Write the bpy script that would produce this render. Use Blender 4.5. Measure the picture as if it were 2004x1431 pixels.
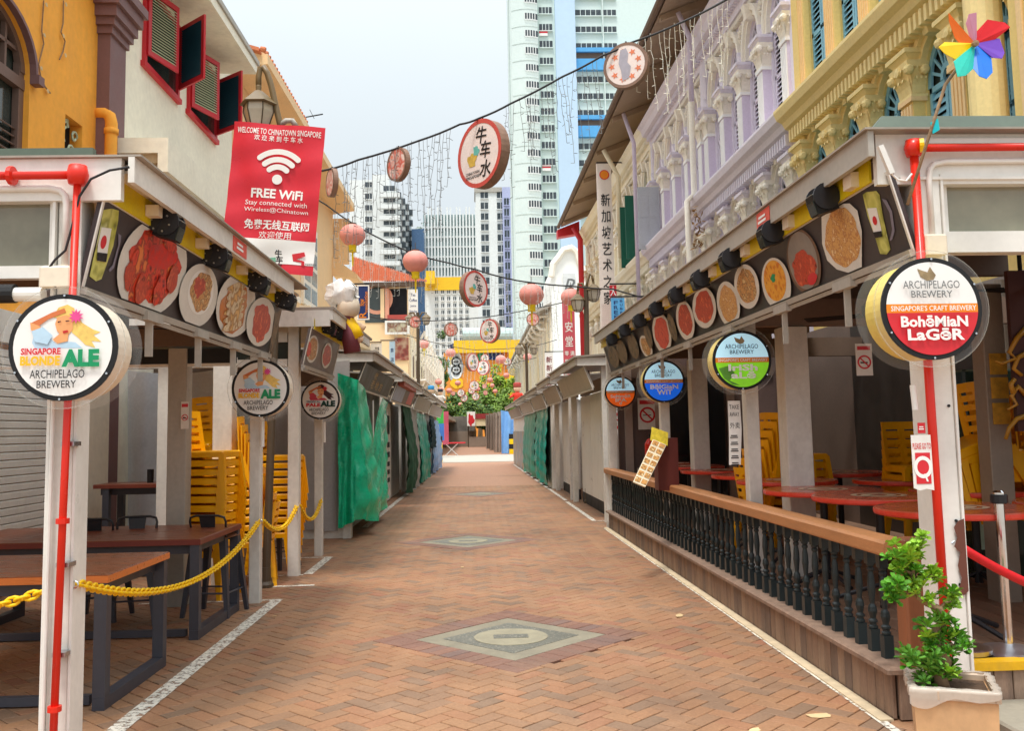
import bpy, math, random
import numpy as np
from mathutils import Vector, Matrix
random.seed(11)
for o in list(bpy.data.objects): bpy.data.objects.remove(o)
SC = bpy.context.scene
COL = SC.collection
PI = math.pi

# ------------------------------------------------------------------ camera
F, CX, CY, CAMH, ROLL = 1800.0, 1002.0, 675.0, 1.52, 0.0157
_d = Vector(((931-CX)/F, (845-CY)/F, 1.0)).normalized()
_u = Vector((-math.sin(ROLL), -math.cos(ROLL), 0.0)); _u = (_u-_d*_u.dot(_d)).normalized()
_x = _d.cross(_u)
cam_data = bpy.data.cameras.new('camera'); cam = bpy.data.objects.new('camera', cam_data); COL.objects.link(cam)
cam_data.sensor_fit = 'HORIZONTAL'; cam_data.sensor_width = 36.0; cam_data.lens = F/2004.0*36.0
cam_data.shift_y = -(715.5-CY)/2004.0
cam_data.clip_start = 0.05; cam_data.clip_end = 3000
Rm = Matrix(((_x.x, -_x.y, -_x.z), (_d.x, -_d.y, -_d.z), (_u.x, -_u.y, -_u.z)))
cam.matrix_world = Matrix.Translation((0, 0, CAMH)) @ Rm.to_4x4()
SC.camera = cam

# ------------------------------------------------------------------ sky, sun, exposure (bright overcast)
SUN_EL, SUN_AZ = math.radians(70), math.radians(200)      # azimuth clockwise from +Y
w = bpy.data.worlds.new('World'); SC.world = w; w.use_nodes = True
nt = w.node_tree; N = nt.nodes; N.clear()
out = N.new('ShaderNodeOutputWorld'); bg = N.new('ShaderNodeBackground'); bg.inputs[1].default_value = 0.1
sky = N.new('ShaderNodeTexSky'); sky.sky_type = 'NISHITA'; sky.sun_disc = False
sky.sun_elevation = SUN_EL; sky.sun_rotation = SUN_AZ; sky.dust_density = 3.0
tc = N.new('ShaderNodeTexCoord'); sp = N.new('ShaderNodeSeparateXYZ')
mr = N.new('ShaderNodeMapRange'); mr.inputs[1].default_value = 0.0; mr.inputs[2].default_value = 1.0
mr.inputs[3].default_value = 4.7; mr.inputs[4].default_value = 18.5  # steep rise to an unseen bright zenith, shaped to light the street
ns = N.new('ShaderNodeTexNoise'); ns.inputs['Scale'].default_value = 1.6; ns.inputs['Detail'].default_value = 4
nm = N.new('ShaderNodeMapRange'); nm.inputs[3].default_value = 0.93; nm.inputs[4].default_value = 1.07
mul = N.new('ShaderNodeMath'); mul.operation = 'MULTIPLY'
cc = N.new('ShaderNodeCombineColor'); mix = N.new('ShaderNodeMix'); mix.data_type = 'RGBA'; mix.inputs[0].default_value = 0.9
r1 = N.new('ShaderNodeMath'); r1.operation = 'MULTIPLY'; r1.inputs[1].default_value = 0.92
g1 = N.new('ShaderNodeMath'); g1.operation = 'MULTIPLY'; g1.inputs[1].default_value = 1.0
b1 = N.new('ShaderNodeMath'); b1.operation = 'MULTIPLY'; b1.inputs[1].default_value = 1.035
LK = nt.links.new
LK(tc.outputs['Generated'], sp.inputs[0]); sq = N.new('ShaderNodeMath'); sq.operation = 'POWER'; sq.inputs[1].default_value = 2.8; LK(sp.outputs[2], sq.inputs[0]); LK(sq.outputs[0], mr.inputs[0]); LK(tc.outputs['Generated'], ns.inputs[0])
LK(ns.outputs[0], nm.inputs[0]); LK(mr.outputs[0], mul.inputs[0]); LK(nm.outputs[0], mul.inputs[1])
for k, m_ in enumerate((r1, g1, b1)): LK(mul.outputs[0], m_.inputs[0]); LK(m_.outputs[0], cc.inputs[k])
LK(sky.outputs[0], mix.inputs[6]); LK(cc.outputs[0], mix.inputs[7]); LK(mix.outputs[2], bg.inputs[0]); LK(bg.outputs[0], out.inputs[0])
sun_d = bpy.data.lights.new('sun', 'SUN'); sun_d.energy = 1.5; sun_d.angle = math.radians(10); sun_d.color = (1.0, 0.96, 0.9)
sun = bpy.data.objects.new('sun', sun_d); COL.objects.link(sun)
_sv = Vector((math.sin(SUN_AZ)*math.cos(SUN_EL), math.cos(SUN_AZ)*math.cos(SUN_EL), math.sin(SUN_EL)))
sun.rotation_euler = (-_sv).to_track_quat('-Z', 'Y').to_euler(); sun.location = (0, 0, 30)
SC.view_settings.view_transform = 'Standard'; SC.view_settings.look = 'None'
SC.view_settings.exposure = 0.84; SC.view_settings.gamma = 1.0; SC.view_settings.use_curve_mapping = False
SC.render.engine = 'CYCLES'
SC.cycles.use_denoising = True; SC.cycles.max_bounces = 7; SC.cycles.diffuse_bounces = 4
SC.cycles.transparent_max_bounces = 12; SC.cycles.caustics_reflective = False; SC.cycles.caustics_refractive = False

# ------------------------------------------------------------------ from photograph to place
LA, RA = -0.01, 0.01            # the two stall rows are not quite parallel: yaw of the left and the right row
def rz(a, p):
    c, s = math.cos(a), math.sin(a)
    return Vector((c*p[0]-s*p[1], s*p[0]+c*p[1], p[2]))
def ray(px, py, a=0):
    v = Vector(((px-CX)/F, (py-CY)/F, 1.0))
    return rz(-a, Vector((_x.dot(v), _d.dot(v), _u.dot(v))))
C0 = Vector((0, 0, CAMH))
def gp(px, py, z=0.0, a=0):
    r = ray(px, py, a); return C0+r*((z-CAMH)/r.z)
def dp(px, py, y, a=0):
    r = ray(px, py, a); return C0+r*(y/r.y)
def xp(px, py, x, a=0):
    r = ray(px, py, a); return C0+r*(x/r.x)

# ------------------------------------------------------------------ materials
MATS = {}
def mat(name, col, rough=0.6, var=0.10, scale=2.0, bump=0.0, bscale=60.0, metal=0.0, dirt=0.0, dirtcol=(0.12, 0.10, 0.08),
        fine=0.05, coord='pos', spec=0.5, stretch=None, emit=0.0, alpha=1.0, trans=0.0, ior=1.45, sheen=0.0, subs=0.0, rvar=0.12):
    if name in MATS: return MATS[name]
    m = bpy.data.materials.new(name); m.use_nodes = True; t = m.node_tree; n = t.nodes; lk = t.links.new
    b = n['Principled BSDF']
    if coord == 'pos': g = n.new('ShaderNodeNewGeometry'); vec = g.outputs['Position']
    else: g = n.new('ShaderNodeTexCoord'); vec = g.outputs['Object']
    if stretch:
        mp = n.new('ShaderNodeMapping'); mp.inputs['Scale'].default_value = stretch; lk(vec, mp.inputs[0]); vec = mp.outputs[0]
    nz = n.new('ShaderNodeTexNoise'); nz.inputs['Scale'].default_value = scale; nz.inputs['Detail'].default_value = 5; nz.inputs['Roughness'].default_value = .6
    lk(vec, nz.inputs[0])
    mp1 = n.new('ShaderNodeMapRange'); mp1.inputs[1].default_value = .3; mp1.inputs[2].default_value = .7
    mp1.inputs[3].default_value = 1-var; mp1.inputs[4].default_value = 1+var; lk(nz.outputs[0], mp1.inputs[0])
    nf = n.new('ShaderNodeTexNoise'); nf.inputs['Scale'].default_value = scale*14; nf.inputs['Detail'].default_value = 3; lk(vec, nf.inputs[0])
    mp2 = n.new('ShaderNodeMapRange'); mp2.inputs[1].default_value = .3; mp2.inputs[2].default_value = .7
    mp2.inputs[3].default_value = 1-fine; mp2.inputs[4].default_value = 1+fine; lk(nf.outputs[0], mp2.inputs[0])
    mm = n.new('ShaderNodeMath'); mm.operation = 'MULTIPLY'; lk(mp1.outputs[0], mm.inputs[0]); lk(mp2.outputs[0], mm.inputs[1])
    vm = n.new('ShaderNodeVectorMath'); vm.operation = 'SCALE'; vm.inputs[0].default_value = col[:3]; lk(mm.outputs[0], vm.inputs['Scale'])
    colout = vm.outputs[0]
    if dirt > 0:
        nd = n.new('ShaderNodeTexNoise'); nd.inputs['Scale'].default_value = scale*1.7; nd.inputs['Detail'].default_value = 8; nd.inputs['Roughness'].default_value = .72
        md = n.new('ShaderNodeMapping'); md.inputs['Location'].default_value = (7.3, 1.9, 4.1); md.inputs['Scale'].default_value = (1, 1, .45); lk(vec, md.inputs[0]); lk(md.outputs[0], nd.inputs[0])
        rd = n.new('ShaderNodeMapRange'); rd.inputs[1].default_value = .5; rd.inputs[2].default_value = .78; rd.inputs[3].default_value = 0; rd.inputs[4].default_value = dirt
        lk(nd.outputs[0], rd.inputs[0])
        mx = n.new('ShaderNodeMix'); mx.data_type = 'RGBA'; lk(rd.outputs[0], mx.inputs[0]); lk(colout, mx.inputs[6]); mx.inputs[7].default_value = (*dirtcol, 1)
        colout = mx.outputs[2]
    lk(colout, b.inputs['Base Color'])
    mr_ = n.new('ShaderNodeMapRange'); mr_.inputs[1].default_value = .3; mr_.inputs[2].default_value = .7
    mr_.inputs[3].default_value = max(.02, rough-rvar); mr_.inputs[4].default_value = min(1, rough+rvar); lk(nz.outputs[0], mr_.inputs[0]); lk(mr_.outputs[0], b.inputs['Roughness'])
    b.inputs['Metallic'].default_value = metal; b.inputs['Specular IOR Level'].default_value = spec; b.inputs['IOR'].default_value = ior
    if bump > 0:
        nb = n.new('ShaderNodeTexNoise'); nb.inputs['Scale'].default_value = bscale; nb.inputs['Detail'].default_value = 4; lk(vec, nb.inputs[0])
        bp = n.new('ShaderNodeBump'); bp.inputs['Strength'].default_value = bump; bp.inputs['Distance'].default_value = .02; lk(nb.outputs[0], bp.inputs['Height']); lk(bp.outputs[0], b.inputs['Normal'])
    if emit: lk(colout, b.inputs['Emission Color']); b.inputs['Emission Strength'].default_value = emit
    if trans: b.inputs['Transmission Weight'].default_value = trans
    if alpha < 1: b.inputs['Alpha'].default_value = alpha
    if subs: b.inputs['Subsurface Weight'].default_value = subs
    MATS[name] = m; m.diffuse_color = (*col[:3], 1)
    return m
def s2l(r, g, b):
    f = lambda c: ((c/255)/12.92 if c/255 <= .04045 else ((c/255+.055)/1.055)**2.4)
    return (f(r), f(g), f(b))
def paint(name, r, g, b, **k): return mat(name, s2l(r, g, b), **k)

# ------------------------------------------------------------------ mesh builder
BASE = {}
def plane_m(o, xd, yd):
    x = Vector(xd).normalized(); y = Vector(yd); y = (y-x*y.dot(x)).normalized(); z = x.cross(y)
    return Matrix(((x.x, y.x, z.x, o[0]), (x.y, y.y, z.y, o[1]), (x.z, y.z, z.z, o[2]), (0, 0, 0, 1)))
_TX = {}
def text_geo(body, bold=0.0, shear=0.0, spacing=1.0):
    k = (body, bold, shear, spacing)
    if k in _TX: return _TX[k]
    cu = bpy.data.curves.new('t', 'FONT'); cu.body = body; cu.offset = bold; cu.shear = shear; cu.space_character = spacing; cu.resolution_u = 2
    cu.align_x = 'CENTER'; ob = bpy.data.objects.new('t', cu)
    me = ob.to_mesh(); me.calc_loop_triangles()
    vs = [v.co.copy() for v in me.vertices]; fs = [tuple(t.vertices) for t in me.loop_triangles]
    ob.to_mesh_clear(); bpy.data.objects.remove(ob); bpy.data.curves.remove(cu)
    if not vs: vs = [Vector((0, 0, 0))]; fs = []
    x0 = min(v.x for v in vs); x1 = max(v.x for v in vs); y0 = min(v.y for v in vs); y1 = max(v.y for v in vs)
    c = Vector(((x0+x1)/2, (y0+y1)/2, 0)); vs = [v-c for v in vs]
    _TX[k] = (vs, fs, max(1e-6, x1-x0), max(1e-6, y1-y0)); return _TX[k]

class MB:
    def __init__(s): s.v = []; s.f = []; s.m = []; s.mi = 0
    def av(s, p): s.v.append((p[0], p[1], p[2])); return len(s.v)-1
    def poly(s, pts):
        i = [s.av(p) for p in pts]; s.f.append(tuple(i)); s.m.append(s.mi); return s
    def raw(s, vs, fs, M=None):
        o = len(s.v)
        for p in vs:
            q = M @ Vector(p) if M else p; s.v.append((q[0], q[1], q[2]))
        for f in fs: s.f.append(tuple(i+o for i in f)); s.m.append(s.mi)
        return s
    def hexa(s, p):   # 8 points: bottom 0-3 ccw, top 4-7
        o = len(s.v)
        for q in p: s.av(q)
        for f in ((3, 2, 1, 0), (4, 5, 6, 7), (0, 1, 5, 4), (1, 2, 6, 5), (2, 3, 7, 6), (3, 0, 4, 7)):
            s.f.append(tuple(i+o for i in f)); s.m.append(s.mi)
        return s
    def box(s, x0, x1, y0, y1, z0, z1, M=None):
        x0, x1 = min(x0, x1), max(x0, x1); y0, y1 = min(y0, y1), max(y0, y1); z0, z1 = min(z0, z1), max(z0, z1)
        p = [Vector(q) for q in ((x0, y0, z0), (x1, y0, z0), (x1, y1, z0), (x0, y1, z0), (x0, y0, z1), (x1, y0, z1), (x1, y1, z1), (x0, y1, z1))]
        return s.hexa([M @ q for q in p] if M else p)
    def bbox(s, x0, x1, y0, y1, z0, z1, c=.01, M=None):   # box with chamfered vertical edges and top
        x0, x1 = min(x0, x1), max(x0, x1); y0, y1 = min(y0, y1), max(y0, y1)
        def ring(e, z): return [(x0+e+c, y0+e, z), (x1-e-c, y0+e, z), (x1-e, y0+e+c, z), (x1-e, y1-e-c, z), (x1-e-c, y1-e, z), (x0+e+c, y1-e, z), (x0+e, y1-e-c, z), (x0+e, y0+e+c, z)]
        rs = [ring(0, z0), ring(0, z1-c), ring(c, z1)]; o = len(s.v)
        for r in rs:
            for q in r: s.av(M @ Vector(q) if M else q)
        for k in range(2):
            for i in range(8): s.f.append((o+k*8+i, o+k*8+(i+1) % 8, o+k*8+8+(i+1) % 8, o+k*8+8+i)); s.m.append(s.mi)
        s.f.append(tuple(o+16+i for i in range(8))); s.m.append(s.mi)
        s.f.append(tuple(o+i for i in reversed(range(8)))); s.m.append(s.mi); return s
    def cyl(s, a, b, r, r2=None, n=12, caps=True):
        a = Vector(a); b = Vector(b); r2 = r if r2 is None else r2; d = (b-a)
        if d.length < 1e-9: return s
        d.normalize(); e = d.orthogonal().normalized(); g = d.cross(e); o = len(s.v)
        for c, rr in ((a, r), (b, r2)):
            for i in range(n):
                t = 2*PI*i/n; s.av(c+(e*math.cos(t)+g*math.sin(t))*rr)
        for i in range(n): s.f.append((o+i, o+(i+1) % n, o+n+(i+1) % n, o+n+i)); s.m.append(s.mi)
        if caps:
            s.f.append(tuple(o+i for i in reversed(range(n)))); s.m.append(s.mi)
            s.f.append(tuple(o+n+i for i in range(n))); s.m.append(s.mi)
        return s
    def tube(s, path, r, n=8, closed=False):
        P = [Vector(p) for p in path]; o = len(s.v); L = len(P); prev = None
        for i, p in enumerate(P):
            if closed: t = P[(i+1) % L]-P[i-1]
            else: t = P[min(i+1, L-1)]-P[max(i-1, 0)]
            t.normalize()
            e = t.orthogonal().normalized() if prev is None else (prev-t*prev.dot(t)).normalized()
            prev = e; g = t.cross(e); rr = r[i] if isinstance(r, (list, tuple)) else r
            for k in range(n):
                q = 2*PI*k/n; s.av(p+(e*math.cos(q)+g*math.sin(q))*rr)
        for i in range(L if closed else L-1):
            j = (i+1) % L
            for k in range(n): s.f.append((o+i*n+k, o+i*n+(k+1) % n, o+j*n+(k+1) % n, o+j*n+k)); s.m.append(s.mi)
        if not closed:
            s.f.append(tuple(o+k for k in reversed(range(n)))); s.m.append(s.mi)
            s.f.append(tuple(o+(L-1)*n+k for k in range(n))); s.m.append(s.mi)
        return s
    def lathe(s, prof, c=(0, 0, 0), n=12, M=None, sq=None):   # prof (r, z); sq: superellipse squareness
        o = len(s.v); c = Vector(c)
        for r, z in prof:
            for k in range(n):
                t = 2*PI*k/n; p = Vector((r*math.cos(t), r*math.sin(t), z)); p = M @ p if M else p; s.av(c+p)
        for i in range(len(prof)-1):
            for k in range(n): s.f.append((o+i*n+k, o+i*n+(k+1) % n, o+(i+1)*n+(k+1) % n, o+(i+1)*n+k)); s.m.append(s.mi)
        s.f.append(tuple(o+k for k in reversed(range(n)))); s.m.append(s.mi)
        e = o+(len(prof)-1)*n; s.f.append(tuple(e+k for k in range(n))); s.m.append(s.mi); return s
    def prism(s, pts, M, d):    # 2D polygon in plane M, extruded by d along plane normal (local z from 0 to d)
        o = len(s.v); n = len(pts)
        for z in (0, d):
            for x, y in pts: s.av(M @ Vector((x, y, z)))
        s.f.append(tuple(o+i for i in (reversed(range(n)) if d > 0 else range(n)))); s.m.append(s.mi)
        s.f.append(tuple(o+n+i for i in (range(n) if d > 0 else reversed(range(n))))); s.m.append(s.mi)
        for i in range(n):
            q = (o+i, o+(i+1) % n, o+n+(i+1) % n, o+n+i); s.f.append(q if d > 0 else q[::-1]); s.m.append(s.mi)
        return s
    def flat(s, pts, M, z=0.0):
        o = len(s.v)
        for x, y in pts: s.av(M @ Vector((x, y, z)))
        s.f.append(tuple(range(o, o+len(pts)))); s.m.append(s.mi); return s
    def ell(s, M, cx, cy, rx, ry, z=0.0, n=28, rot=0.0):
        return s.flat(ellpts(cx, cy, rx, ry, n, rot), M, z)
    def ring(s, M, cx, cy, r0, r1, z=0.0, n=36, asp=1.0):
        o = len(s.v)
        for k in range(n):
            t = 2*PI*k/n
            for r in (r0, r1): s.av(M @ Vector((cx+r*math.cos(t)*asp, cy+r*math.sin(t), z)))
        for k in range(n):
            j = (k+1) % n; s.f.append((o+2*k, o+2*k+1, o+2*j+1, o+2*j)); s.m.append(s.mi)
        return s
    def text(s, body, M, cx=0, cy=0, h=None, w=None, bold=0.0, z=0.0, shear=0.0, spacing=1.0, rot=0.0):
        vs, fs, tw, th = text_geo(body, bold, shear, spacing)
        sy = h/th if h else w/tw
        sx = w/tw if w else sy
        T = M @ Matrix.Translation((cx, cy, z)) @ Matrix.Rotation(rot, 4, 'Z') @ Matrix.Diagonal((sx, sy, 1, 1))
        return s.raw(vs, fs, T)
    def grid(s, fn, nu, nv):
        o = len(s.v)
        for i in range(nu+1):
            for j in range(nv+1): s.av(fn(i/nu, j/nv))
        for i in range(nu):
            for j in range(nv):
                a = o+i*(nv+1)+j; s.f.append((a, a+nv+1, a+nv+2, a+1)); s.m.append(s.mi)
        return s
    def mesh(s, name, mats, org=(0, 0, 0), smooth=False):
        me = bpy.data.meshes.new(name); ox, oy, oz = org
        me.from_pydata([(x-ox, y-oy, z-oz) for x, y, z in s.v], [], s.f)
        for m_ in (mats if isinstance(mats, (list, tuple)) else [mats]): me.materials.append(m_)
        if len(me.materials) > 1: me.polygons.foreach_set('material_index', s.m)
        if smooth: me.polygons.foreach_set('use_smooth', [True]*len(me.polygons))
        me.update(); return me
    def build(s, name, mats, parent=None, base=None, a=0.0, smooth=False):
        if parent is not None:
            b = BASE.get(parent.name, Vector((0, 0, 0)))
            ob = bpy.data.objects.new(name, s.mesh(name, mats, b, smooth)); COL.objects.link(ob); ob.parent = parent; BASE[ob.name] = b
        else:
            b = Vector(base if base is not None else (0, 0, 0))
            ob = bpy.data.objects.new(name, s.mesh(name, mats, b, smooth)); COL.objects.link(ob)
            ob.location = rz(a, b); ob.rotation_euler = (0, 0, a); BASE[ob.name] = b
        return ob
def ellpts(cx, cy, rx, ry, n=28, rot=0.0):
    c, s_ = math.cos(rot), math.sin(rot); out_ = []
    for k in range(n):
        t = 2*PI*k/n; x = rx*math.cos(t); y = ry*math.sin(t); out_.append((cx+c*x-s_*y, cy+s_*x+c*y))
    return out_
def tag(o, label=None, cat=None, group=None, kind=None):
    if label: o['label'] = label
    if cat: o['category'] = cat
    if group: o['group'] = group
    if kind: o['kind'] = kind
    return o
def thing(name, label, cat, base=(0, 0, 0), a=0.0, rot=0.0, group=None):
    o = bpy.data.objects.new(name, None); COL.objects.link(o); o.empty_display_size = .1
    o.location = rz(a, base); o.rotation_euler = (0, 0, a+rot); BASE[o.name] = Vector(base)
    return tag(o, label, cat, group)
def inst(name, me, parent, loc, rot=(0, 0, 0), sc=None):
    o = bpy.data.objects.new(name, me); COL.objects.link(o); o.parent = parent
    b = BASE.get(parent.name, Vector((0, 0, 0))); o.location = Vector(loc)-b; o.rotation_euler = rot
    if sc: o.scale = sc
    BASE[o.name] = Vector((0, 0, 0)); return o
KIDS = {}
def kids(o):
    return list(o.children)
def copy_tree(src, parent=None, loc=None, a=0.0, rot=None, label=None, group=None, sc=None):
    c = src.copy(); COL.objects.link(c)
    if parent is not None: c.parent = parent
    if loc is not None: c.location = rz(a, loc)
    if rot is not None: c.rotation_euler = (rot[0], rot[1], rot[2]+a) if isinstance(rot, (tuple, list)) else (0, 0, rot+a)
    if sc: c.scale = (sc, sc, sc)
    if label: c['label'] = label
    if group: c['group'] = group
    for ch in TREE.get(src.name, []):
        copy_tree(ch, c)
    return c
TREE = {}
def seal(o):     # remember the children of a prototype once (children lookups are slow)
    TREE[o.name] = list(o.children)
    for ch in TREE[o.name]: seal(ch)
    return o
ORD = ['first', 'second', 'third', 'fourth', 'fifth', 'sixth', 'seventh', 'eighth', 'ninth', 'tenth', 'eleventh', 'twelfth', 'thirteenth', 'fourteenth', 'fifteenth', 'sixteenth', 'seventeenth', 'eighteenth']
YX = lambda o, s=1: plane_m(o, (1, 0, 0), (0, 0, 1))           # faces -Y (towards camera)
# ------------------------------------------------------------------ palette
white = paint('white_paint', 226, 222, 214, rough=.45, var=.06, dirt=.42, dirtcol=(.28, .24, .19), scale=1.6)
white2 = paint('white_enamel', 234, 231, 224, rough=.38, var=.05, fine=.03, dirt=.24, dirtcol=(.3, .26, .2))
greypaint = paint('grey_paint', 176, 170, 160, rough=.5, var=.08, dirt=.25)
taupe = paint('taupe_paint', 150, 136, 122, rough=.55, var=.08, dirt=.2)
brownbeam = paint('brown_beam', 112, 92, 78, rough=.65, var=.12)
darkroof = paint('dark_green_metal', 92, 104, 90, rough=.5, var=.1, dirt=.2)
greyroof = paint('weathered_roof_metal', 164, 154, 142, rough=.55, var=.15, dirt=.35)
redpipe = paint('red_enamel', 222, 44, 26, rough=.32, var=.06, fine=.02)
black = paint('black_metal', 38, 38, 42, rough=.42, var=.1)
blackm = paint('black_matte', 22, 22, 24, rough=.6, var=.1)
charcoal = paint('charcoal_metal', 66, 66, 74, rough=.45, var=.08)
glassdark = paint('dark_glass', 60, 66, 62, rough=.08, var=.15, spec=.8, rvar=.03)
chrome = mat('chrome', (.72, .72, .74), rough=.14, var=.03, metal=1.0, rvar=.05)
steel = mat('brushed_steel', (.5, .5, .52), rough=.35, var=.08, metal=1.0)
bronze = paint('bronze_lamp_paint', 118, 98, 66, rough=.45, var=.12, dirt=.2)
bronzedk = paint('dark_bronze_paint', 84, 70, 54, rough=.5, var=.12)
yellowp = paint('yellow_plastic', 250, 178, 0, rough=.38, var=.05, fine=.02, dirt=.05)
yellowchain = paint('yellow_chain_plastic', 250, 200, 6, rough=.4, var=.04, fine=.02)
yellowstrip = paint('yellow_print', 238, 214, 30, rough=.45, var=.10, scale=6)
greenprint = paint('green_print', 150, 180, 40, rough=.45, var=.10)
cream = paint('cream_plaster', 246, 240, 220, rough=.8, var=.06, bump=.08, dirt=.3, dirtcol=(.42, .37, .28), scale=.8)
orange = paint('orange_plaster', 248, 172, 62, rough=.8, var=.07, bump=.08, dirt=.3, dirtcol=(.45, .22, .06), scale=.9)
plum = paint('plum_paint', 124, 90, 88, rough=.6, var=.06, dirt=.1)
brownwin = paint('brown_window_paint', 116, 92, 82, rough=.55, var=.08)
redpaint = paint('red_window_paint', 200, 40, 50, rough=.45, var=.06)
tealslat = paint('teal_slat_paint', 34, 74, 92, rough=.5, var=.08)
paleslat = paint('pale_sage_slat_paint', 196, 204, 172, rough=.5, var=.06)
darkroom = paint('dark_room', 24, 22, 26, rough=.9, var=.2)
wood_top = mat('varnished_table_wood', s2l(150, 84, 48), rough=.3, var=.18, scale=5, stretch=(1, 6, 6), fine=.1, bump=.03)
wood_edge = mat('orange_wood_edge', s2l(214, 118, 50), rough=.35, var=.12, scale=6, stretch=(1, 6, 6))
wood_dk = mat('red_brown_wood', s2l(122, 66, 44), rough=.34, var=.15, scale=5, stretch=(1, 6, 6))
rail_wood = mat('railing_wood', s2l(178, 122, 78), rough=.5, var=.16, scale=3, stretch=(5, .6, 5), fine=.08, bump=.05)
skirt_wood = mat('weathered_skirt_wood', s2l(142, 116, 98), rough=.7, var=.3, scale=4, stretch=(4, 4, .7), fine=.12, bump=.08, dirt=.3)
skirt_wood2 = mat('grey_skirt_wood', s2l(124, 104, 92), rough=.72, var=.2, scale=4, stretch=(4, 4, .7), fine=.12, bump=.08, dirt=.35)
skirt_wood3 = mat('pale_skirt_wood', s2l(156, 130, 110), rough=.72, var=.2, scale=4, stretch=(4, 4, .7), fine=.12, bump=.08, dirt=.25)
deck_wood = mat('deck_wood', s2l(126, 98, 78), rough=.65, var=.22, scale=3, stretch=(5, 1, 5), fine=.1, bump=.08, dirt=.3)
iron_green = paint('dark_green_turned_wood', 38, 47, 48, rough=.42, var=.14, dirt=.15, dirtcol=(.10, .13, .13))
redtable = paint('red_table_laminate', 196, 88, 62, rough=.22, var=.06, fine=.03)
redrim = paint('red_table_rim', 226, 70, 52, rough=.3, var=.04)
concrete = paint('concrete', 158, 150, 134, rough=.85, var=.14, bump=.1, dirt=.2, scale=3)
printw = paint('print_white', 244, 242, 238, rough=.4, var=.015, fine=.01)
printk = paint('print_black', 34, 32, 34, rough=.45, var=.02, fine=.01)
printr = paint('print_red', 214, 44, 54, rough=.42, var=.03, fine=.02)
printo = paint('print_orange', 240, 140, 30, rough=.42, var=.03, fine=.02)
printy = paint('print_yellow', 246, 190, 40, rough=.42, var=.03, fine=.02)
printg = paint('print_green', 20, 150, 96, rough=.42, var=.03, fine=.02)
printlg = paint('print_lime', 120, 190, 30, emit=.3, rough=.42, var=.12, scale=14, fine=.05)
printb = paint('print_blue', 16, 96, 214, emit=.3, rough=.42, var=.06, scale=10, fine=.02)
printsky = paint('print_sky', 176, 220, 238, emit=.3, rough=.42, var=.05, scale=6, fine=.02)
printlb = paint('print_light_blue', 190, 220, 240, rough=.45, var=.06)
printgrey = paint('print_grey', 110, 112, 112, rough=.5, var=.04)
printpink = paint('print_pink', 232, 80, 150, rough=.45, var=.06)
printnavy = paint('print_navy', 30, 52, 110, rough=.45, var=.05)
skin_p = paint('print_skin', 240, 168, 110, rough=.45, var=.06, scale=20)
skin_d = paint('print_skin_shade', 214, 120, 70, rough=.45, var=.06)
hair_y = paint('print_blonde', 242, 204, 110, rough=.45, var=.16, scale=40)
hair_d = paint('print_dark_hair', 70, 30, 34, rough=.45, var=.2, scale=40)
acrylic = mat('clear_acrylic', (.95, .96, .95), rough=.06, var=.01, fine=.0, alpha=.05, spec=.6, rvar=.02)
signrim_c = paint('cream_sign_box', 236, 222, 200, rough=.4, var=.04, dirt=.12)
signrim_y = paint('yellow_sign_box', 236, 212, 110, rough=.4, var=.05, dirt=.15)
boarddark = paint('menu_board_print', 74, 66, 66, rough=.4, var=.14, scale=3)
platew = paint('plate_print', 226, 222, 214, rough=.4, var=.06, scale=9)
tarp_green = paint('emerald_tarpaulin', 24, 190, 142, rough=.3, var=.2, scale=2.6, fine=.1, bump=1.0, bscale=7, dirt=.15)
tarp_teal = paint('teal_tarpaulin', 30, 158, 138, rough=.38, var=.18, scale=2, bump=.9, bscale=6, dirt=.15)
tarp_blue = paint('blue_tarpaulin', 120, 168, 220, rough=.42, var=.12, scale=2, bump=.8, bscale=6)
tarp_grey = paint('grey_tarpaulin', 172, 166, 164, rough=.6, var=.08, scale=2, bump=.1, bscale=4)
tarp_pale = paint('pale_plastic_sheet', 206, 212, 218, rough=.35, var=.06, scale=2, bump=.1, bscale=4)
net_green = paint('dark_green_netting', 44, 84, 62, rough=.85, var=.45, scale=6, fine=.3)
bannerred = paint('red_banner_vinyl', 218, 42, 58, rough=.35, var=.05, scale=3, fine=.02, bump=.15, bscale=4)
tile_or = paint('orange_roof_tile', 200, 116, 78, rough=.75, var=.16, scale=3, fine=.12, dirt=.15)
tile_dk = paint('old_brown_roof_tile', 110, 82, 66, rough=.85, var=.3, scale=4, fine=.2, dirt=.4)
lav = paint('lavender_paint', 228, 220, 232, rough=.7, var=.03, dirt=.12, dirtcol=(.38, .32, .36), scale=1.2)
lavdk = paint('deep_lavender_paint', 214, 201, 220, rough=.7, var=.04, dirt=.08, dirtcol=(.4, .34, .38))  # deeper lavender paint of pilaster shafts and some downpipes
offw = paint('off_white_stucco', 244, 236, 222, rough=.75, var=.04, dirt=.15, dirtcol=(.5, .45, .36))
ochre = paint('ochre_paint', 234, 204, 128, rough=.7, var=.04, dirt=.14, dirtcol=(.42, .3, .14))
ochre_l = paint('pale_ochre_paint', 242, 218, 154, rough=.7, var=.04, dirt=.1, dirtcol=(.45, .35, .2))
peach = paint('peach_fluting_paint', 240, 204, 150, rough=.7, var=.04)
bluewin = paint('sky_blue_window_paint', 130, 184, 206, rough=.55, var=.06)
creamf = paint('cream_facade_paint', 240, 226, 196, rough=.75, var=.04, dirt=.18, dirtcol=(.45, .36, .26))
creamf2 = paint('pale_cream_facade_paint', 246, 238, 218, rough=.75, var=.04, dirt=.15, dirtcol=(.5, .42, .32))
greenshut = paint('bottle_green_shutter', 24, 96, 78, rough=.5, var=.08)
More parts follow.
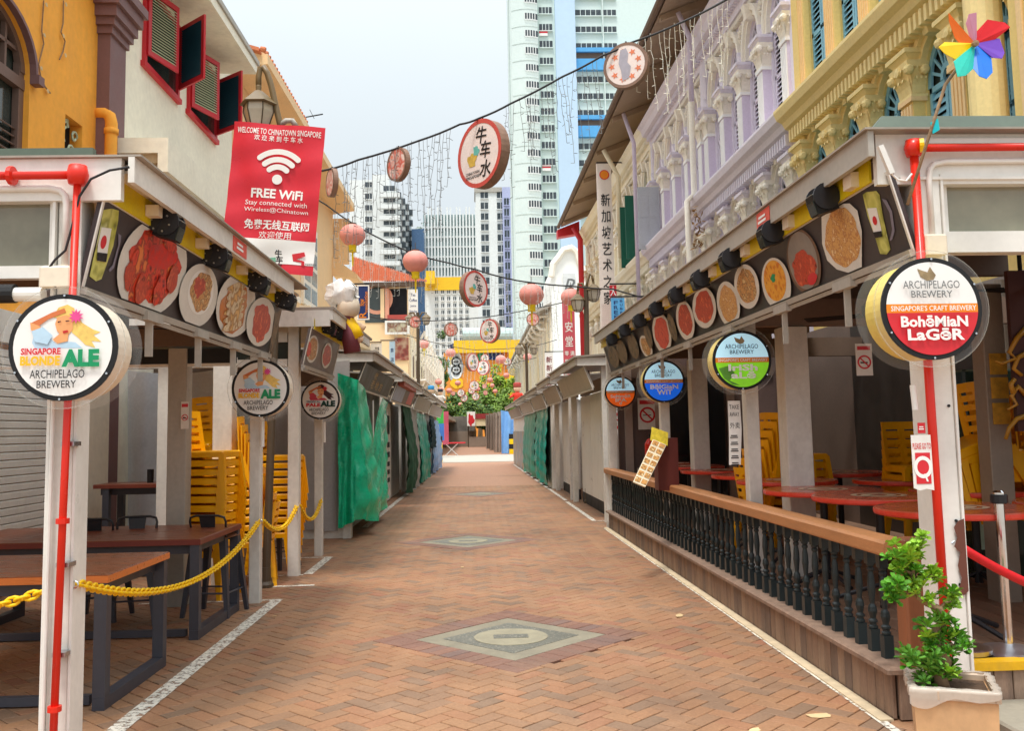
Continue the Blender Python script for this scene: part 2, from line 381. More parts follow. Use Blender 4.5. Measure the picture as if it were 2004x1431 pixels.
greyshut = paint('grey_lilac_shutter', 186, 188, 194, rough=.5, var=.06)
peachwall = paint('peach_plaster', 244, 208, 160, rough=.8, var=.04, dirt=.1, dirtcol=(.5, .36, .22))
eave_brown = paint('eave_soffit_brown', 112, 92, 78, rough=.75, var=.12)
eave_pale = paint('eave_soffit_tan', 170, 148, 126, rough=.75, var=.1)
mint = paint('mint_paint', 216, 228, 224, rough=.75, var=.03, scale=.1, fine=.02)
paleblue = paint('pale_blue_paint', 190, 214, 236, rough=.75, var=.03, scale=.1, fine=.02)
skyblue = paint('blue_band_paint', 90, 168, 224, rough=.7, var=.04, scale=.1)
twin = paint('tower_window_glass', 60, 68, 74, rough=.25, var=.35, scale=.7, spec=.7)
whitewall = paint('white_tower_paint', 228, 230, 228, rough=.8, var=.04, scale=.15)
yellowwall = paint('yellow_wall_paint', 246, 196, 40, rough=.7, var=.05, scale=.3)
lantern_red = paint('lantern_pink_silk', 232, 150, 138, rough=.6, var=.08, scale=8, subs=.0, dirt=.2, dirtcol=(.75, .5, .42))
lantern_cap = paint('lantern_yellow', 246, 214, 20, rough=.5, var=.05)
discface = paint('disc_lantern_face', 242, 226, 220, rough=.6, var=.05, scale=4)
discrim = paint('disc_lantern_rim', 206, 84, 74, rough=.5, var=.06)
discbox = paint('disc_lantern_side', 142, 112, 96, rough=.7, var=.2, scale=9)
cable = paint('black_cable', 40, 38, 40, rough=.6, var=.1)
wirew = paint('fairy_light_wire', 184, 184, 176, rough=.5, var=.1)
bulbw = paint('fairy_light_bulb', 236, 232, 216, rough=.3, var=.05)
terracotta = paint('terracotta_plastic_pot', 216, 172, 126, rough=.6, var=.1, dirt=.3)
bark = paint('bark', 150, 122, 92, rough=.85, var=.25, scale=14, bump=.3)
leafl = paint('young_leaf', 150, 192, 56, rough=.45, var=.3, scale=7)
leafd = paint('mature_leaf', 92, 144, 48, rough=.45, var=.3, scale=7)
treeleaf = paint('tree_leaf', 104, 128, 46, rough=.6, var=.4, scale=.8, fine=.2)
treeleafd = paint('tree_leaf_dark', 58, 92, 34, rough=.6, var=.4, scale=.8, fine=.2)
plasticbag = paint('clear_plastic_wrap', 216, 204, 190, rough=.25, var=.1, alpha=.6)
paper = paint('paper_notice', 236, 232, 226, rough=.7, var=.03)
stucco_pk = paint('pink_stucco', 226, 160, 132, rough=.8, var=.06)

def food(name, cols, scale=26.0):
    if name in MATS: return MATS[name]
    m = bpy.data.materials.new(name); m.use_nodes = True; t = m.node_tree; n = t.nodes; lk = t.links.new; b = n['Principled BSDF']
    g = n.new('ShaderNodeTexCoord')
    wn = n.new('ShaderNodeTexNoise'); wn.inputs['Scale'].default_value = scale*.5; lk(g.outputs['Object'], wn.inputs[0])
    ad = n.new('ShaderNodeVectorMath'); ad.operation = 'MULTIPLY_ADD'; ad.inputs[1].default_value = (.06, .06, .06); lk(wn.outputs['Color'], ad.inputs[0]); lk(g.outputs['Object'], ad.inputs[2])
    vo = n.new('ShaderNodeTexVoronoi'); vo.inputs['Scale'].default_value = scale; lk(ad.outputs[0], vo.inputs[0])
    nz = n.new('ShaderNodeTexNoise'); nz.inputs['Scale'].default_value = scale*.55; nz.inputs['Detail'].default_value = 6; lk(g.outputs['Object'], nz.inputs[0])
    mx = n.new('ShaderNodeMath'); mx.operation = 'MULTIPLY_ADD'; mx.inputs[1].default_value = .45; lk(vo.outputs['Distance'], mx.inputs[0]); lk(nz.outputs[0], mx.inputs[2])
    cr = n.new('ShaderNodeValToRGB'); cr.color_ramp.elements[0].position = .38; cr.color_ramp.elements[1].position = .95
    cr.color_ramp.elements[0].color = (*s2l(*cols[0]), 1); cr.color_ramp.elements[1].color = (*s2l(*cols[-1]), 1)
    for i, c in enumerate(cols[1:-1]):
        e = cr.color_ramp.elements.new(.38+.57*(i+1)/(len(cols)-1)); e.color = (*s2l(*c), 1)
    lk(mx.outputs[0], cr.inputs[0]); lk(cr.outputs[0], b.inputs['Base Color']); b.inputs['Roughness'].default_value = .42
    MATS[name] = m; return m
crab = food('crab_print', [(90, 20, 14), (200, 44, 26), (226, 70, 40), (150, 40, 26), (236, 130, 60)], 20)
noodle = food('noodle_print', [(90, 52, 24), (196, 132, 70), (222, 170, 104), (150, 96, 50), (236, 206, 150)], 34)
rice = food('rice_print', [(150, 80, 30), (214, 158, 90), (226, 178, 110), (190, 120, 60), (240, 210, 160)], 46)
prawn = food('prawn_print', [(110, 30, 18), (206, 74, 44), (180, 60, 40), (230, 110, 70)], 26)
soup = food('orange_curry_print', [(170, 90, 10), (236, 150, 30), (244, 180, 60), (220, 120, 20)], 22)
redsoup = food('red_curry_print', [(150, 30, 20), (216, 66, 50), (226, 90, 66), (190, 50, 36)], 22)
duck = food('sliced_duck_print', [(120, 74, 30), (206, 180, 140), (232, 214, 180), (170, 120, 60), (226, 180, 110)], 16)
beer = food('beer_print', [(110, 110, 40), (190, 190, 80), (216, 214, 120), (150, 150, 60), (226, 226, 170)], 9)
satay = food('satay_print', [(50, 38, 28), (104, 84, 58), (130, 104, 70), (70, 54, 40)], 12)
flowerp = food('flower_print', [(236, 214, 206), (226, 120, 96), (238, 206, 196), (216, 90, 70), (242, 220, 212)], 9)

def brickmat():
    m = bpy.data.materials.new('clay_brick'); m.use_nodes = True; t = m.node_tree; n = t.nodes; lk = t.links.new; b = n['Principled BSDF']
    at = n.new('ShaderNodeAttribute'); at.attribute_name = 'tone'
    cr = n.new('ShaderNodeValToRGB'); E = cr.color_ramp.elements
    E[0].position = 0; E[0].color = (*s2l(152, 122, 98), 1); E[1].position = 1; E[1].color = (*s2l(184, 138, 102), 1)
    for p, c in ((.15, (160, 126, 100)), (.35, (174, 132, 100)), (.55, (182, 136, 100)), (.7, (180, 130, 96)), (.85, (174, 120, 92))):
        e = E.new(p); e.color = (*s2l(*c), 1)
    lk(at.outputs['Fac'], cr.inputs[0])
    g = n.new('ShaderNodeNewGeometry')
    nz = n.new('ShaderNodeTexNoise'); nz.inputs['Scale'].default_value = .7; nz.inputs['Detail'].default_value = 7; nz.inputs['Roughness'].default_value = .65; lk(g.outputs['Position'], nz.inputs[0])
    nf = n.new('ShaderNodeTexNoise'); nf.inputs['Scale'].default_value = 60; nf.inputs['Detail'].default_value = 5; lk(g.outputs['Position'], nf.inputs[0])
    m1 = n.new('ShaderNodeMapRange'); m1.inputs[1].default_value = .3; m1.inputs[2].default_value = .7; m1.inputs[3].default_value = .56; m1.inputs[4].default_value = .88; lk(nz.outputs[0], m1.inputs[0])
    m2 = n.new('ShaderNodeMapRange'); m2.inputs[1].default_value = .3; m2.inputs[2].default_value = .7; m2.inputs[3].default_value = .86; m2.inputs[4].default_value = 1.12; lk(nf.outputs[0], m2.inputs[0])
    mm = n.new('ShaderNodeMath'); mm.operation = 'MULTIPLY'; lk(m1.outputs[0], mm.inputs[0]); lk(m2.outputs[0], mm.inputs[1])
    vm = n.new('ShaderNodeVectorMath'); vm.operation = 'SCALE'; lk(cr.outputs[0], vm.inputs[0]); lk(mm.outputs[0], vm.inputs['Scale'])
    # foot-worn pale dust and scuffs
    ns_ = n.new('ShaderNodeTexNoise'); ns_.inputs['Scale'].default_value = 2.3; ns_.inputs['Detail'].default_value = 9; ns_.inputs['Roughness'].default_value = .75; lk(g.outputs['Position'], ns_.inputs[0])
    rs = n.new('ShaderNodeMapRange'); rs.inputs[1].default_value = .52; rs.inputs[2].default_value = .75; rs.inputs[3].default_value = 0; rs.inputs[4].default_value = .35; lk(ns_.outputs[0], rs.inputs[0])
    mx = n.new('ShaderNodeMix'); mx.data_type = 'RGBA'; mx.inputs[7].default_value = (*s2l(186, 150, 122), 1); lk(rs.outputs[0], mx.inputs[0]); lk(vm.outputs[0], mx.inputs[6])
    nk = n.new('ShaderNodeTexNoise'); nk.inputs['Scale'].default_value = 1.3; nk.inputs['Detail'].default_value = 10; nk.inputs['Roughness'].default_value = .8; nk.noise_dimensions = '4D'; nk.inputs['W'].default_value = 3.3; lk(g.outputs['Position'], nk.inputs[0])
    rk = n.new('ShaderNodeMapRange'); rk.inputs[1].default_value = .54; rk.inputs[2].default_value = .70; rk.inputs[4].default_value = .5; lk(nk.outputs[0], rk.inputs[0])
    mk = n.new('ShaderNodeMix'); mk.data_type = 'RGBA'; mk.inputs[7].default_value = (*s2l(118, 86, 66), 1); lk(rk.outputs[0], mk.inputs[0]); lk(mx.outputs[2], mk.inputs[6])
    vg = n.new('ShaderNodeTexVoronoi'); vg.inputs['Scale'].default_value = 2.2; lk(g.outputs['Position'], vg.inputs[0]); rg = n.new('ShaderNodeMapRange'); rg.inputs[1].default_value = .035; rg.inputs[2].default_value = .05; rg.inputs[3].default_value = .45; rg.inputs[4].default_value = 0; lk(vg.outputs['Distance'], rg.inputs[0])
    mg = n.new('ShaderNodeMix'); mg.data_type = 'RGBA'; mg.inputs[7].default_value = (*s2l(70, 60, 54), 1); lk(rg.outputs[0], mg.inputs[0]); lk(mk.outputs[2], mg.inputs[6]); mx = mg
    lk(mx.outputs[2], b.inputs['Base Color']); b.inputs['Roughness'].default_value = .62; b.inputs['Specular IOR Level'].default_value = .35
    bp = n.new('ShaderNodeBump'); bp.inputs['Strength'].default_value = .25; bp.inputs['Distance'].default_value = .004; lk(nf.outputs[0], bp.inputs['Height']); lk(bp.outputs[0], b.inputs['Normal'])
    MATS['clay_brick'] = m; return m
brick_m = brickmat()
def wornpaint():
    m = mat('worn_white_road_paint', s2l(226, 218, 204), rough=.7, var=.06, scale=8); t = m.node_tree; n = t.nodes; b = n['Principled BSDF']
    g = n.new('ShaderNodeNewGeometry'); nz = n.new('ShaderNodeTexNoise'); nz.inputs['Scale'].default_value = 26; nz.inputs['Detail'].default_value = 8; nz.inputs['Roughness'].default_value = .75
    t.links.new(g.outputs['Position'], nz.inputs[0]); r = n.new('ShaderNodeMapRange'); r.inputs[1].default_value = .42; r.inputs[2].default_value = .50; t.links.new(nz.outputs[0], r.inputs[0]); t.links.new(r.outputs[0], b.inputs['Alpha']); return m
worn = wornpaint()
# ------------------------------------------------------------------ ground, pavement, road
gm = paint('ground_far', 150, 140, 128, rough=.9, var=.1, scale=.2)
b = MB(); b.poly([(-400, -60, -.06), (400, -60, -.06), (400, 900, -.06), (-400, 900, -.06)])
tag(b.build('ground', gm), kind='structure')
mortar = paint('sand_mortar', 150, 116, 92, rough=.95, var=.2, scale=3)
b = MB(); b.poly([(-7, -2, -.013), (7, -2, -.013), (7, 26, -.013), (-7, 26, -.013)])
pave = tag(b.build('pavement', mortar), kind='structure')
MAN = [(0.236, 6.966), (-0.13, 13.03), (0.10, 22.7)]
MD = 0.70          # half diagonal of the concrete lid
MO = 1.02          # half diagonal with its brick border
def herring(x0, x1, y0, y1, L=.2, W=.1):
    c = math.cos(PI/4); out_ = []
    R = int((max(abs(x0), abs(x1))+y1)*1.5/W)
    for j in range(-R, R):
        for i in range(-R, R):
            k = (i-j) % 4
            if k == 0: u, v, h = (i+1)*W, (j+.5)*W, 0
            elif k == 3: u, v, h = (i+.5)*W, (j+1)*W, 1
            else: continue
            x = c*(u-v); y = c*(u+v)
            if x0 < x < x1 and y0 < y < y1: out_.append((x, y, h))
    return out_
bk = []
for x, y, h in herring(-5.6, 5.4, 3.6, 26):
    if x > 2.16 and 4.75 < y < 14.2: continue
    if any(abs(x-mx_)+abs(y-my_) < MO-.075 for mx_, my_ in MAN): continue
    bk.append((x, y, h))
HB = (.0965, .0470)
bk.sort(key=lambda t: t[1])
def in_view(x, y):
    q = Vector((x, y, 0))-C0; w_ = _x*q.x+_d*q.y+_u*q.z
    px, py = CX+F*w_.x/w_.z, CY+F*w_.y/w_.z
    return -20 < px < 2024 and py < 1440
near, far = [], []
for t_ in bk:
    (near if len(near) < 300 and t_[0] > -2.05 and in_view(t_[0], t_[1]) else far).append(t_)
def brick_geo(cx, cy, h, dz, lx=HB[0], ly=HB[1], base=PI/4):
    a_ = base+(PI/2 if h else 0); c, s_ = math.cos(a_), math.sin(a_); e = .0035
    tx, ty = random.uniform(-.006, .006), random.uniform(-.008, .008)
    P = []
    for (sx, sy, in_, z) in [(-1, -1, 0, -.014), (1, -1, 0, -.014), (1, 1, 0, -.014), (-1, 1, 0, -.014), (-1, -1, 0, dz-.003), (1, -1, 0, dz-.003), (1, 1, 0, dz-.003), (-1, 1, 0, dz-.003), (-1, -1, 1, dz), (1, -1, 1, dz), (1, 1, 1, dz), (-1, 1, 1, dz)]:
        x = sx*(lx-e*in_); y = sy*(ly-e*in_)
        P.append((cx+c*x-s_*y, cy+s_*x+c*y, z+(x*tx+y*ty if z > -.01 else 0)))
    Fc = [(0, 1, 5, 4), (1, 2, 6, 5), (2, 3, 7, 6), (3, 0, 4, 7), (4, 5, 9, 8), (5, 6, 10, 9), (6, 7, 11, 10), (7, 4, 8, 11), (8, 9, 10, 11)]
    return P, Fc
def tone_mesh(name, vs, fs, tones, m_):
    me = bpy.data.meshes.new(name); me.from_pydata(vs, [], fs); me.materials.append(m_)
    at = me.attributes.new('tone', 'FLOAT', 'FACE'); at.data.foreach_set('value', tones); me.update(); return me
def rtone(): return random.choice([random.uniform(0, .3), random.uniform(.3, 1), random.uniform(.35, .75), random.uniform(.3, .9), random.uniform(.3, .7)])
variants = {}
for h in (0, 1):
    for k in range(14):
        P, Fc = brick_geo(0, 0, h, random.uniform(-.0012, .0012)); variants[h, k] = tone_mesh('brick', P, Fc, [rtone()]*9, brick_m)
for x, y, h in near: inst('brick', variants[h, random.randrange(14)], pave, (x, y, 0))
V, FF, T = [], [], []
for x, y, h in far:
    P, Fc = brick_geo(x, y, h, random.uniform(-.0012, .0012)); o_ = len(V); V += P; FF += [tuple(i+o_ for i in f) for f in Fc]; T += [rtone()]*9
ob = bpy.data.objects.new('bricks', tone_mesh('bricks', V, FF, T, brick_m)); COL.objects.link(ob); ob.parent = pave; tag(ob, kind='stuff')

def farbrick(name, c1, c2, mo, sc):
    m = bpy.data.materials.new(name); m.use_nodes = True; n = m.node_tree.nodes; lk = m.node_tree.links.new; b_ = n['Principled BSDF']
    g = n.new('ShaderNodeNewGeometry'); mp = n.new('ShaderNodeMapping'); mp.inputs['Rotation'].default_value = (0, 0, PI/4); lk(g.outputs['Position'], mp.inputs[0])
    br = n.new('ShaderNodeTexBrick'); br.inputs['Color1'].default_value = (*s2l(*c1), 1); br.inputs['Color2'].default_value = (*s2l(*c2), 1); br.inputs['Mortar'].default_value = (*s2l(*mo), 1)
    br.inputs['Scale'].default_value = sc; br.inputs['Mortar Size'].default_value = .02; lk(mp.outputs[0], br.inputs[0]); lk(br.outputs[0], b_.inputs['Base Color']); b_.inputs['Roughness'].default_value = .65; return m
fb = farbrick('far_clay_paving', (176, 130, 100), (162, 116, 90), (146, 110, 88), 5)
b = MB(); b.poly([(-7, 26, -.002), (7, 26, -.002), (7, 46.2, -.002), (-7, 46.2, -.002)]); tag(b.build('far_pavement', fb), kind='structure')
b = MB(); b.box(-30, 30, 46.25, 60, -.05, .012); road = b.build('road', paint('pale_road_concrete', 176, 170, 158, rough=.85, var=.08, scale=.6)); tag(road, kind='structure')
b = MB(); b.poly([(-9, 60.05, 0), (9, 60.05, 0), (9, 100, 0), (-9, 100, 0)]); tag(b.build('end_pavement', fb), kind='structure')
b = MB(); b.box(-12, 12, 100, 102, 0, .12); tag(b.build('kerb', concrete), kind='structure')

# manhole lids: a concrete square set on its corner, pebble infill, a round plate, purple brick border
purple = bpy.data.materials['clay_brick'].copy(); purple.name = 'purple_brick'
for nd in purple.node_tree.nodes:
    if nd.type == 'VALTORGB':
        for e, c in zip(nd.color_ramp.elements, [(140, 112, 102), (148, 114, 100), (152, 116, 98), (156, 116, 98), (150, 110, 94), (158, 116, 96), (150, 112, 98)]): e.color = (*s2l(*c), 1)
pebble = food('pebble_wash', [(58, 58, 52), (120, 116, 102), (80, 80, 72), (150, 142, 124)], 70)
lid_c = paint('manhole_concrete', 138, 130, 112, rough=.85, var=.16, scale=4, bump=.15, dirt=.25)
lid_d = paint('manhole_plate', 150, 142, 120, rough=.8, var=.14, scale=6, bump=.1)
MLAB = ['stone manhole lid set as a diamond in the brick paving, nearest one', 'grey diamond manhole lid in mid street beside the emerald tarpaulin', 'faint far diamond manhole lid in the paving, farthest one']
for k, (mx_, my_) in enumerate(MAN):
    t_ = thing('manhole_lid', MLAB[k], 'manhole lid', (mx_, my_, 0), group='manhole lids along the street')
    Md = Matrix.Translation((mx_, my_, 0)) @ Matrix.Rotation(PI/4, 4, 'Z'); h_ = MD/math.sqrt(2)
    b = MB(); b.box(-h_, h_, -h_, h_, -.012, .001, Md); b.build('concrete_frame', lid_c, t_)
    h2 = h_*.72; b = MB(); b.box(-h2, h2, -h2, h2, -.010, .003, Md); b.build('pebble_panel', pebble, t_)
    b = MB(); b.lathe([(h_*.55, 0), (h_*.55, .0065), (h_*.5, .0085), (h_*.47, .0065)], (mx_, my_, 0), 40); b.build('round_plate', lid_d, t_)
    b = MB(); b.box(-h_*.26, h_*.26, -h_*.12, h_*.12, 0, .009, Matrix.Translation((mx_, my_, 0))); b.build('pebble_inset', pebble, t_)
    ho = MO/math.sqrt(2); wd = ho-h_-.006
    n_ = int(2*ho/.1); step = (2*ho-wd)/int((2*ho-wd)/.1)
    for side in range(4):
        Ms = Matrix.Translation((mx_, my_, 0)) @ Matrix.Rotation(PI/4+side*PI/2, 4, 'Z')
        for i in range(int((2*ho-wd)/.1)):
            p = Ms @ Vector((-ho+step*(i+.5), -ho+wd/2, 0)); P, Fc = brick_geo(0, 0, 0, random.uniform(-.001, .0012), wd/2-.003, step/2-.003, PI/4+side*PI/2+PI/2)
            me = tone_mesh('border_brick', P, Fc, [random.random()]*9, purple); inst('border_brick', me, t_, (p.x, p.y, .004))
# painted stall lines
def line(pts, wd, name='painted_line'):
    b_ = MB()
    for (x0, y0), (x1, y1) in zip(pts, pts[1:]):
        d = Vector((x1-x0, y1-y0, 0)).normalized(); n_ = Vector((-d.y, d.x, 0))*wd/2; N_ = max(1, int((Vector((x1-x0, y1-y0, 0))).length/.5))
        for k in range(N_):
            p = Vector((x0, y0, .0045)).lerp(Vector((x1, y1, .0045)), k/N_); q = Vector((x0, y0, .0045)).lerp(Vector((x1, y1, .0045)), (k+1)/N_)
            b_.poly([p-n_, q-n_, q+n_, p+n_])
    o_ = b_.build(name, worn, None, a=LA if pts[0][0] < 0 else RA); tag(o_, kind='structure'); return o_
line([(-1.95, 3.6), (-1.95, 8.79)], .105); line([(-2.0, 8.75), (-3.2, 8.72)], .06)
line([(-1.96, 10.3), (-1.96, 11.7)], .1); line([(-2.01, 11.66), (-3.0, 11.66)], .06); line([(-2.6, 10.25), (-2.0, 10.25)], .06)
line([(-1.98, 15.2), (-1.98, 40)], .1); line([(-2.35, 9.5), (-1.75, 9.55)], .08)
line([(2.1, 15.4), (2.1, 19.6)], .08); line([(2.15, 15.4), (2.3, 15.4)], .06); line([(2.12, 20), (2.12, 42)], .08); line([(2.1, 4.55), (2.1, 14.2)], .05)
# litter: dry leaves and a stub on the paving
leafdry = paint('dry_leaf', 214, 186, 140, rough=.8, var=.15)
for k, (px, py, s_) in enumerate([(1604, 1404, .05), (1330, 1207, .05), (1237, 1091, .04), (537, 1208, .02), (905, 1112, .02), (1478, 1432, .03)]):
    p = gp(px, py, 0); b = MB(); n_ = 7
    pts = [(s_*(1+.35*math.sin(i*2.4+k))*math.cos(i*2*PI/n_)*1.2, s_*(1+.3*math.cos(i*1.7+k))*math.sin(i*2*PI/n_)*.7) for i in range(n_)]
    Ml = Matrix.Translation((p.x, p.y, .006)) @ Matrix.Rotation(k*1.3, 4, 'Z') @ Matrix.Rotation(.12, 4, 'X')
    b.prism(pts, Ml, .002)
    tag(b.build('dry_leaf', leafdry, None, base=(p.x, p.y, 0)), ['pale dry leaf on the bricks near the planter corner', 'white scrap on the bricks right of the near manhole lid', 'small pale leaf on the bricks near the far end of the railing', 'tiny white stub on the bricks beside the painted line', 'tiny dark fleck on the bricks between the manhole lids', 'pale leaf at the very bottom edge of the picture'][k], 'leaf', 'litter on the paving')
# ------------------------------------------------------------------ kit of repeated things
def onplane(M, px, py, a):
    n = Vector((M[0][2], M[1][2], M[2][2])); o = Vector((M[0][3], M[1][3], M[2][3])); r = ray(px, py, a)
    t = (o-C0).dot(n)/r.dot(n); q = M.inverted() @ (C0+r*t); return (q.x, q.y)
def dashes(b_, M, cx, cy, w_, h_, n=2, z=.002):     # print too small to read
    for k in range(n):
        y = cy+h_*((k+.5)/n-.5); e = w_*(.5-.08*(k % 2)); b_.flat([(cx-e, y-h_*.28/n), (cx+e*.7, y-h_*.28/n), (cx+e*.7, y+h_*.28/n), (cx-e, y+h_*.28/n)], M, z)
def clip(pts, x0, x1, y0, y1):
    def cut(P, f, g):
        R = []
        for i in range(len(P)):
            p, q = P[i-1], P[i]; fp, fq = f(p), f(q)
            if (fp >= 0) != (fq >= 0): t = fp/(fp-fq); R.append((p[0]+(q[0]-p[0])*t, p[1]+(q[1]-p[1])*t))
            if fq >= 0: R.append(q)
        return R
    for f in (lambda p: p[0]-x0, lambda p: x1-p[0], lambda p: p[1]-y0, lambda p: y1-p[1]):
        pts = cut(pts, f, None)
        if len(pts) < 3: return []
    return pts
def blob(cx, cy, rx, ry, n=30, rough=.12, rot=0.0, seed=0):
    rnd = random.Random(seed); ph = [rnd.uniform(0, 6.28) for _ in range(4)]; out_ = []
    for k in range(n):
        t = 2*PI*k/n; f = 1+rough*(math.sin(3*t+ph[0])*.4+math.sin(5*t+ph[1])*.35+math.sin(9*t+ph[2])*.3+rnd.uniform(-.25, .25))
        x = rx*f*math.cos(t); y = ry*f*math.sin(t); out_.append((cx+x*math.cos(rot)-y*math.sin(rot), cy+x*math.sin(rot)+y*math.cos(rot)))
    return out_
def ccw(p):
    s_ = sum(p[i-1][0]*p[i][1]-p[i][0]*p[i-1][1] for i in range(len(p))); return p if s_ > 0 else p[::-1]
class Print:     # flat printed picture on a board: polygons given as they appear, laid on the board's own plane
    def __init__(s, M, a, L, H): s.M, s.a, s.L, s.H = M, a, L, H; s.k = 0
    def px(s, pts, m_, parent, name, lift=None):
        q = ccw(clip([onplane(s.M, x, y, s.a) for x, y in pts], .01, s.L-.01, .01, s.H-.01))
        if len(q) < 3: return None
        s.k += 1; b_ = MB(); b_.flat(q, s.M, lift if lift else .003+.0012*s.k); return b_.build(name, m_, parent)

# -- yellow plastic chair (faces +Y, seat front at +Y)
def make_chair():
    t_ = thing('plastic_chair', 'x', 'chair')
    b = MB(); b.bbox(-.21, .21, -.2, .22, .425, .45, .012); b.box(-.21, .21, .2, .222, .385, .43); b.box(-.212, -.195, -.19, .2, .39, .43); b.box(.195, .212, -.19, .2, .39, .43); b.build('seat', yellowp, t_)
    b = MB()
    def bp(x, z): return Vector((x, -.2-.16*(z-.44)-.05*(x/.2)**2*-1, z))
    def bar(x0, x1, z0, z1):
        n = 4
        for k in range(n):
            xa = x0+(x1-x0)*k/n; xb = x0+(x1-x0)*(k+1)/n
            p = [bp(xa, z0), bp(xb, z0), bp(xb, z1), bp(xa, z1)]; q = [v+Vector((0, -.014, 0)) for v in p]
            b.hexa([q[0], q[1], p[1], p[0], q[3], q[2], p[2], p[3]])
    bar(-.205, -.16, .44, .84); bar(.16, .205, .44, .84); bar(-.16, .16, .77, .84)
    for z in (.47, .55, .63, .70): bar(-.16, .16, z, z+.045)
    bar(-.03, .03, .44, .78); b.build('backrest', yellowp, t_)
    for sx in (-1, 1):
        for sy in (-1, 1):
            b = MB(); x, y = sx*.19, (.2 if sy > 0 else -.18); X, Y = sx*.235, y+sy*.05
            w0, w1 = .028, .018
            b.hexa([(X-w1, Y-w1, 0), (X+w1, Y-w1, 0), (X+w1, Y+w1, 0), (X-w1, Y+w1, 0), (x-w0, y-w0, .425), (x+w0, y-w0, .425), (x+w0, y+w0, .425), (x-w0, y+w0, .425)]); b.build('leg', yellowp, t_)
    return seal(t_)
chair_p = make_chair(); chair_used = [False]
def chair_stack(base, a, rot, n, where, group, dz=.085, shift=.018, tilt=.018):
    for k in range(n):
        o = ORD[k]+' from bottom' if k < n-1 else 'topmost'
        lab = 'yellow chair %s in stack %s' % (o, where)
        L = Vector(base)+rz(rot, (0, k*shift, 0))+Vector((0, 0, k*dz))
        if not chair_used[0]: c = chair_p; chair_used[0] = True; c.location = rz(a, L); c.rotation_euler = (-k*tilt, 0, rot+a); tag(c, lab, None, group)
        else: copy_tree(chair_p, None, L, a, (-k*tilt, 0, rot), lab, group)

# -- steel bar stool with a low back (seat .68)
def make_stool():
    t_ = thing('bar_stool', 'x', 'stool')
    b = MB(); b.bbox(-.16, .16, -.16, .16, .655, .68, .02); b.build('seat', mat('stool_seat_wood', s2l(120, 78, 54), rough=.4, var=.15), t_)
    for sx in (-1, 1):
        for sy in (-1, 1):
            b = MB(); x, y, X, Y = sx*.125, sy*.125, sx*.2, sy*.2; w0, w1 = .03, .016
            b.hexa([(X-w1, Y-w1, 0), (X+w1, Y-w1, 0), (X+w1, Y+w1, 0), (X-w1, Y+w1, 0), (x-w0, y-w0, .655), (x+w0, y-w0, .655), (x+w0, y+w0, .655), (x-w0, y+w0, .655)]); b.build('leg', charcoal, t_)
    b = MB()
    for p, q in (((-1, -1), (1, -1)), ((1, -1), (1, 1)), ((1, 1), (-1, 1)), ((-1, 1), (-1, -1))): b.cyl((p[0]*.18, p[1]*.18, .2), (q[0]*.18, q[1]*.18, .2), .008, n=6)
    b.build('foot_ring', charcoal, t_)
    b = MB(); b.tube([(-.15, .13, .66), (-.16, .16, .8), (-.15, .17, .835), (-.1, .175, .85), (.1, .175, .85), (.15, .17, .835), (.16, .16, .8), (.15, .13, .66)], .010, 8); b.build('back_hoop', black, t_, smooth=True)
    b = MB(); b.hexa([(-.055, .13, .67), (.055, .13, .67), (.055, .14, .67), (-.055, .14, .67), (-.07, .168, .84), (.07, .168, .84), (.07, .178, .84), (-.07, .178, .84)]); b.build('back_splat', black, t_)
    return seal(t_)
stool_p = make_stool(); stool_used = [False]
def stool(loc, a, rot, lab):
    if not stool_used[0]: stool_used[0] = True; stool_p.location = rz(a, loc); stool_p.rotation_euler = (0, 0, rot+a); tag(stool_p, lab, None, 'dark steel bar stools'); return
    copy_tree(stool_p, None, loc, a, rot, lab, 'dark steel bar stools')

# -- stage spotlight clamped under the awning. Local: +X points to the street, hangs at origin
def make_light():
    t_ = thing('spotlight', 'x', 'spotlight')
    b = MB()
    for y in (-.055, .055):
        n = 18; b = MB()
        pts = [(.075*math.cos(2*PI*k/n), .075*math.sin(2*PI*k/n)) for k in range(n)]
        b.prism(pts, plane_m((0, y+.006, 0), (1, 0, 0), (0, 0, 1)), .012); b.build('side_plate', black, t_)
    b = MB(); b.prism([(-.02, .05), (-.15, .035), (-.15, -.03), (-.03, -.075)], plane_m((0, -.058, 0), (1, 0, 0), (0, 0, 1)), .008); b.build('bracket', black, t_)
    b = MB(); b.box(-.05, .075, -.049, .049, -.085, .03); b.build('lamp_body', blackm, t_)
    b = MB(); b.box(.0, .068, -.045, .045, .031, .036); b.build('glass', mat('lamp_glass', s2l(190, 190, 184), rough=.2, var=.1, metal=.4), t_)
    b = MB(); b.box(.076, .082, -.045, .045, -.08, -.005); b.build('lens', glassdark, t_)
    b = MB()
    for ang in range(0, 360, 60): b.cyl((.05*math.cos(ang*PI/180)-.02, -.064, .05*math.sin(ang*PI/180)-.012), (.05*math.cos(ang*PI/180)-.02, -.069, .05*math.sin(ang*PI/180)-.012), .006, n=6)
    b.build('bolt', steel, t_)
    return seal(t_)
light_p = make_light(); light_used = [False]
def spotlight(loc, a, rot, lab, group, tilt=0.3):
    L = Vector(loc)
    if not light_used[0]: light_used[0] = True; light_p.location = rz(a, L); light_p.rotation_euler = (0, tilt, rot+a); tag(light_p, lab, None, group); return
    copy_tree(light_p, None, L, a, (0, tilt, rot), lab, group)

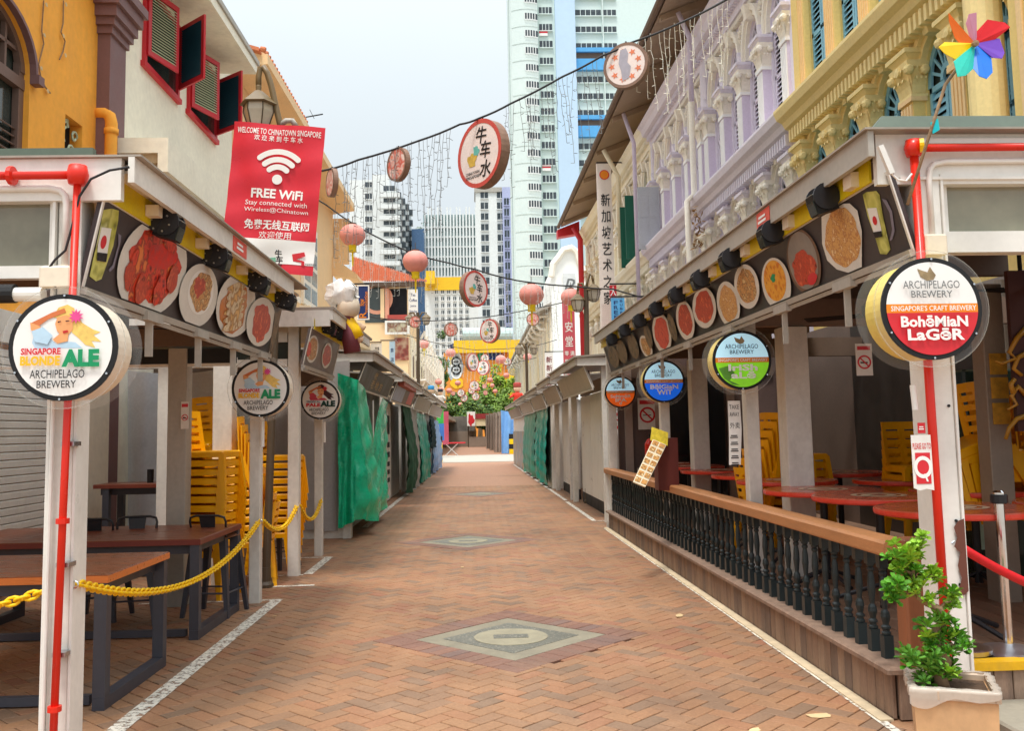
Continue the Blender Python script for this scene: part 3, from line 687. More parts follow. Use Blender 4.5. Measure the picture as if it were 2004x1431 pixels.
# -- round drum beer signs
def drum_sign(c, r, a, lab, kind, rim, dark_flip=False, emit=False):
    cx, cy, cz = c; t_ = thing('beer_sign', lab, 'sign', (cx, cy, cz), a, group='round beer signs on the stall posts')
    M = plane_m((cx, cy, cz), (1, 0, 0), (0, 0, 1))
    def zc(z): return M @ Matrix.Translation((0, 0, z))
    b = MB(); b.cyl((cx, cy+.012, cz), (cx, cy+.19, cz), r*1.0, n=48, caps=True); b.build('drum', rim, t_)
    b = MB(); b.cyl((cx, cy+.195, cz), (cx, cy+.203, cz), r*1.19, n=48); b.build('back_plate', acrylic, t_)
    b = MB(); b.ring(M, 0, 0, r*.94, r*1.035, .004, 48); b.cyl((cx, cy, cz), (cx, cy+.01, cz), r*1.035, n=48); b.build('black_rim', blackm, t_)
    b = MB(); b.ring(M, 0, 0, r*1.03, r*1.19, .001, 48); b.ring(M, 0, 0, r*1.165, r*1.19, -.012, 48); b.build('clear_rim', acrylic, t_)
    b = MB(); b.ring(M, 0, 0, r*1.172, r*1.192, .002, 48); b.build('rim_edge', paint('acrylic_edge', 176, 172, 160, rough=.2, alpha=.4), t_)
    b = MB()
    for k in range(6):
        t = k*PI/3+.5; p = M @ Vector((r*1.0*math.cos(t), r*1.0*math.sin(t), .004)); b.cyl(p, p+Vector((0, -.012, 0)), r*.022, n=8)
    b.build('screw', chrome, t_)
    R = r*.94; k0 = [.006]
    def part(pts, m_, name):
        k0[0] += .0007; b_ = MB(); b_.flat(ccw([(x*R, y*R) for x, y in pts]), M, k0[0]); return b_.build(name, m_, t_)
    def words_(items, m_, z=.021):
        b_ = MB()
        for body, x, y, wd, h, bo in items: b_.text(body, M, x*R, y*R, h=h*R, w=wd*R, bold=bo, z=z)
        return b_.build('lettering', m_, t_)
    def seg(y0, y1):
        n = 24; a0, a1 = math.asin(max(-1, y0)), math.asin(min(1, y1))
        rt = [(math.cos(a0+(a1-a0)*k/n), math.sin(a0+(a1-a0)*k/n)) for k in range(n+1)]
        return rt+[(-x, y) for x, y in reversed(rt)]
    if kind in ('blonde', 'tropical'):
        tr = kind == 'tropical'
        part([(math.cos(2*PI*k/48), math.sin(2*PI*k/48)) for k in range(48)], printw, 'face')
        hair = hair_d if tr else hair_y; cloth = paint('print_rose', 214, 70, 90, rough=.45, var=.1) if tr else printlb
        part([(-.6, .2), (-.3, .24), (-.12, .05), (.05, .12), (.25, .1), (.4, -.02), (-.55, -.02), (-.62, .1)], cloth, 'blouse_print')
        part([(.1, .72), (.28, .66), (.38, .5), (.6, .36), (.76, .3), (.62, .24), (.78, .1), (.58, .12), (.66, -.02), (.46, .04), (.32, .18), (.18, .3), (.12, .5)], hair, 'hair_print')
        part([(-.22, .62), (-.1, .82), (.08, .88), (.22, .8), (.24, .62), (.16, .5), (-.1, .6)], hair, 'hair_print')
        part([(-.12, .62), (.06, .66), (.2, .6), (.2, .36), (.1, .24), (-.02, .22), (-.12, .34), (-.16, .48)], skin_p, 'face_print')
        part([(-.2, .16), (-.06, .28), (.12, .3), (.1, .12), (-.1, .08)], skin_p, 'neck_print')
        part([(-.66, .5), (-.6, .36), (-.3, .58), (.06, .72), (.02, .8), (-.22, .72)], skin_d, 'arm_print')
        part([(-.66, .52), (-.64, .36), (-.5, .3), (-.4, .36), (-.46, .44)], skin_p, 'arm_print')
        part([(-.62, .34), (-.4, .42), (-.2, .24), (-.3, .06), (-.56, .12)], cloth, 'sleeve_print')
        part([(.02, .28), (.12, .31), (.1, .35), (.0, .33)], paint('print_lips', 200, 40, 40), 'lips_print')
        part([(-.1, .5), (-.03, .52), (-.04, .54), (-.1, .53)], hair_d, 'eye_print'); part([(.06, .52), (.14, .53), (.13, .55), (.06, .545)], hair_d, 'eye_print')
        fl = []
        for k in range(20): rr = .155 if k % 2 else .085; fl.append((.27+rr*math.cos(k*PI/10), .63+rr*math.sin(k*PI/10)))
        part(fl, printr if tr else printpink, 'flower_print')
        if tr:
            words_([('TROPICAL', -.38, -.1, .78, .11, .02)], printnavy); words_([('PALE', -.38, -.28, .8, .2, .05)], printr); words_([('ALE', .43, -.22, .84, .34, .06)], paint('print_dark_green', 10, 62, 52))
        else:
            words_([('SINGAPORE', -.41, -.085, .8, .14, .04)], printr); words_([('BLONDE', -.42, -.275, .8, .2, .05)], printy); words_([('ALE', .39, -.23, .76, .36, .06)], printg)
        words_([('ARCHIPELAGO', -.07, -.55, 1.1, .175, .005), ('BREWERY', -.08, -.76, .79, .155, .005)], printk)
    else:
        top, low, l1, l2 = {'bohemian': (printw, printr, 'BohēMiaN', 'LaGēR'), 'irish': (printsky, printlg, 'IriSh', 'aLē'), 'belgian': (printsky, printb, 'BēlGiaN', 'WiT'), 'summer': (printsky, paint('print_rust', 206, 84, 20, emit=.3, rough=.42, var=.15, scale=12), 'SuMmēR', 'IPA')}[kind]
        part(seg(.1, 1), top, 'face'); part(seg(-.09, .1), printo, 'band'); part(seg(-1, -.09), low, 'face')
        if kind == 'irish': part([(-.9, -.3), (-.5, -.2), (-.3, -.5), (-.5, -.75), (-.1, -.95), (-.4, -.9), (-.7, -.68)], paint('print_hill_green', 90, 150, 50, rough=.42, var=.2, scale=12), 'hill_print')
        part([(-.28, .86), (-.18, .82), (-.06, .78), (.0, .9), (.06, .8), (.12, .72), (.06, .62), (-.08, .6), (-.22, .68)], paint('print_bird', 150, 130, 96, rough=.5, var=.25, scale=30), 'bird_emblem')
        words_([('ARCHIPELAGO', -.02, .505, 1.24, .17, .005), ('BREWERY', -.02, .30, .9, .15, .005)], printgrey if kind == 'bohemian' else paint('print_slate', 40, 62, 74))
        words_([("SINGAPORE'S CRAFT BREWERY", 0, .0, 1.86, .115, .01)], printw)
        words_([(l1, 0, -.28, 1.46 if len(l1) > 5 else 1.1, .25, .035), (l2, .02, -.56, 1.24 if len(l2) > 4 else .95 if kind == 'irish' else .8, .26, .035)], printw)
        if kind == 'summer':
            b_ = MB(); b_.ring(M, 0, -.8*R, .04*R, .09*R, .0125, 16); b_.build('emblem_ring', printw, t_)
    return t_

# -- street lantern head, hexagonal, hangs at origin (top of finial at z=0)
def lantern_head(t_, c, s=1.0, name='lantern', hang=True):
    x, y, z = c
    b = MB(); b.lathe([(.02*s, 0), (.03*s, -.01*s), (.03*s, -.06*s), (.045*s, -.07*s)], (x, y, z), 10)
    b.lathe([(.05*s, -.07*s), (.19*s, -.2*s), (.205*s, -.215*s), (.19*s, -.225*s)], (x, y, z), 6); cap = b.build('lantern_cap', bronze, t_)
    b = MB(); b.lathe([(.15*s, -.225*s), (.155*s, -.3*s), (.105*s, -.46*s), (.06*s, -.5*s)], (x, y, z), 6); gl = b.build('lantern_glass', paint('frosted_lamp_glass', 196, 186, 168, rough=.25, var=.1), t_)
    b = MB()
    for k in range(6):
        t = k*PI/3
        b.tube([(x+r_*s*math.cos(t), y+r_*s*math.sin(t), z+zz*s) for r_, zz in ((.157, -.225), (.162, -.3), (.11, -.462), (.064, -.502))], .007*s, 5)
    for r_, zz in ((.111, -.462), (.064, -.502)): b.tube([(x+r_*s*math.cos(k*PI/3), y+r_*s*math.sin(k*PI/3), z+zz*s) for k in range(6)], .007*s, 5, True)
    b.build('lantern_frame', bronzedk, t_)
# -- hinged louvre shutter; slats as separate pieces when near. Panel: origin hinge bottom, width along +X local, height z
def shutter_proto(w_, h_, fm, sm, n, tilt=.75, mid=False):
    b = MB(); t = .035; f = w_*.1
    b.box(0, f, -t/2, t/2, 0, h_); b.box(w_-f, w_, -t/2, t/2, 0, h_); b.box(f, w_-f, -t/2, t/2, 0, f*1.1); b.box(f, w_-f, -t/2, t/2, h_-f*1.1, h_)
    if mid: b.box(f, w_-f, -t/2, t/2, h_*.42, h_*.42+f)
    fr = b.mesh('shutter', fm)
    b = MB(); R = Matrix.Rotation(tilt, 4, 'X'); b.box(f, w_-f, -.034, .034, -.004, .004, R); sl = b.mesh('slat', sm)
    zs = [f*1.1+(h_-2.2*f)*(k+.5)/n for k in range(n)]
    if mid: zs = [z for z in zs if not (h_*.42-.01 < z < h_*.42+f+.01)]
    return fr, sl, zs
def put_shutter(parent, proto, loc, rot):
    fr, sl, zs = proto; s_ = inst('shutter', fr, parent, loc, (0, 0, rot)); BASE[s_.name] = Vector((0, 0, 0))
    for z in zs: inst('slat', sl, s_, (0, 0, z))
    return s_
# ------------------------------------------------------------------ left row of stalls (frame LA)
st = thing('market_stall', 'white steel framed beer stall in the left foreground with seafood menu board', 'stall', (-2.6, 6.4, 0), LA, group='street food stalls')
def post(parent, x, y, z0, z1, w_=.095, m_=white, name='post', w2=None):
    b_ = MB(); w2 = w2 or w_; b_.bbox(x-w_/2, x+w_/2, y-w2/2, y+w2/2, z0, z1, .006); return b_.build(name, m_, parent)
for x, y, z0, z1, w_, m_ in ((-1.975, 4.44, 0, 2.70, .10, white), (-2.125, 8.66, 0, 2.68, .10, white), (-2.82, 8.62, 0, 2.34, .17, greypaint), (-3.9, 8.62, 0, 2.34, .15, taupe), (-4.7, 4.6, 0, 2.7, .12, white)): post(st, x, y, z0, z1, w_, m_)
b = MB(); b.box(-1.922, -1.91, 4.38, 4.52, 0, 2.68); b.box(-2.044, -2.03, 4.37, 4.5, 0, 2.66); b.build('post_flange', white2, st)
# roof and end fascia
b = MB()
n = 42
for k in range(n):
    xa = -4.0+2.1*k/n; xb = -4.0+2.1*(k+1)/n; za = .012*(k % 2); zb = .012*((k+1) % 2)
    b.poly([(xa, 4.5, 2.93+za), (xb, 4.5, 2.93+zb), (xb, 8.5, 2.93+zb), (xa, 8.5, 2.93+za)])
b.box(-4.0, -1.9, 4.46, 4.5, 2.87, 2.945); b.build('roof_sheet', darkroof, st)
b = MB(); b.box(-4.0, -1.62, 4.34, 8.5, 2.862, 2.872); b.build('roof_lip', greyroof, st)
b = MB(); b.box(-5.0, -1.72, 4.36, 4.4, 2.655, 2.86); b.build('end_fascia', white2, st)
b = MB(); b.box(-1.68, -1.65, 4.34, 8.02, 2.735, 2.86); b.build('street_fascia', white, st); b = MB(); b.box(-1.9, -1.681, 4.405, 8.02, 2.83, 2.84); b.build('fascia_soffit', taupe, st)
b = MB(); b.box(-4.0, -1.7, 4.42, 8.5, 2.80, 2.815); b.build('ceiling', paint('pale_ceiling', 214, 204, 190, rough=.8), st)
for y in (5.6, 7.0, 8.45): b = MB(); b.box(-4.0, -1.95, y, y+.09, 2.62, 2.79); b.build('rafter', brownbeam, st)
b = MB(); b.box(-4.1, -2.2, 8.55, 8.64, 2.36, 2.56); b.build('rear_beam', brownbeam, st)
b = MB(); b.box(-4.1, -2.3, 8.56, 8.62, 2.20, 2.335); b.build('rolled_blind', blackm, st)
b = MB(); b.box(-5, -2.3, 8.55, 8.57, 2.17, 2.195); b.build('blind_rail', white2, st)
# end window over the entrance
zt, zb_ = dp(60, 372, 4.4, LA).z, dp(60, 520, 4.4, LA).z
b = MB(); b.box(-5, -2.03, 4.40, 4.46, zt-.005, 2.655); b.box(-5, -2.03, 4.40, 4.46, zb_-.06, zb_); b.box(-2.07, -2.03, 4.402, 4.462, zb_, zt); b.build('window_frame', white2, st)
b = MB(); b.box(-5, -2.07, 4.425, 4.432, zb_, zt-.005); b.build('window_pane', paint('reflecting_stall_glass', 132, 128, 108, rough=.06, var=.25, scale=1.5, spec=.9, rvar=.02), st)
b = MB(); b.cyl((-5, 4.36, zb_-.14), (-2.2, 4.36, zb_-.14), .045, n=14); b.build('blind_roller', blackm, st)
b = MB(); b.cyl((-2.2, 4.36, zb_-.145), (-2.07, 4.36, zb_-.145), .034, n=14); b.build('roller_cap', white2, st)
# red fire pipe and its fittings
pz = dp(75, 342, 4.3, LA).z; px_ = dp(152, 348, 4.31, LA).x; pxb = dp(103, 1428, 4.31, LA).x
b = MB(); b.tube([(-5, 4.31, pz), (px_-.03, 4.31, pz)], .020, 10); b.tube([(px_, 4.31, pz), (pxb, 4.31, 0)], .0175, 10); fp = b.build('fire_pipe', redpipe, st, smooth=True)
b = MB(); b.lathe([(.0, -.05), (.04, -.045), (.05, 0), (.04, .045), (0, .05)], (px_, 4.31, pz), 14); b.build('pipe_elbow', redpipe, st, smooth=True)
for z in (.32, 1.15): pm = pxb+(px_-pxb)*z/pz; b = MB(); b.cyl((pm, 4.31, z-.012), (pm, 4.31, z+.012), .03, n=12); b.build('pipe_coupling', redpipe, st)
b = MB(); b.cyl((-2.22, 4.31, pz), (-2.20, 4.31, pz), .045, n=12); b.build('pipe_coupling', redpipe, st)
for z in (.55, .95, 1.5): pm = pxb+(px_-pxb)*z/pz; b = MB(); b.box(pm-.03, pm+.03, 4.325, 4.4, z-.01, z+.01); b.build('pipe_clip', steel, st)
b = MB(); b.tube([(-2.012, 4.36, 1.7), (-2.022, 4.36, .0)], .010, 8); b.build('thin_conduit', white2, st)
for x_, y_, z_ in ((-1.905, 4.42, dp(150, 1143, 4.42, LA).z), (-2.06, 8.6, dp(517, 1020, 8.6, LA).z)): b = MB(); b.tube([(x_+.016*math.cos(t*.7), y_-.03, z_+.016*math.sin(t*.7)) for t in range(9)], .004, 5, True); b.build('eye_hook', chrome, st)
for x_, y_, z_ in ((-2.06, 8.6, 1.42), (-2.05, 11.8, 1.42)): b = MB(); b.cyl((x_+.02, y_-.06, z_), (x_+.02, y_-.06, z_+.26), .018, n=10); b.build('tube_fitting', printw, st)
b = MB(); z1 = dp(60, 372, 4.38, LA).z; xr = dp(128, 400, 4.34, LA).x
b.tube([(-5, 4.35, z1), (xr-.08, 4.35, z1), (xr-.03, 4.35, z1-.012), (xr-.008, 4.35, z1-.035), (xr, 4.35, z1-.08), (xr, 4.35, zb_-.03)], .016, 10); b.build('conduit', white2, st, smooth=True)
jb = dp(108, 540, 4.3, LA); b = MB(); b.bbox(jb.x-.075, jb.x+.075, 4.29, 4.36, jb.z-.05, jb.z+.05, .012); b.build('junction_box', signrim_c, st)
cp = [dp(*q, 4.30, LA) for q in ((253, 327), (215, 333), (178, 350), (155, 385), (142, 440), (128, 490), (108, 508), (92, 530), (93, 556), (110, 560))]
b = MB(); b.tube(cp, .006, 6); b.build('loose_cable', cable, st, smooth=True)
# menu board
def menu_board(parent, xb, zb, xt, zt, y0, y1, a, side, m_=boarddark):
    up = Vector((xt-xb, 0, zt-zb)); H = up.length; L = y1-y0
    M = plane_m((xb, y0, zb), (0, 1, 0), up) if side < 0 else plane_m((xb, y1, zb), (0, -1, 0), up)
    b_ = MB(); b_.prism([(0, 0), (L, 0), (L, H), (0, H)], M, -.03); mb_ = b_.build('menu_board', m_, parent)
    b_ = MB(); e = .018
    for q in ([(-e, -e), (0, -e), (0, H+e), (-e, H+e)], [(L, -e), (L+e, -e), (L+e, H+e), (L, H+e)], [(0, H), (L, H), (L, H+e), (0, H+e)]): b_.prism(q, M, .008)
    b_.build('board_frame', white, mb_)
    b_ = MB(); b_.prism([(-e, -e-.02), (L+e, -e-.02), (L+e, -.002), (-e, -.002)], M, .03); b_.prism([(-e, -.07), (L+e, -.07), (L+e, -.045), (-e, -.045)], M, .02); b_.build('lower_rail', greypaint, mb_)
    return mb_, M, L, H
mb1, M1, L1, H1 = menu_board(st, -1.9, 2.245, -1.81, 2.665, 4.39, 8.15, LA, -1)
P = Print(M1, LA, L1, H1)
z5 = lambda pts: [(150+x/3.578, 300+y/3.578) for x, y in pts]
def el5(cx, cy, rx, ry, rot=0): return z5(ellpts(cx, cy, rx, ry, 36, rot))
P.px(z5([(182, 395), (240, 385), (290, 400), (285, 470), (250, 650), (168, 880), (130, 895), (85, 860), (105, 760), (150, 560)]), beer, mb1, 'beer_glass_picture')
P.px(z5([(285, 560), (305, 575), (300, 620), (255, 800), (225, 830), (215, 815), (245, 780), (285, 640)]), paint('print_glass_handle', 130, 124, 140, rough=.4), mb1, 'glass_handle_picture')
P.px(z5([(165, 515), (236, 525), (195, 760), (132, 750), (140, 640)]), printw, mb1, 'label_picture'); P.px(el5(178, 620, 20, 48, .2), printr, mb1, 'label_seal_picture')
P.px(z5([(134, 690), (205, 700), (195, 760), (130, 748)]), printk, mb1, 'label_band_picture')
P.px(el5(515, 800, 240, 345, .22), platew, mb1, 'plate_picture'); P.px(z5(blob(515, 800, 175, 265, 44, .22, .2, 3)), crab, mb1, 'crab_picture')
P.px(z5(blob(585, 720, 105, 90, 30, .1, 0, 4)), paint('crab_shell_print', 214, 44, 30, rough=.4, var=.2, scale=18, fine=.15), mb1, 'crab_shell_picture')
for s_, q in enumerate([(410, 760, 45, 120, .3), (350, 860, 35, 100, .1), (640, 640, 40, 60, -.5), (430, 950, 40, 110, .15), (560, 960, 40, 110, .25), (650, 880, 35, 100, .2)]):
    P.px(z5(blob(*q[:4], 20, .15, q[4], 10+s_)), [crab, prawn][s_ % 2], mb1, 'crab_claw_picture')
P.px(el5(830, 990, 135, 222, .12), platew, mb1, 'plate_picture'); P.px(el5(845, 968, 90, 158, .12), printw, mb1, 'bowl_picture'); P.px(z5(blob(848, 965, 74, 138, 34, .14, .12, 5)), noodle, mb1, 'noodle_picture')
P.px(z5(blob(835, 930, 40, 70, 24, .3, .12, 25)), prawn, mb1, 'shrimp_picture')
P.px(el5(1090, 1060, 136, 225, .16), platew, mb1, 'plate_picture'); P.px(z5(blob(1075, 1080, 92, 180, 34, .12, .2, 6)), paint('sauce_print', 200, 120, 50, rough=.35, var=.2, scale=10), mb1, 'sauce_picture')
for k in range(6): P.px(z5(blob(1100-k*8, 930+k*55, 74, 30, 20, .1, -.35, 30+k)), duck, mb1, 'sliced_duck_picture')
P.px(el5(1260, 1175, 102, 172, .12), platew, mb1, 'plate_picture'); P.px(z5(blob(1262, 1180, 62, 135, 30, .16, .1, 7)), prawn, mb1, 'prawn_picture')
P.px(z5([(1365, 1050), (1435, 1090), (1435, 1400), (1320, 1380)]), satay, mb1, 'wood_picture')
# yellow strip above the board
def strip(parent, x0, z0, z1, y0, y1, side, logos):
    b_ = MB(); b_.box(x0, x0+.012*side*-1, y0, y1, z0, z1); s_ = b_.build('yellow_strip', yellowstrip, parent)
    Mx = plane_m((x0, y0, z0), (0, 1, 0), (0, 0, 1)) if side < 0 else plane_m((x0, y1, z0), (0, -1, 0), (0, 0, 1))
    for k, q in enumerate(logos):
        h = z1-z0; b_ = MB(); b_.flat(ccw(blob(q+.32, h*.45, .16, h*.45, 22, .3, 0, k)), Mx, .003); b_.build('lime_print', greenprint, s_)
        b_ = MB()
        for j in range(5): b_.flat([(q-.06+.028*j, h*.62), (q-.052+.028*j, h*.62), (q-.055+.026*j, h*.86+.02*(2-abs(j-2))*h), (q-.062+.026*j, h*.86)], Mx, .004)
        b_.text('Tiger', Mx, q, h*.5, h=h*.2, w=.15, bold=.01, z=.004, shear=.2)
        b_.flat([(q-.01, h*.12), (q+.01, h*.12), (q+.012, h*.32), (q-.012, h*.32)], Mx, .004); b_.build('strip_emblem', paint('brown_emblem_print', 110, 84, 10, rough=.5), s_)
    return s_
def crown(): pass
strip(st, -1.805, 2.668, 2.825, 4.40, 8.2, -1, (.25, 1.2, 2.15, 3.0))
for y in (4.9, 5.75, 6.7, 7.6): b = MB(); b.box(-1.79, -1.72, y-.03, y+.03, 2.70, 2.76); b.build('mounting_block', signrim_c, st)
for y in (5.25, 6.15, 7.0, 7.85): b = MB(); b.box(-1.92, -1.88, y, y+.02, 1.98, 2.2); b.box(-1.9, -1.86, y-.12, y+.12, 2.175, 2.225); b.build('hanger_bracket', greypaint, st)
for k, (px, py, xx) in enumerate([(330, 438, -1.72), (428, 502, -1.72), (508, 552, -1.72), (562, 587, -1.70)]):
    p = xp(px, py, xx, LA); spotlight(p, LA, 0, 'black spotlight under the left foreground awning, %s from the camera' % ORD[k], 'spotlights under the stall awnings')
b = MB(); Mx = plane_m((-1.648, 0, 2.74), (0, 1, 0), (0, 0, 1)); y0 = xp(465, 485, -1.65, LA).y; b.box(-1.649, -1.645, y0-.12, y0+.22, 2.75, 2.85); tg = b.build('number_plate', paint('red_tag', 226, 80, 62, rough=.4), st)
b = MB(); dashes(b, plane_m((-1.644, y0+.05, 2.8), (0, 1, 0), (0, 0, 1)), 0, 0, .2, .06); b.build('lettering', printw, tg)
# beer signs on the street posts
c = dp(124, 680, 4.22, LA); drum_sign((c.x, 4.22, c.z), .236, LA, 'large round white beer sign with blonde woman on the left foreground post', 'blonde', signrim_c)
c = dp(510, 760, 8.42, LA); drum_sign((c.x, 8.42, c.z), .252, LA, 'smaller round white beer sign with blonde woman, left row second post', 'blonde', signrim_c)
c = dp(627, 783, 11.6, LA); drum_sign((c.x, 11.6, c.z), .235, LA, 'round white beer sign with dark-haired woman, farthest on the left row', 'tropical', signrim_c)
# second left stall
s2 = thing('market_stall', 'second left stall with two plates on its menu board and yellow chairs', 'stall', (-2.6, 11, 0), LA, group='street food stalls')
for x, y, z1, w_, m_ in ((-2.1, 10.25, 2.72, .12, white), (-2.12, 11.86, 2.2, .10, white), (-2.72, 9.75, 2.36, .2, white), (-3.5, 10.2, 2.3, .12, white)): post(s2, x, y, 0, z1, w_, m_)
b = MB(); b.box(-4.0, -1.62, 9.95, 13.4, 2.87, 2.90); b.build('roof_sheet', greyroof, s2)
b = MB(); b.box(-5, -1.66, 9.95, 9.99, 2.69, 2.868); b.build('end_fascia', white, s2)
b = MB(); b.box(-1.66, -1.63, 9.96, 13.2, 2.76, 2.868); b.build('street_fascia', white, s2)
b = MB(); b.box(-5, -2.17, 10.2, 10.3, 2.28, 2.36); b.box(-5, -2.17, 10.2, 10.3, 2.55, 2.66); b.box(-2.5, -2.42, 10.2, 10.29, 2.36, 2.55); b.build('end_frame', white, s2)
b = MB(); b.box(-5, -2.17, 10.24, 10.25, 2.36, 2.55); b.build('window_pane', glassdark, s2)
b = MB(); b.box(-4.0, -1.7, 9.99, 13.3, 2.84, 2.85); b.build('ceiling', MATS['pale_ceiling'], s2)
b = MB(); b.box(-5, -2.2, 12.9, 13.0, 2.2, 2.42); b.build('rear_beam', brownbeam, s2)
mb2, M2, L2, H2 = menu_board(s2, -1.93, 2.27, -1.84, 2.66, 9.85, 11.75, LA, -1, paint('faded_menu_print', 120, 108, 104, rough=.45, var=.15, scale=3))
P = Print(M2, LA, L2, H2); z8 = lambda pts: [(540+x/3.975, 560+y/3.975) for x, y in pts]
for k, (cx, cy, rx, ry) in enumerate([(280, 490, 46, 108), (392, 540, 38, 100)]):
    P.px(z8(ellpts(cx, cy, rx, ry, 30, .14)), platew, mb2, 'plate_picture'); P.px(z8(blob(cx, cy, rx*.82, ry*.82, 28, .1, .14, k)), [noodle, prawn][k], mb2, 'dish_picture')
P.px(z8(blob(250, 490, 18, 60, 20, .1, .1, 8)), redsoup, mb2, 'sauce_picture')
strip(s2, -1.83, 2.66, 2.77, 9.95, 13, -1, (.3, 1.3))
for k, (px, py) in enumerate([(645, 640), (660, 648), (672, 655), (683, 662)]):
    p = xp(px, py, -1.74, LA); spotlight((p.x, p.y, p.z), LA, 0, 'black spotlight under the second left awning, %s from the camera' % ORD[k], 'spotlights under the stall awnings')
# third left stall and on: wrapped and shuttered stalls down the left row
def drape(top, bot, x, y0, y1, fold, amp, seed, xb=0.0, nu=40, nv=26, notch=None):
    rnd = random.Random(seed); ph = rnd.uniform(0, 6); ph2 = rnd.uniform(0, 6); s_ = 1 if x > 0 else -1
    def fn(u, v):
        zt_ = top+(notch(u) if notch else 0); z = zt_+(bot-zt_)*v+.03*math.sin(u*9+ph)*v
        bulge = -s_*(xb*math.sin(v*PI*.75)**1.5 + amp*math.sin(u*fold*6.28+ph+v*1.3)*(.25+.75*v) + amp*.5*math.sin(u*fold*2.3*6.28+ph2-v*2)*(.3+.7*v))
        y = y0+(y1-y0)*u+.02*math.sin(v*7+ph)
        bulge += -s_*.015*math.sin(v*37+u*21+ph)
        return (x+bulge, y, z)
    b_ = MB(); b_.grid(fn, nu, nv); return b_
def simple_stall(y0, y1, x, label, a, boardm, zroof=2.72, ends=True, posts=True, txt=None, txm=None):
    s_ = 1 if x > 0 else -1; lean = .1*s_
    t_ = thing('market_stall', label, 'stall', (x+.7*s_, (y0+y1)/2, 0), a, group='street food stalls')
    X = lambda d: x+d*s_                # d>0 towards the building
    if posts:
        for y in (y0+.08, y1-.08): post(t_, X(.2), y, 0, zroof-.1, .11); post(t_, X(1.0), y, 0, zroof-.1, .11)
    b_ = MB(); b_.hexa([(X(-.32), y0-.1, zroof-.02), (X(1.75), y0-.1, zroof+.1), (X(1.75), y1+.05, zroof+.1), (X(-.32), y1+.05, zroof-.02), (X(-.32), y0-.1, zroof+.01), (X(1.75), y0-.1, zroof+.13), (X(1.75), y1+.05, zroof+.13), (X(-.32), y1+.05, zroof+.01)] if s_ > 0 else
        [(X(1.75), y0-.1, zroof+.1), (X(-.32), y0-.1, zroof-.02), (X(-.32), y1+.05, zroof-.02), (X(1.75), y1+.05, zroof+.1), (X(1.75), y0-.1, zroof+.13), (X(-.32), y0-.1, zroof+.01), (X(-.32), y1+.05, zroof+.01), (X(1.75), y1+.05, zroof+.13)]); b_.build('roof_sheet', greyroof, t_)
    b_ = MB(); b_.box(X(-.29), X(-.26), y0-.06, y1, zroof-.14, zroof-.022); b_.build('street_fascia', paint('dusty_fascia', 186, 174, 160, rough=.6, dirt=.3), t_)
    b_ = MB(); b_.box(X(-.26), X(.3), y0-.06, y0-.02, zroof-.15, zroof-.02); b_.build('end_fascia', white, t_)
    zt_, zb2 = zroof-.16, zroof-.52
    Mb = plane_m((X(0), y0+.05, zb2), (0, 1, 0), (X(-.14)-X(0), 0, zt_-zb2)) if s_ < 0 else plane_m((X(0), y1-.05, zb2), (0, -1, 0), (X(-.14)-X(0), 0, zt_-zb2))
    Lb = y1-y0-.1; Hb = math.hypot(.14, zt_-zb2); b_ = MB(); b_.prism([(0, 0), (Lb, 0), (Lb, Hb), (0, Hb)], Mb, -.03); bo = b_.build('name_board', boardm, t_)
    b_ = MB(); b_.prism([(-.03, -.03), (0, -.03), (0, Hb+.02), (-.03, Hb+.02)], Mb, .012); b_.prism([(Lb, -.03), (Lb+.03, -.03), (Lb+.03, Hb+.02), (Lb, Hb+.02)], Mb, .012); b_.prism([(0, -.03), (Lb, -.03), (Lb, 0), (0, 0)], Mb, .03); b_.build('board_frame', white, bo)
    if txt:
        b_ = MB()
        for body, cx, cy, h, wd in txt: b_.text(body, Mb, cx*Lb, cy*Hb, h=h*Hb, w=wd*Lb, bold=.015, z=.004)
        b_.build('lettering', txm, bo)
    return t_, Mb, Lb, Hb, bo
goldp = paint('gold_lettering', 190, 150, 60, rough=.4)
s3, *_ = simple_stall(13.9, 18.4, -1.93, 'left stall wrapped in emerald tarpaulin with gold letters on dark board', LA, paint('dark_sign_board', 88, 84, 78, rough=.5, var=.1), 2.75, txt=[('老', .38, .72, .3, .1), ('老 地 方', .5, .34, .42, .36)], txm=goldp)
def cornerdrape(u, v):
    pl_ = [(-2.16, 13.62), (-1.98, 13.58), (-1.86, 13.7), (-1.84, 14.6), (-1.86, 16.2), (-1.9, 18.2)]; t = u*5; i = min(4, int(t)); f = t-i; x = pl_[i][0]+(pl_[i+1][0]-pl_[i][0])*f; y = pl_[i][1]+(pl_[i+1][1]-pl_[i][1])*f
    zt_ = 2.42-.3*u-.85*math.exp(-((u-.70)/.10)**2)+.06*math.exp(-((u-.86)/.06)**2); bot = .16+.12*math.sin(u*5)**2; z = zt_+(bot-zt_)*v
    o_ = .075*math.sin(u*23+v*2.8+math.sin(v*5))*(.3+.7*v)+.04*math.sin(u*51-v*4+2*math.sin(v*7+u*9))*(.2+.8*v)+.02*math.sin(v*31+u*40)+.22*math.sin(max(0, v-.1)*PI*.62)**2*math.sin(min(1, u*1.15)*PI)**.6*(1-.25*max(0, v-.85)/.15)
    nx, ny = (.25, -.97) if u < .3 else (.97, -.25 if u < .5 else 0); return (x+nx*o_*.8, y+ny*o_*.6, z)
g = MB(); g.grid(cornerdrape, 70, 44)
tag(g.build('tarpaulin', tarp_green, None, (-1.93, 16, 0), LA, smooth=True), 'emerald green tarpaulin draped over the third left stall, bulging at its foot', 'tarpaulin', 'tarpaulins over closed stalls')
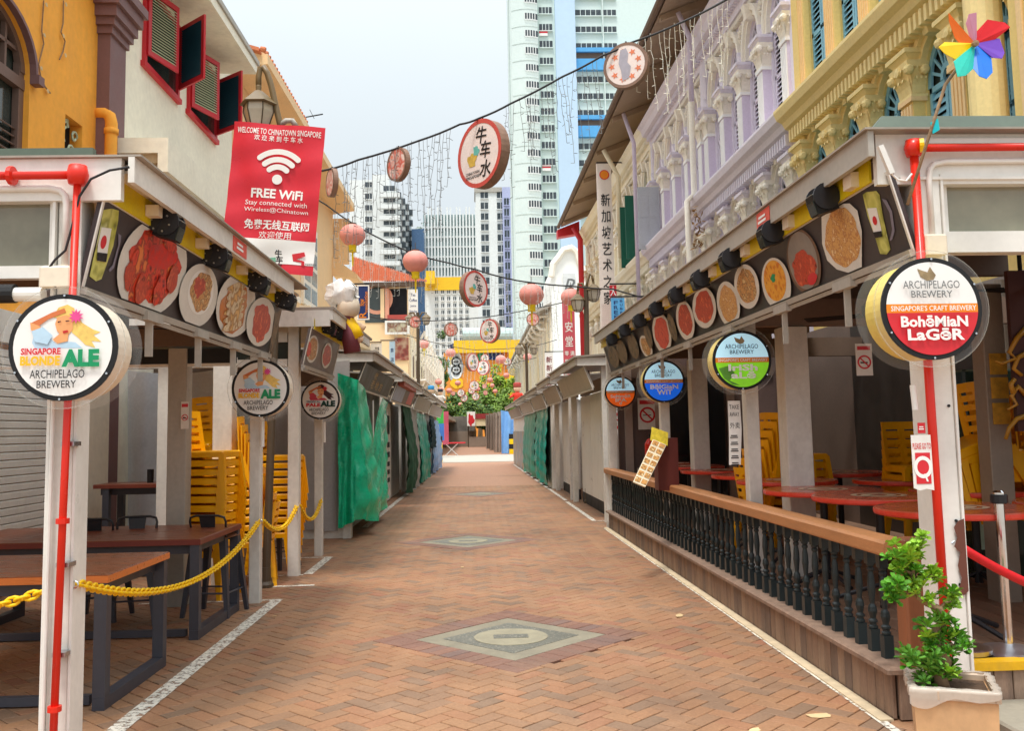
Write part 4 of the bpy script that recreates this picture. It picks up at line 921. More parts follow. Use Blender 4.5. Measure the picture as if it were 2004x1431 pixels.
# end wraps facing the camera
def endwrap(y, x0, x1, z0, z1, m_, label, seed, amp=.035):
    rnd = random.Random(seed); ph = rnd.uniform(0, 6)
    def fn(u, v):
        x = x0+(x1-x0)*u; s_ = math.sin(u*PI)
        return (x, y-amp*(math.sin(u*17+ph+v*2)*.5+math.sin(u*7+ph*2-v*3+2*u*v)), z1+(z0-z1)*v-.05*s_*(1-v)+.02*math.sin(u*5+ph)*v)
    b_ = MB(); b_.grid(fn, 44, 26); return tag(b_.build('tarpaulin', m_, None, ((x0+x1)/2, y, 0), LA, smooth=True), label, 'tarpaulin', 'tarpaulins over closed stalls')
endwrap(13.72, -3.42, -2.0, .12, 2.62, tarp_grey, 'grey sheet tied over the near end of the third left stall', 2)
endwrap(12.4, -4.74, -3.5, .1, 2.42, tarp_pale, 'pale bluish plastic sheet hung at the back behind the bar tables', 5, .05)
b = MB(); b.box(-4.9, -3.2, 13.5, 13.6, 2.33, 2.55); b.box(-3.3, -3.2, 13.5, 13.58, 0, 2.33); b.build('end_frame', brownbeam, s3)
b = MB(); b.box(-3.2, -2.0, 13.75, 13.85, 0, .18); b.box(-2.1, -1.98, 13.7, 13.85, 0, .25); b.build('plinth', white, s3)
b = MB(); b.box(-4.8, -2.2, 14.0, 18.2, 0, 2.3); b.build('stock_cabin', greypaint, s3)
pb = paint('pale_blue_sign_board', 176, 190, 216, rough=.5, var=.2, scale=5)
s4, M4, L4, H4, bo4 = simple_stall(18.9, 24.3, -1.93, 'left stall with pale blue and red pictures on its board beyond the emerald one', LA, paint('warm_grey_board', 140, 122, 112, rough=.5, var=.1), 2.72)
b = MB(); b.flat([(.2, .02), (2.4, .02), (2.4, H4-.02), (.2, H4-.02)], M4, .004); b.build('picture_panel', pb, bo4)
b = MB(); b.flat([(3.5, .03), (4.9, .03), (4.9, H4-.03), (3.5, H4-.03)], M4, .004); b.build('picture_panel', redsoup, bo4)
b = MB(); b.box(-1.78, -1.66, 19.1, 22.5, 2.50, 2.585); b.build('red_fascia_strip', paint('brick_red_strip', 176, 92, 76), s4)
b = MB(); b.box(-2.35, -2.25, 19.0, 20.5, 0, 2.2); b.box(-2.35, -2.25, 21.6, 24.2, 0, 2.2); b.build('side_panel', white, s4)
sp_ = MB(); sp_.box(-2.3, -2.2, 20.5, 21.6, .02, 2.2); pn = sp_.build('slotted_panel', white2, s4)
for k, (z, h) in enumerate([(1.5, .42), (1.2, .12), (.98, .12), (.78, .1), (.6, .1), (.42, .1)]):
    b = MB(); b.box(-2.199, -2.19, 20.85, 21.3, z, z+h); b.build('slot', blackm, pn)
b = MB(); b.box(-4.6, -2.4, 19.0, 24.2, 0, 2.35); b.build('stock_cabin', greypaint, s4)
tag(drape(2.2, .12, -1.95, 21.9, 24.4, 2.2, .06, 9, .16).build('netting', net_green, None, (-1.95, 23, 0), LA, smooth=True), 'dark green netting hanging over the fourth left stall', 'netting')
s5, *_ = simple_stall(24.9, 31, -1.93, 'left stall with plain grey boards between the netting and the teal sheet', LA, greypaint, 2.7)
tag(drape(2.2, .05, -1.97, 24.6, 26.3, 2, .05, 12, .08).build('tarpaulin', tarp_grey, None, (-1.97, 25, 0), LA, smooth=True), 'narrow grey sheet beside the dark green netting, left row', 'tarpaulin', 'tarpaulins over closed stalls')
tag(drape(2.1, .05, -1.97, 26.6, 30.6, 3, .06, 14, .1).build('tarpaulin', tarp_teal, None, (-1.97, 28, 0), LA, smooth=True), 'teal tarpaulin hung on a left stall towards the crossing', 'tarpaulin', 'tarpaulins over closed stalls')
s6, *_ = simple_stall(31.6, 40, -1.93, 'last left stall before the crossing, hung with blue and dark sheets', LA, greypaint, 2.68)
tag(drape(2.1, 1.0, -1.9, 31.9, 34.2, 3, .05, 16, .06).build('netting', paint('dark_navy_sheet', 30, 60, 66, rough=.8, var=.3, scale=5), None, (-1.9, 33, 0), LA, smooth=True), 'dark sheet high on the last left stall', 'sheet')
tag(drape(2.0, .05, -1.97, 32.5, 39, 3, .06, 18, .1).build('tarpaulin', tarp_blue, None, (-1.97, 36, 0), LA, smooth=True), 'pale blue tarpaulin low on the last left stall', 'tarpaulin', 'tarpaulins over closed stalls')
for t_, y0, y1 in ((s5, 25, 31), (s6, 31.7, 40)):
    b = MB(); b.box(-4.6, -2.2, y0, y1, 0, 2.3); b.build('stock_cabin', white, t_)

# -- furniture under the left stall
def bar_table(x0, x1, y0, y1, h, lab, top, edge):
    t_ = thing('bar_table', lab, 'table', ((x0+x1)/2, (y0+y1)/2, 0), LA, group='wooden bar tables under the left stalls')
    b_ = MB(); b_.bbox(x0, x1, y0, y1, h-.045, h, .004); b_.mi = 1; tb = b_.build('tabletop', top, t_)
    b_ = MB(); b_.box(x0+.002, x1+.003, y0-.003, y0, h-.044, h-.005); b_.box(x1, x1+.003, y0, y1, h-.044, h-.005); b_.build('edge_band', edge, tb)
    b_ = MB(); b_.box(x0+.05, x1-.06, y0+.09, y0+.14, h-.12, h-.046); b_.box(x0+.05, x1-.06, y1-.14, y1-.09, h-.12, h-.046); b_.box(x1-.12, x1-.06, y0+.14, y1-.14, h-.11, h-.046); b_.build('apron', charcoal, t_)
    for x in (x0+.1, x1-.078):
        for y in (y0+.008, y1-.078): b_ = MB(); b_.box(x, x+.07, y, y+.07, .07, h-.046); b_.build('leg', charcoal, t_)
        b_ = MB(); b_.box(x, x+.07, y0+.008, y1-.008, 0, .069); b_.build('foot_bar', charcoal, t_)
    b_ = MB(); b_.box(x0+.17, x1-.131, y0+.1, y0+.15, .01, .06); b_.build('stretcher', charcoal, t_)
    return t_
bar_table(-3.9, -2.15, 5.38, 6.4, .75, 'near wooden table with orange edge, left foreground', wood_top, wood_edge)
bar_table(-4.2, -2.17, 7.14, 8.32, .75, 'red-brown wooden table behind the orange-edged one', wood_dk, mat('dark_red_edge', s2l(112, 44, 32), rough=.4, var=.1))
bar_table(-4.3, -3.05, 10.3, 10.8, 1.02, 'tall narrow bar table at the back by the cream wall', wood_dk, mat('dark_red_edge2', s2l(120, 56, 40), rough=.4, var=.1))
b = MB(); b.cyl((-3.75, 10.5, 1.02), (-3.75, 10.5, 1.17), .035, n=12); tag(b.build('bottle', blackm, None, (-3.75, 10.5, 1.02), LA), 'small black sauce bottle on the tall back table', 'bottle')
stool((-2.35, 8.18, 0), LA, PI*.95, 'dark steel bar stool at the right end of the red-brown table')
stool((-3.3, 8.1, 0), LA, PI, 'dark steel bar stool behind the red-brown table, partly behind the striped post')
stool((-4.42, 7.9, 0), LA, PI*1.1, 'dark steel bar stool at the far left edge, wooden seat showing')
stool((-2.95, 7.9, 0), LA, .2, 'dark steel bar stool mostly hidden under the red-brown table')
stool((-2.45, 10.9, 0), LA, 1.2, 'dark bar stool between the brown lamp pole and the white post')
chair_stack((-2.7, 9.05, 0), LA, -PI/2-.15, 12, 'beside the thick white pillar', 'stacked yellow chairs, left stalls', shift=.004, tilt=.0)
chair_stack((-2.42, 9.75, 0), LA, PI/2+.2, 11, 'below the second beer sign', 'stacked yellow chairs, left stalls', shift=.02, tilt=.02)
chair_stack((-2.42, 10.6, .0), LA, -PI/2, 11, 'behind the brown lamp pole', 'stacked yellow chairs, left stalls', shift=.01, tilt=.0)
chair_stack((-3.05, 11.2, .0), LA, PI*.9, 14, 'before the pale plastic sheet', 'stacked yellow chairs, left stalls', shift=.03, tilt=.03)
# yellow plastic chain, links alternate
def chain(pts, lab, r=.019, ll=.056):
    P_ = [Vector(p) for p in pts]; t_ = thing('plastic_chain', lab, 'chain', P_[0], LA, group='yellow plastic chains across the left stall')
    tot = 0; acc = [0]
    for p, q in zip(P_, P_[1:]): tot += (q-p).length; acc.append(tot)
    n = int(tot/(ll*.72)); nn = 10
    link = []
    for k in range(nn):
        t = 2*PI*k/nn; link.append(Vector((ll*.5*math.cos(t)+(.004 if math.cos(t) > 0 else -.004), r*math.sin(t)*1.0, 0)))
    meshes = []
    lb = MB(); lb.tube(link, .0078, 6, True); me = lb.mesh('chain_link', yellowchain, smooth=True)
    for i in range(n):
        d = (i+.5)/n*tot; k = max(j for j in range(len(acc)-1) if acc[j] <= d); f = (d-acc[k])/(acc[k+1]-acc[k]); p = P_[k].lerp(P_[k+1], f); dr = (P_[k+1]-P_[k]).normalized()
        q = dr.to_track_quat('X', 'Z'); R = q.to_matrix() @ Matrix.Rotation((i % 2)*PI/2+.4, 3, 'X'); inst('chain_link', me, t_, p, R.to_euler())
    return t_
def sag(p, q, s_, n=16): return [Vector(p).lerp(Vector(q), k/n)+Vector((0, 0, -s_*4*(k/n)*(1-k/n))) for k in range(n+1)]
pA = Vector((-1.91, 4.42, dp(150, 1143, 4.42, LA).z)); pB = Vector((-2.08, 8.6, dp(517, 1020, 8.6, LA).z)); pC = Vector((-2.06, 10.2, dp(588, 990, 10.2, LA).z)); pD = Vector((-2.08, 11.82, dp(631, 978, 11.8, LA).z))
chain(sag(pA, pB, .25, 24), 'long yellow plastic chain sagging from the striped post to the second post')
chain(sag(Vector((-2.04, 4.40, dp(98, 1156, 4.42, LA).z)), (-3.4, 4.1, .66), .06, 10), 'yellow plastic chain leaving the left edge from the striped post')
chain(sag(pB+Vector((.02, .06, 0)), pC, .16, 14), 'short yellow plastic chain from the second post to the third')
chain(sag(pC+Vector((.02, .06, 0)), pD, .2, 12), 'farthest short yellow chain between the third and fourth left posts')
# ceiling fan and no-smoking notices, left
def nosmoke(o, xd, lab, a, w_=.1, h_=.26):
    M = plane_m(o, xd, (0, 0, 1)); t_ = thing('notice', lab, 'notice', o, a, group='no smoking notices')
    b_ = MB(); b_.prism([(-w_/2, -h_/2), (w_/2, -h_/2), (w_/2, h_/2), (-w_/2, h_/2)], M, .004); b_.build('card', paper, t_)
    b_ = MB(); b_.ring(M, 0, -.02, w_*.32, w_*.42, .006, 24); b_.flat([(-w_*.26, -.02+w_*.2), (-w_*.2, -.02+w_*.26), (w_*.26, -.02-w_*.2), (w_*.2, -.02-w_*.26)], M, .0065); b_.flat([(-w_*.4, h_*.3), (w_*.4, h_*.3), (w_*.4, h_*.42), (-w_*.4, h_*.42)], M, .006); b_.build('prohibition_symbol', printr, t_)
    b_ = MB(); b_.flat([(-w_*.24, -.03), (w_*.2, -.03), (w_*.2, -.018), (-w_*.24, -.018)], M, .0058); b_.build('cigarette_symbol', printk, t_)
    return t_
nosmoke((-4.3, 7.55, 1.72), (1, 0, 0), 'no smoking notice at the left edge beside the roller shutter', LA, .12, .26)
nosmoke((-2.74, 8.52, 1.72), (1, 0, 0), 'no smoking notice on the grey pillar in the left stall', LA, .07, .25)
def fan(c, a, lab):
    t_ = thing('ceiling_fan', lab, 'fan', c, a, group='black fans under the stall roofs'); x, y, z = c
    b_ = MB(); b_.cyl((x, y, z), (x, y, z+.3), .015); b_.build('rod', blackm, t_)
    b_ = MB(); b_.lathe([(.06, -.1), (.1, -.06), (.1, .02), (.05, .06)], c, 14); b_.build('motor', blackm, t_)
    for k in range(3):
        t = k*2*PI/3+.4; M = Matrix.Translation(c) @ Matrix.Rotation(t, 4, 'Z') @ Matrix.Rotation(.15, 4, 'X'); b_ = MB(); b_.box(.1, .55, -.055, .055, -.06, -.052, M); b_.build('blade', blackm, t_)
fan((-2.9, 7.3, 2.45), LA, 'black ceiling fan under the left foreground roof')
# ------------------------------------------------------------------ right foreground stall (frame RA)
rs = thing('market_stall', 'long white framed beer stall on the right with food menu board over a timber deck', 'stall', (3.2, 9, 0), RA, group='street food stalls')
DZ = .27
for x, y, z0, z1, w_, m_ in ((2.30, 4.42, .0, 2.78, .125, white2), (2.36, 7.55, DZ, 2.5, .11, white), (2.36, 10.9, DZ, 2.5, .11, white), (2.27, 14.3, 0, 2.8, .13, white), (2.80, 7.75, DZ, 2.36, .215, white), (2.85, 11.2, DZ, 2.36, .2, white), (3.75, 6.4, DZ, 2.5, .16, taupe), (4.3, 5.2, DZ, 2.6, .16, taupe)): post(rs, x, y, z0, z1, w_, m_)
b = MB(); b.box(2.225, 2.236, 4.36, 4.50, 0, 2.75); b.box(2.364, 2.376, 4.35, 4.5, 0, 2.75); b.build('post_flange', white2, rs)
pk = [(2.377, 1.02), (2.39, .97), (2.373, .93), (2.40, .90), (2.385, .84), (2.40, .78), (2.38, .72), (2.405, .70), (2.43, .72), (2.43, 1.06), (2.40, 1.05)]
Mx = plane_m((0, 4.345, 0), (1, 0, 0), (0, 0, 1)); b = MB(); b.flat(ccw([(x-.06, z) for x, z in pk]), Mx, .0); b.build('bare_patch', paint('bare_rusty_steel', 104, 62, 50, rough=.8, var=.2), rs)
b = MB(); b.box(1.965, 4.25, 4.28, 14.2, 2.955, 2.965); b.build('roof_lip', greyroof, rs)
b = MB(); n = 44
for k in range(n):
    xa = 2.1+2.15*k/n; xb = 2.1+2.15*(k+1)/n; za = .012*(k % 2); zb = .012*((k+1) % 2); b.poly([(xa, 4.4, 3.04+za), (xb, 4.4, 3.04+zb), (xb, 14.2, 3.04+zb), (xa, 14.2, 3.04+za)])
b.hexa([(2.02, 4.34, 2.966), (5.2, 4.34, 2.966), (5.2, 4.4, 2.966), (2.02, 4.4, 2.966), (2.1, 4.38, 3.055), (5.2, 4.38, 3.055), (5.2, 4.4, 3.055), (2.1, 4.4, 3.055)]); b.build('roof_sheet', darkroof, rs)
b = MB(); b.box(1.985, 2.015, 4.3, 14.0, 2.825, 2.954); b.build('street_fascia', greypaint, rs); b = MB(); b.box(2.016, 2.2, 4.405, 14.0, 2.92, 2.93); b.build('fascia_soffit', taupe, rs)
b = MB(); b.box(2.05, 5.2, 4.36, 4.40, 2.70, 2.954); b.build('end_fascia', white2, rs)
b = MB(); b.box(2.2, 5.2, 4.335, 4.359, 2.90, 2.925); b.box(2.16, 5.2, 4.345, 4.359, 2.72, 2.735); b.build('fascia_ledge', white2, rs)
b = MB(); b.box(2.1, 4.25, 4.45, 14.2, 2.86, 2.875); b.build('ceiling', paint('ceiling_board', 176, 160, 144, rough=.8, var=.1), rs)
for y in (5.5, 6.9, 8.3, 9.7, 11.1, 12.5, 13.9):
    b = MB(); b.box(2.2, 4.25, y, y+.1, 2.66, 2.855); b.build('rafter', brownbeam, rs)
b = MB(); b.box(2.34, 5.2, 7.7, 7.8, 2.37, 2.6); b.build('cross_beam', paint('pale_brown_beam', 132, 110, 96, rough=.6, var=.1), rs)
b = MB(); b.box(2.34, 5.2, 11.15, 11.25, 2.37, 2.6); b.build('cross_beam', brownbeam, rs)
zt, zb_ = dp(1900, 330, 4.4, RA).z, dp(1900, 455, 4.4, RA).z
b = MB(); b.box(2.36, 5.2, 4.40, 4.46, zt, 2.70); b.box(2.37, 5.2, 4.37, 4.46, zb_-.105, zb_); b.box(2.36, 2.42, 4.402, 4.462, zb_, zt); b.build('window_frame', white2, rs)
b = MB(); b.box(2.42, 5.2, 4.425, 4.432, zb_, zt); b.build('window_pane', MATS['reflecting_stall_glass'], rs)
pz = dp(1900, 288, 4.3, RA).z; ppx = dp(1790, 292, 4.3, RA).x
b = MB(); b.tube([(ppx+.03, 4.31, pz), (5.2, 4.31, pz+.02)], .019, 10); b.tube([(ppx, 4.31, pz), (ppx+.015, 4.31, 0)], .021, 10); b.build('fire_pipe', redpipe, rs, smooth=True)
b = MB(); b.lathe([(0, -.045), (.036, -.04), (.045, 0), (.036, .04), (0, .045)], (ppx, 4.31, pz), 14); b.build('pipe_elbow', redpipe, rs, smooth=True)
b = MB(); b.cyl((ppx+.01, 4.27, pz), (ppx+.028, 4.262, pz), .034, n=14); b.build('elbow_cap', yellowchain, rs)
for x in (2.85, 3.9): b = MB(); b.cyl((x, 4.31, pz), (x+.02, 4.31, pz), .035, n=12); b.build('pipe_clamp', steel, rs)
z1 = dp(1900, 318, 4.36, RA).z; xl = dp(1822, 400, 4.34, RA).x
b = MB(); b.tube([(5.2, 4.36, z1+.02), (xl+.09, 4.345, z1), (xl+.03, 4.345, z1-.012), (xl+.008, 4.345, z1-.04), (xl, 4.345, z1-.09), (xl, 4.345, zb_-.02)], .014, 10); b.build('conduit', white2, rs, smooth=True)
jb = dp(1832, 478, 4.3, RA); b = MB(); b.bbox(jb.x-.055, jb.x+.055, 4.29, 4.368, jb.z-.05, jb.z+.05, .008); b.build('junction_box', signrim_c, rs)
b = MB(); h_ = dp(1790, 778, 4.33, RA); b.cyl((h_.x, 4.33, h_.z-.06), (h_.x-.006, 4.33, h_.z+.06), .014, n=10); b.build('tube_fitting', printw, rs)
for z in (.5, .75, 1.05, 1.6, 2.0): b = MB(); b.cyl((2.335, 4.357, z), (2.335, 4.35, z), .007, n=8); b.build('rivet', blackm, rs)
q0, q1 = dp(1722, 285, 4.25, RA), dp(1745, 340, 4.25, RA); b = MB(); b.tube([q0, q1], .018, 4); b.build('drip_bracket', white2, rs)
b = MB(); b.tube([q1, q1+Vector((.03, 0, -.03)), q1+Vector((.07, 0, -.035)), q1+Vector((.1, 0, .0))], .005, 6); b.build('loose_cable', printw, rs)
# menu board
mbr, Mr, Lr, Hr = menu_board(rs, 2.2, 2.375, 2.1, 2.745, 4.35, 13.8, RA, 1)
P = Print(Mr, RA, Lr, Hr)
zA = lambda pts: [(1500+x/3.974, 300+y/3.974) for x, y in pts]; zB = lambda pts: [(1100+x/3.765, 400+y/3.765) for x, y in pts]
P.px(zA([(755, 320), (780, 300), (860, 290), (885, 320), (910, 480), (970, 745), (940, 785), (890, 780), (850, 650), (790, 480)]), beer, mbr, 'beer_glass_picture')
P.px(zA([(905, 350), (940, 360), (985, 450), (1005, 600), (985, 670), (965, 680), (985, 590), (965, 460), (925, 385)]), MATS['print_glass_handle'], mbr, 'glass_handle_picture')
P.px(zA([(790, 425), (865, 420), (905, 600), (905, 640), (850, 640), (820, 540)]), printw, mbr, 'label_picture'); P.px(zA(ellpts(853, 520, 17, 36, 20, -.2)), printr, mbr, 'label_seal_picture'); P.px(zA([(842, 610), (905, 600), (912, 645), (858, 655)]), printk, mbr, 'label_band_picture')
P.px(zA([(440, 470), (520, 395), (660, 385), (720, 440), (755, 600), (755, 880), (745, 920), (660, 928), (560, 900), (485, 830), (445, 700)]), platew, mbr, 'plate_picture'); P.px(zA(blob(605, 650, 135, 230, 40, .08, -.12, 2)), rice, mbr, 'fried_rice_picture')
P.px(zA(ellpts(305, 840, 128, 255, 36, -.18)), paint('basket_print', 120, 92, 74, rough=.5, var=.2, scale=20), mbr, 'basket_picture'); P.px(zA(ellpts(300, 830, 112, 228, 36, -.18)), paint('steel_bowl_print', 150, 140, 132, rough=.4, var=.2), mbr, 'bowl_picture'); P.px(zA(blob(312, 890, 92, 135, 34, .14, -.1, 3)), prawn, mbr, 'prawn_picture'); P.px(zA(blob(375, 970, 35, 50, 20, .1, .3, 5)), printr, mbr, 'chilli_picture')
P.px(zA(ellpts(95, 1010, 112, 205, 36, -.15)), platew, mbr, 'plate_picture'); P.px(zA(ellpts(85, 985, 86, 160, 34, -.12)), soup, mbr, 'curry_picture'); P.px(zA(blob(72, 965, 18, 34, 16, .3, 0, 6)), printg, mbr, 'herb_picture')
for k, (cx, cy, rx, ry, rot, fm) in enumerate([(1380, 600, 92, 165, -.12, noodle), (1245, 730, 84, 170, -.14, rice), (1068, 755, 88, 152, -.05, prawn), (928, 850, 66, 148, -.15, prawn), (755, 945, 68, 150, -.15, redsoup), (638, 1045, 40, 88, -.35, noodle)]):
    P.px(zB(ellpts(cx, cy, rx, ry, 34, rot)), platew, mbr, 'plate_picture'); P.px(zB(blob(cx, cy-4, rx*.76, ry*.78, 30, .08, rot, 20+k)), fm, mbr, 'dish_picture')
for k, (cx, cy) in enumerate([(835, 900), (655, 960), (545, 1040), (460, 1080), (400, 1120)]): P.px(zB(ellpts(cx, cy, 26-2*k if k < 2 else 36, 105-6*k, 24, -.25)), satay, mbr, 'platter_picture')
strip(rs, 2.085, 2.748, 2.90, 4.5, 13.9, 1, (.25, 1.25, 2.3, 3.3, 4.4, 5.5))
for k, (px, py) in enumerate([(1610, 388), (1507, 455), (1428, 506), (1370, 545), (1324, 576), (1284, 604), (1251, 627), (1222, 646), (1197, 664)]):
    p = xp(px, py, 2.0, RA); spotlight((p.x, p.y, p.z), RA, PI, 'black spotlight under the right awning, %s from the camera' % ORD[k], 'spotlights under the stall awnings')
for k, (px, py) in enumerate([(1668, 352), (1545, 430), (1460, 487), (1396, 530), (1345, 566), (1304, 593), (1268, 617), (1238, 637)]):
    p = xp(px, py, 2.06, RA); b = MB(); b.box(2.03, 2.083, p.y-.05, p.y+.05, 2.76, 2.84); b.build('mounting_block', signrim_c, rs)
for y in (5.15, 6.2, 7.5, 8.9, 10.2, 11.5, 12.8): b = MB(); b.box(2.19, 2.225, y, y+.02, 2.08, 2.37); b.box(2.17, 2.21, y-.13, y+.13, 2.295, 2.35); b.build('hanger_bracket', greypaint, rs)
y0 = xp(1494, 425, 1.985, RA).y; b = MB(); b.box(1.98, 1.984, y0-.13, y0+.13, 2.835, 2.945); tg = b.build('number_plate', MATS['red_tag'], rs)
b = MB(); dashes(b, plane_m((1.979, y0, 2.89), (0, -1, 0), (0, 0, 1)), 0, 0, .19, .06); b.build('lettering', printw, tg)
c = dp(1823, 604, 4.15, RA); drum_sign((c.x, 4.15, c.z), .232, RA, 'large round white and red beer sign on the right foreground post', 'bohemian', signrim_y)
c = dp(1452, 705, 7.32, RA); drum_sign((c.x, 7.32, c.z), .232, RA, 'round beer sign with lime green lower half, right row', 'irish', signrim_y)
c = dp(1297, 747, 10.75, RA); drum_sign((c.x, 10.7, c.z), .242, RA, 'round beer sign with bright blue lower half, right row', 'belgian', signrim_y)
c = dp(1213, 768, 14.15, RA); drum_sign((c.x, 14.1, c.z), .235, RA, 'small far round beer sign with rust orange lower half, right row', 'summer', signrim_c)
# deck, skirt, railing
dk = thing('timber_deck', 'raised timber deck with weathered plank skirt along the right side', 'deck', (3.4, 9.5, 0), RA)
b = MB(); b.box(2.2, 5.0, 4.78, 14.25, .02, .235); b.build('deck_frame', brownbeam, dk)
dmesh = []
for k in range(4): bb = MB(); bb.bbox(-.068, .068, -4.72, 4.72, -.03, 0, .004); dmesh.append(bb.mesh('deck_board', deck_wood))
for k in range(19): inst('deck_board', dmesh[k % 4], dk, (2.37+k*.141, 9.52, DZ+random.uniform(-.001, .001)))
pl = {}
for m_ in (skirt_wood, skirt_wood2, skirt_wood3):
    bb = MB(); bb.bbox(-.011, .011, -.0475, .0475, 0, .232, .003); pl[m_.name] = bb.mesh('plank', m_)
for k in range(94):
    y = 4.83+k*.1006; inst('plank', pl[random.choice(['weathered_skirt_wood', 'weathered_skirt_wood', 'grey_skirt_wood', 'pale_skirt_wood'])], dk, (2.178+random.uniform(-.003, .003), y, .008), (random.uniform(-.006, .006), 0, 0))
for k in range(24): inst('plank', pl[random.choice(list(pl))], dk, (2.245+k*.1006, 4.765, .008), (0, 0, PI/2))
b = MB(); b.bbox(2.125, 2.33, 4.72, 14.3, .242, .272, .008); b.build('deck_edge_cap', skirt_wood, dk)
b = MB(); b.box(2.09, 2.16, 4.76, 14.28, 0, .012); b.build('mortar_fillet', paint('mortar_fillet', 206, 186, 154, rough=.9, var=.15, scale=12), dk)
b = MB(); b.box(2.42, 5.0, 4.735, 4.83, .242, .285); b.build('yellow_nosing', paint('yellow_nosing_paint', 230, 176, 20, rough=.5, dirt=.3), dk)
rl = thing('railing', 'timber handrail on dark turned balusters along the right deck', 'railing', (2.22, 9.5, DZ), RA)
b = MB(); Mrl = plane_m((2.22, 4.72, 0), (1, 0, 0), (0, 0, 1)); b.prism([(-.075, .835), (.075, .835), (.08, .845), (.08, .9), (.065, .915), (-.065, .915), (-.08, .9), (-.08, .845)], Mrl, -9.75); b.build('handrail', rail_wood, rl)
b = MB(); b.bbox(2.215, 2.335, 4.66, 4.78, DZ, .93, .01); b.build('newel_post', mat('newel_wood', s2l(150, 92, 60), rough=.5, var=.15, scale=3, stretch=(5, 5, .6)), rl)
b = MB(); b.box(2.16, 2.28, 14.36, 14.46, 0, .835); b.build('end_post', white, rl)
prof = [(r_*.84, z_) for r_, z_ in [(.0255, .12), (.03, .125), (.03, .135), (.022, .14), (.022, .15), (.03, .155), (.03, .165), (.018, .175), (.022, .19), (.030, .215), (.026, .24), (.016, .255), (.02, .29), (.0265, .34), (.022, .40), (.016, .43), (.024, .44), (.024, .45), (.017, .455), (.026, .465), (.026, .475)]]
bb = MB(); bb.box(-.026, .026, -.026, .026, 0, .12); bb.lathe(prof, (0, 0, 0), 10); bb.box(-.024, .024, -.024, .024, .475, .567); bal = bb.mesh('baluster', iron_green)
for k in range(56): y = 4.95+k*.167; inst('baluster', bal, rl, (2.235+random.uniform(-.003, .003), y, DZ+.001), (random.uniform(-.012, .012), random.uniform(-.012, .012), 0))
# steps in front of the deck
sp1 = thing('step', 'concrete step with granite face in the right bottom corner', 'step', (3.3, 4.4, 0), RA)
b = MB(); b.bbox(2.50, 5.0, 4.1, 4.72, 0, .105, .012); b.build('tread', concrete, sp1); b = MB(); b.box(2.50, 5.0, 4.06, 4.098, 0, .07); b.build('granite_face', paint('granite', 150, 146, 138, rough=.7, var=.25, scale=40, fine=.2), sp1)
# round red tables
def round_table():
    t_ = thing('round_table', 'x', 'table'); R_ = .46
    b_ = MB(); b_.lathe([(R_-.03, .70), (R_-.005, .705), (R_, .715), (R_, .735)], (0, 0, 0), 40); b_.build('table_rim', redrim, t_)
    b_ = MB(); b_.lathe([(R_-.002, .734), (R_-.004, .741), (R_-.01, .743)], (0, 0, 0), 40); tp = b_.build('tabletop', redtable, t_)
    M = plane_m((0, 0, .7445), (1, 0, 0), (0, 1, 0)); b_ = MB(); b_.ring(M, 0, 0, .15, .19, 0, 32); b_.ring(M, 0, 0, .06, .12, 0, 24); b_.build('printed_emblem', paint('table_emblem_print', 206, 178, 150, rough=.4, var=.15, scale=20), tp)
    b_ = MB(); b_.cyl((0, 0, .04), (0, 0, .70), .03, n=10); b_.build('pedestal', black, t_)
    for k in range(4):
        t = k*PI/2+.4; b_ = MB(); b_.tube([(0, 0, .12), (.15*math.cos(t), .15*math.sin(t), .07), (.3*math.cos(t), .3*math.sin(t), .015)], .016, 6); b_.build('leg', black, t_)
    return seal(t_)
rt = round_table(); rtu = False
for k, (x, y, lab) in enumerate([(2.92, 5.45, 'round red table nearest the camera behind the red rope'), (2.93, 6.5, 'round red table right of the tall white pillar, second along the railing'), (2.82, 7.25, 'round red table in front of the tall white pillar'), (3.9, 5.6, 'round red table at the right edge behind the nearest one'), (3.85, 6.9, 'round red table in the second row beside the brown post'), (3.0, 8.6, 'round red table just past the tall white pillar'), (4.0, 8.3, 'round red table in the back row right of the pillar'), (3.05, 9.7, 'round red table beside the post with the paper price list'), (4.0, 9.8, 'round red table in the back row by the chair fan'), (3.0, 10.9, 'round red table at the post under the blue beer sign'), (3.9, 11.3, 'round red table in the back row near the dark doors'), (2.95, 12.2, 'round red table near the tilted menu stand'), (3.0, 13.2, 'farthest round red table beside the fire extinguisher')]):
    if not rtu: rtu = True; rt.location = rz(RA, (x, y, DZ)); tag(rt, lab, None, 'round red tables on the right deck')
    else: copy_tree(rt, None, (x, y, DZ), RA, k*.7, lab, 'round red tables on the right deck')
chair_stack((2.98, 9.2, DZ), RA, -PI/2+.25, 7, 'left of the tall white pillar', 'stacked yellow chairs, right deck', shift=.028, tilt=.03)
chair_stack((3.45, 9.5, DZ), RA, PI+.1, 7, 'right of the tall white pillar', 'stacked yellow chairs, right deck', shift=.004, tilt=0)
chair_stack((4.55, 7.75, DZ), RA, PI, 7, 'at the right edge under the carving', 'stacked yellow chairs, right deck', shift=.004, tilt=0)
chair_stack((4.05, 8.2, DZ), RA, PI, 6, 'beside the brown notice post', 'stacked yellow chairs, right deck', shift=.004, tilt=0)
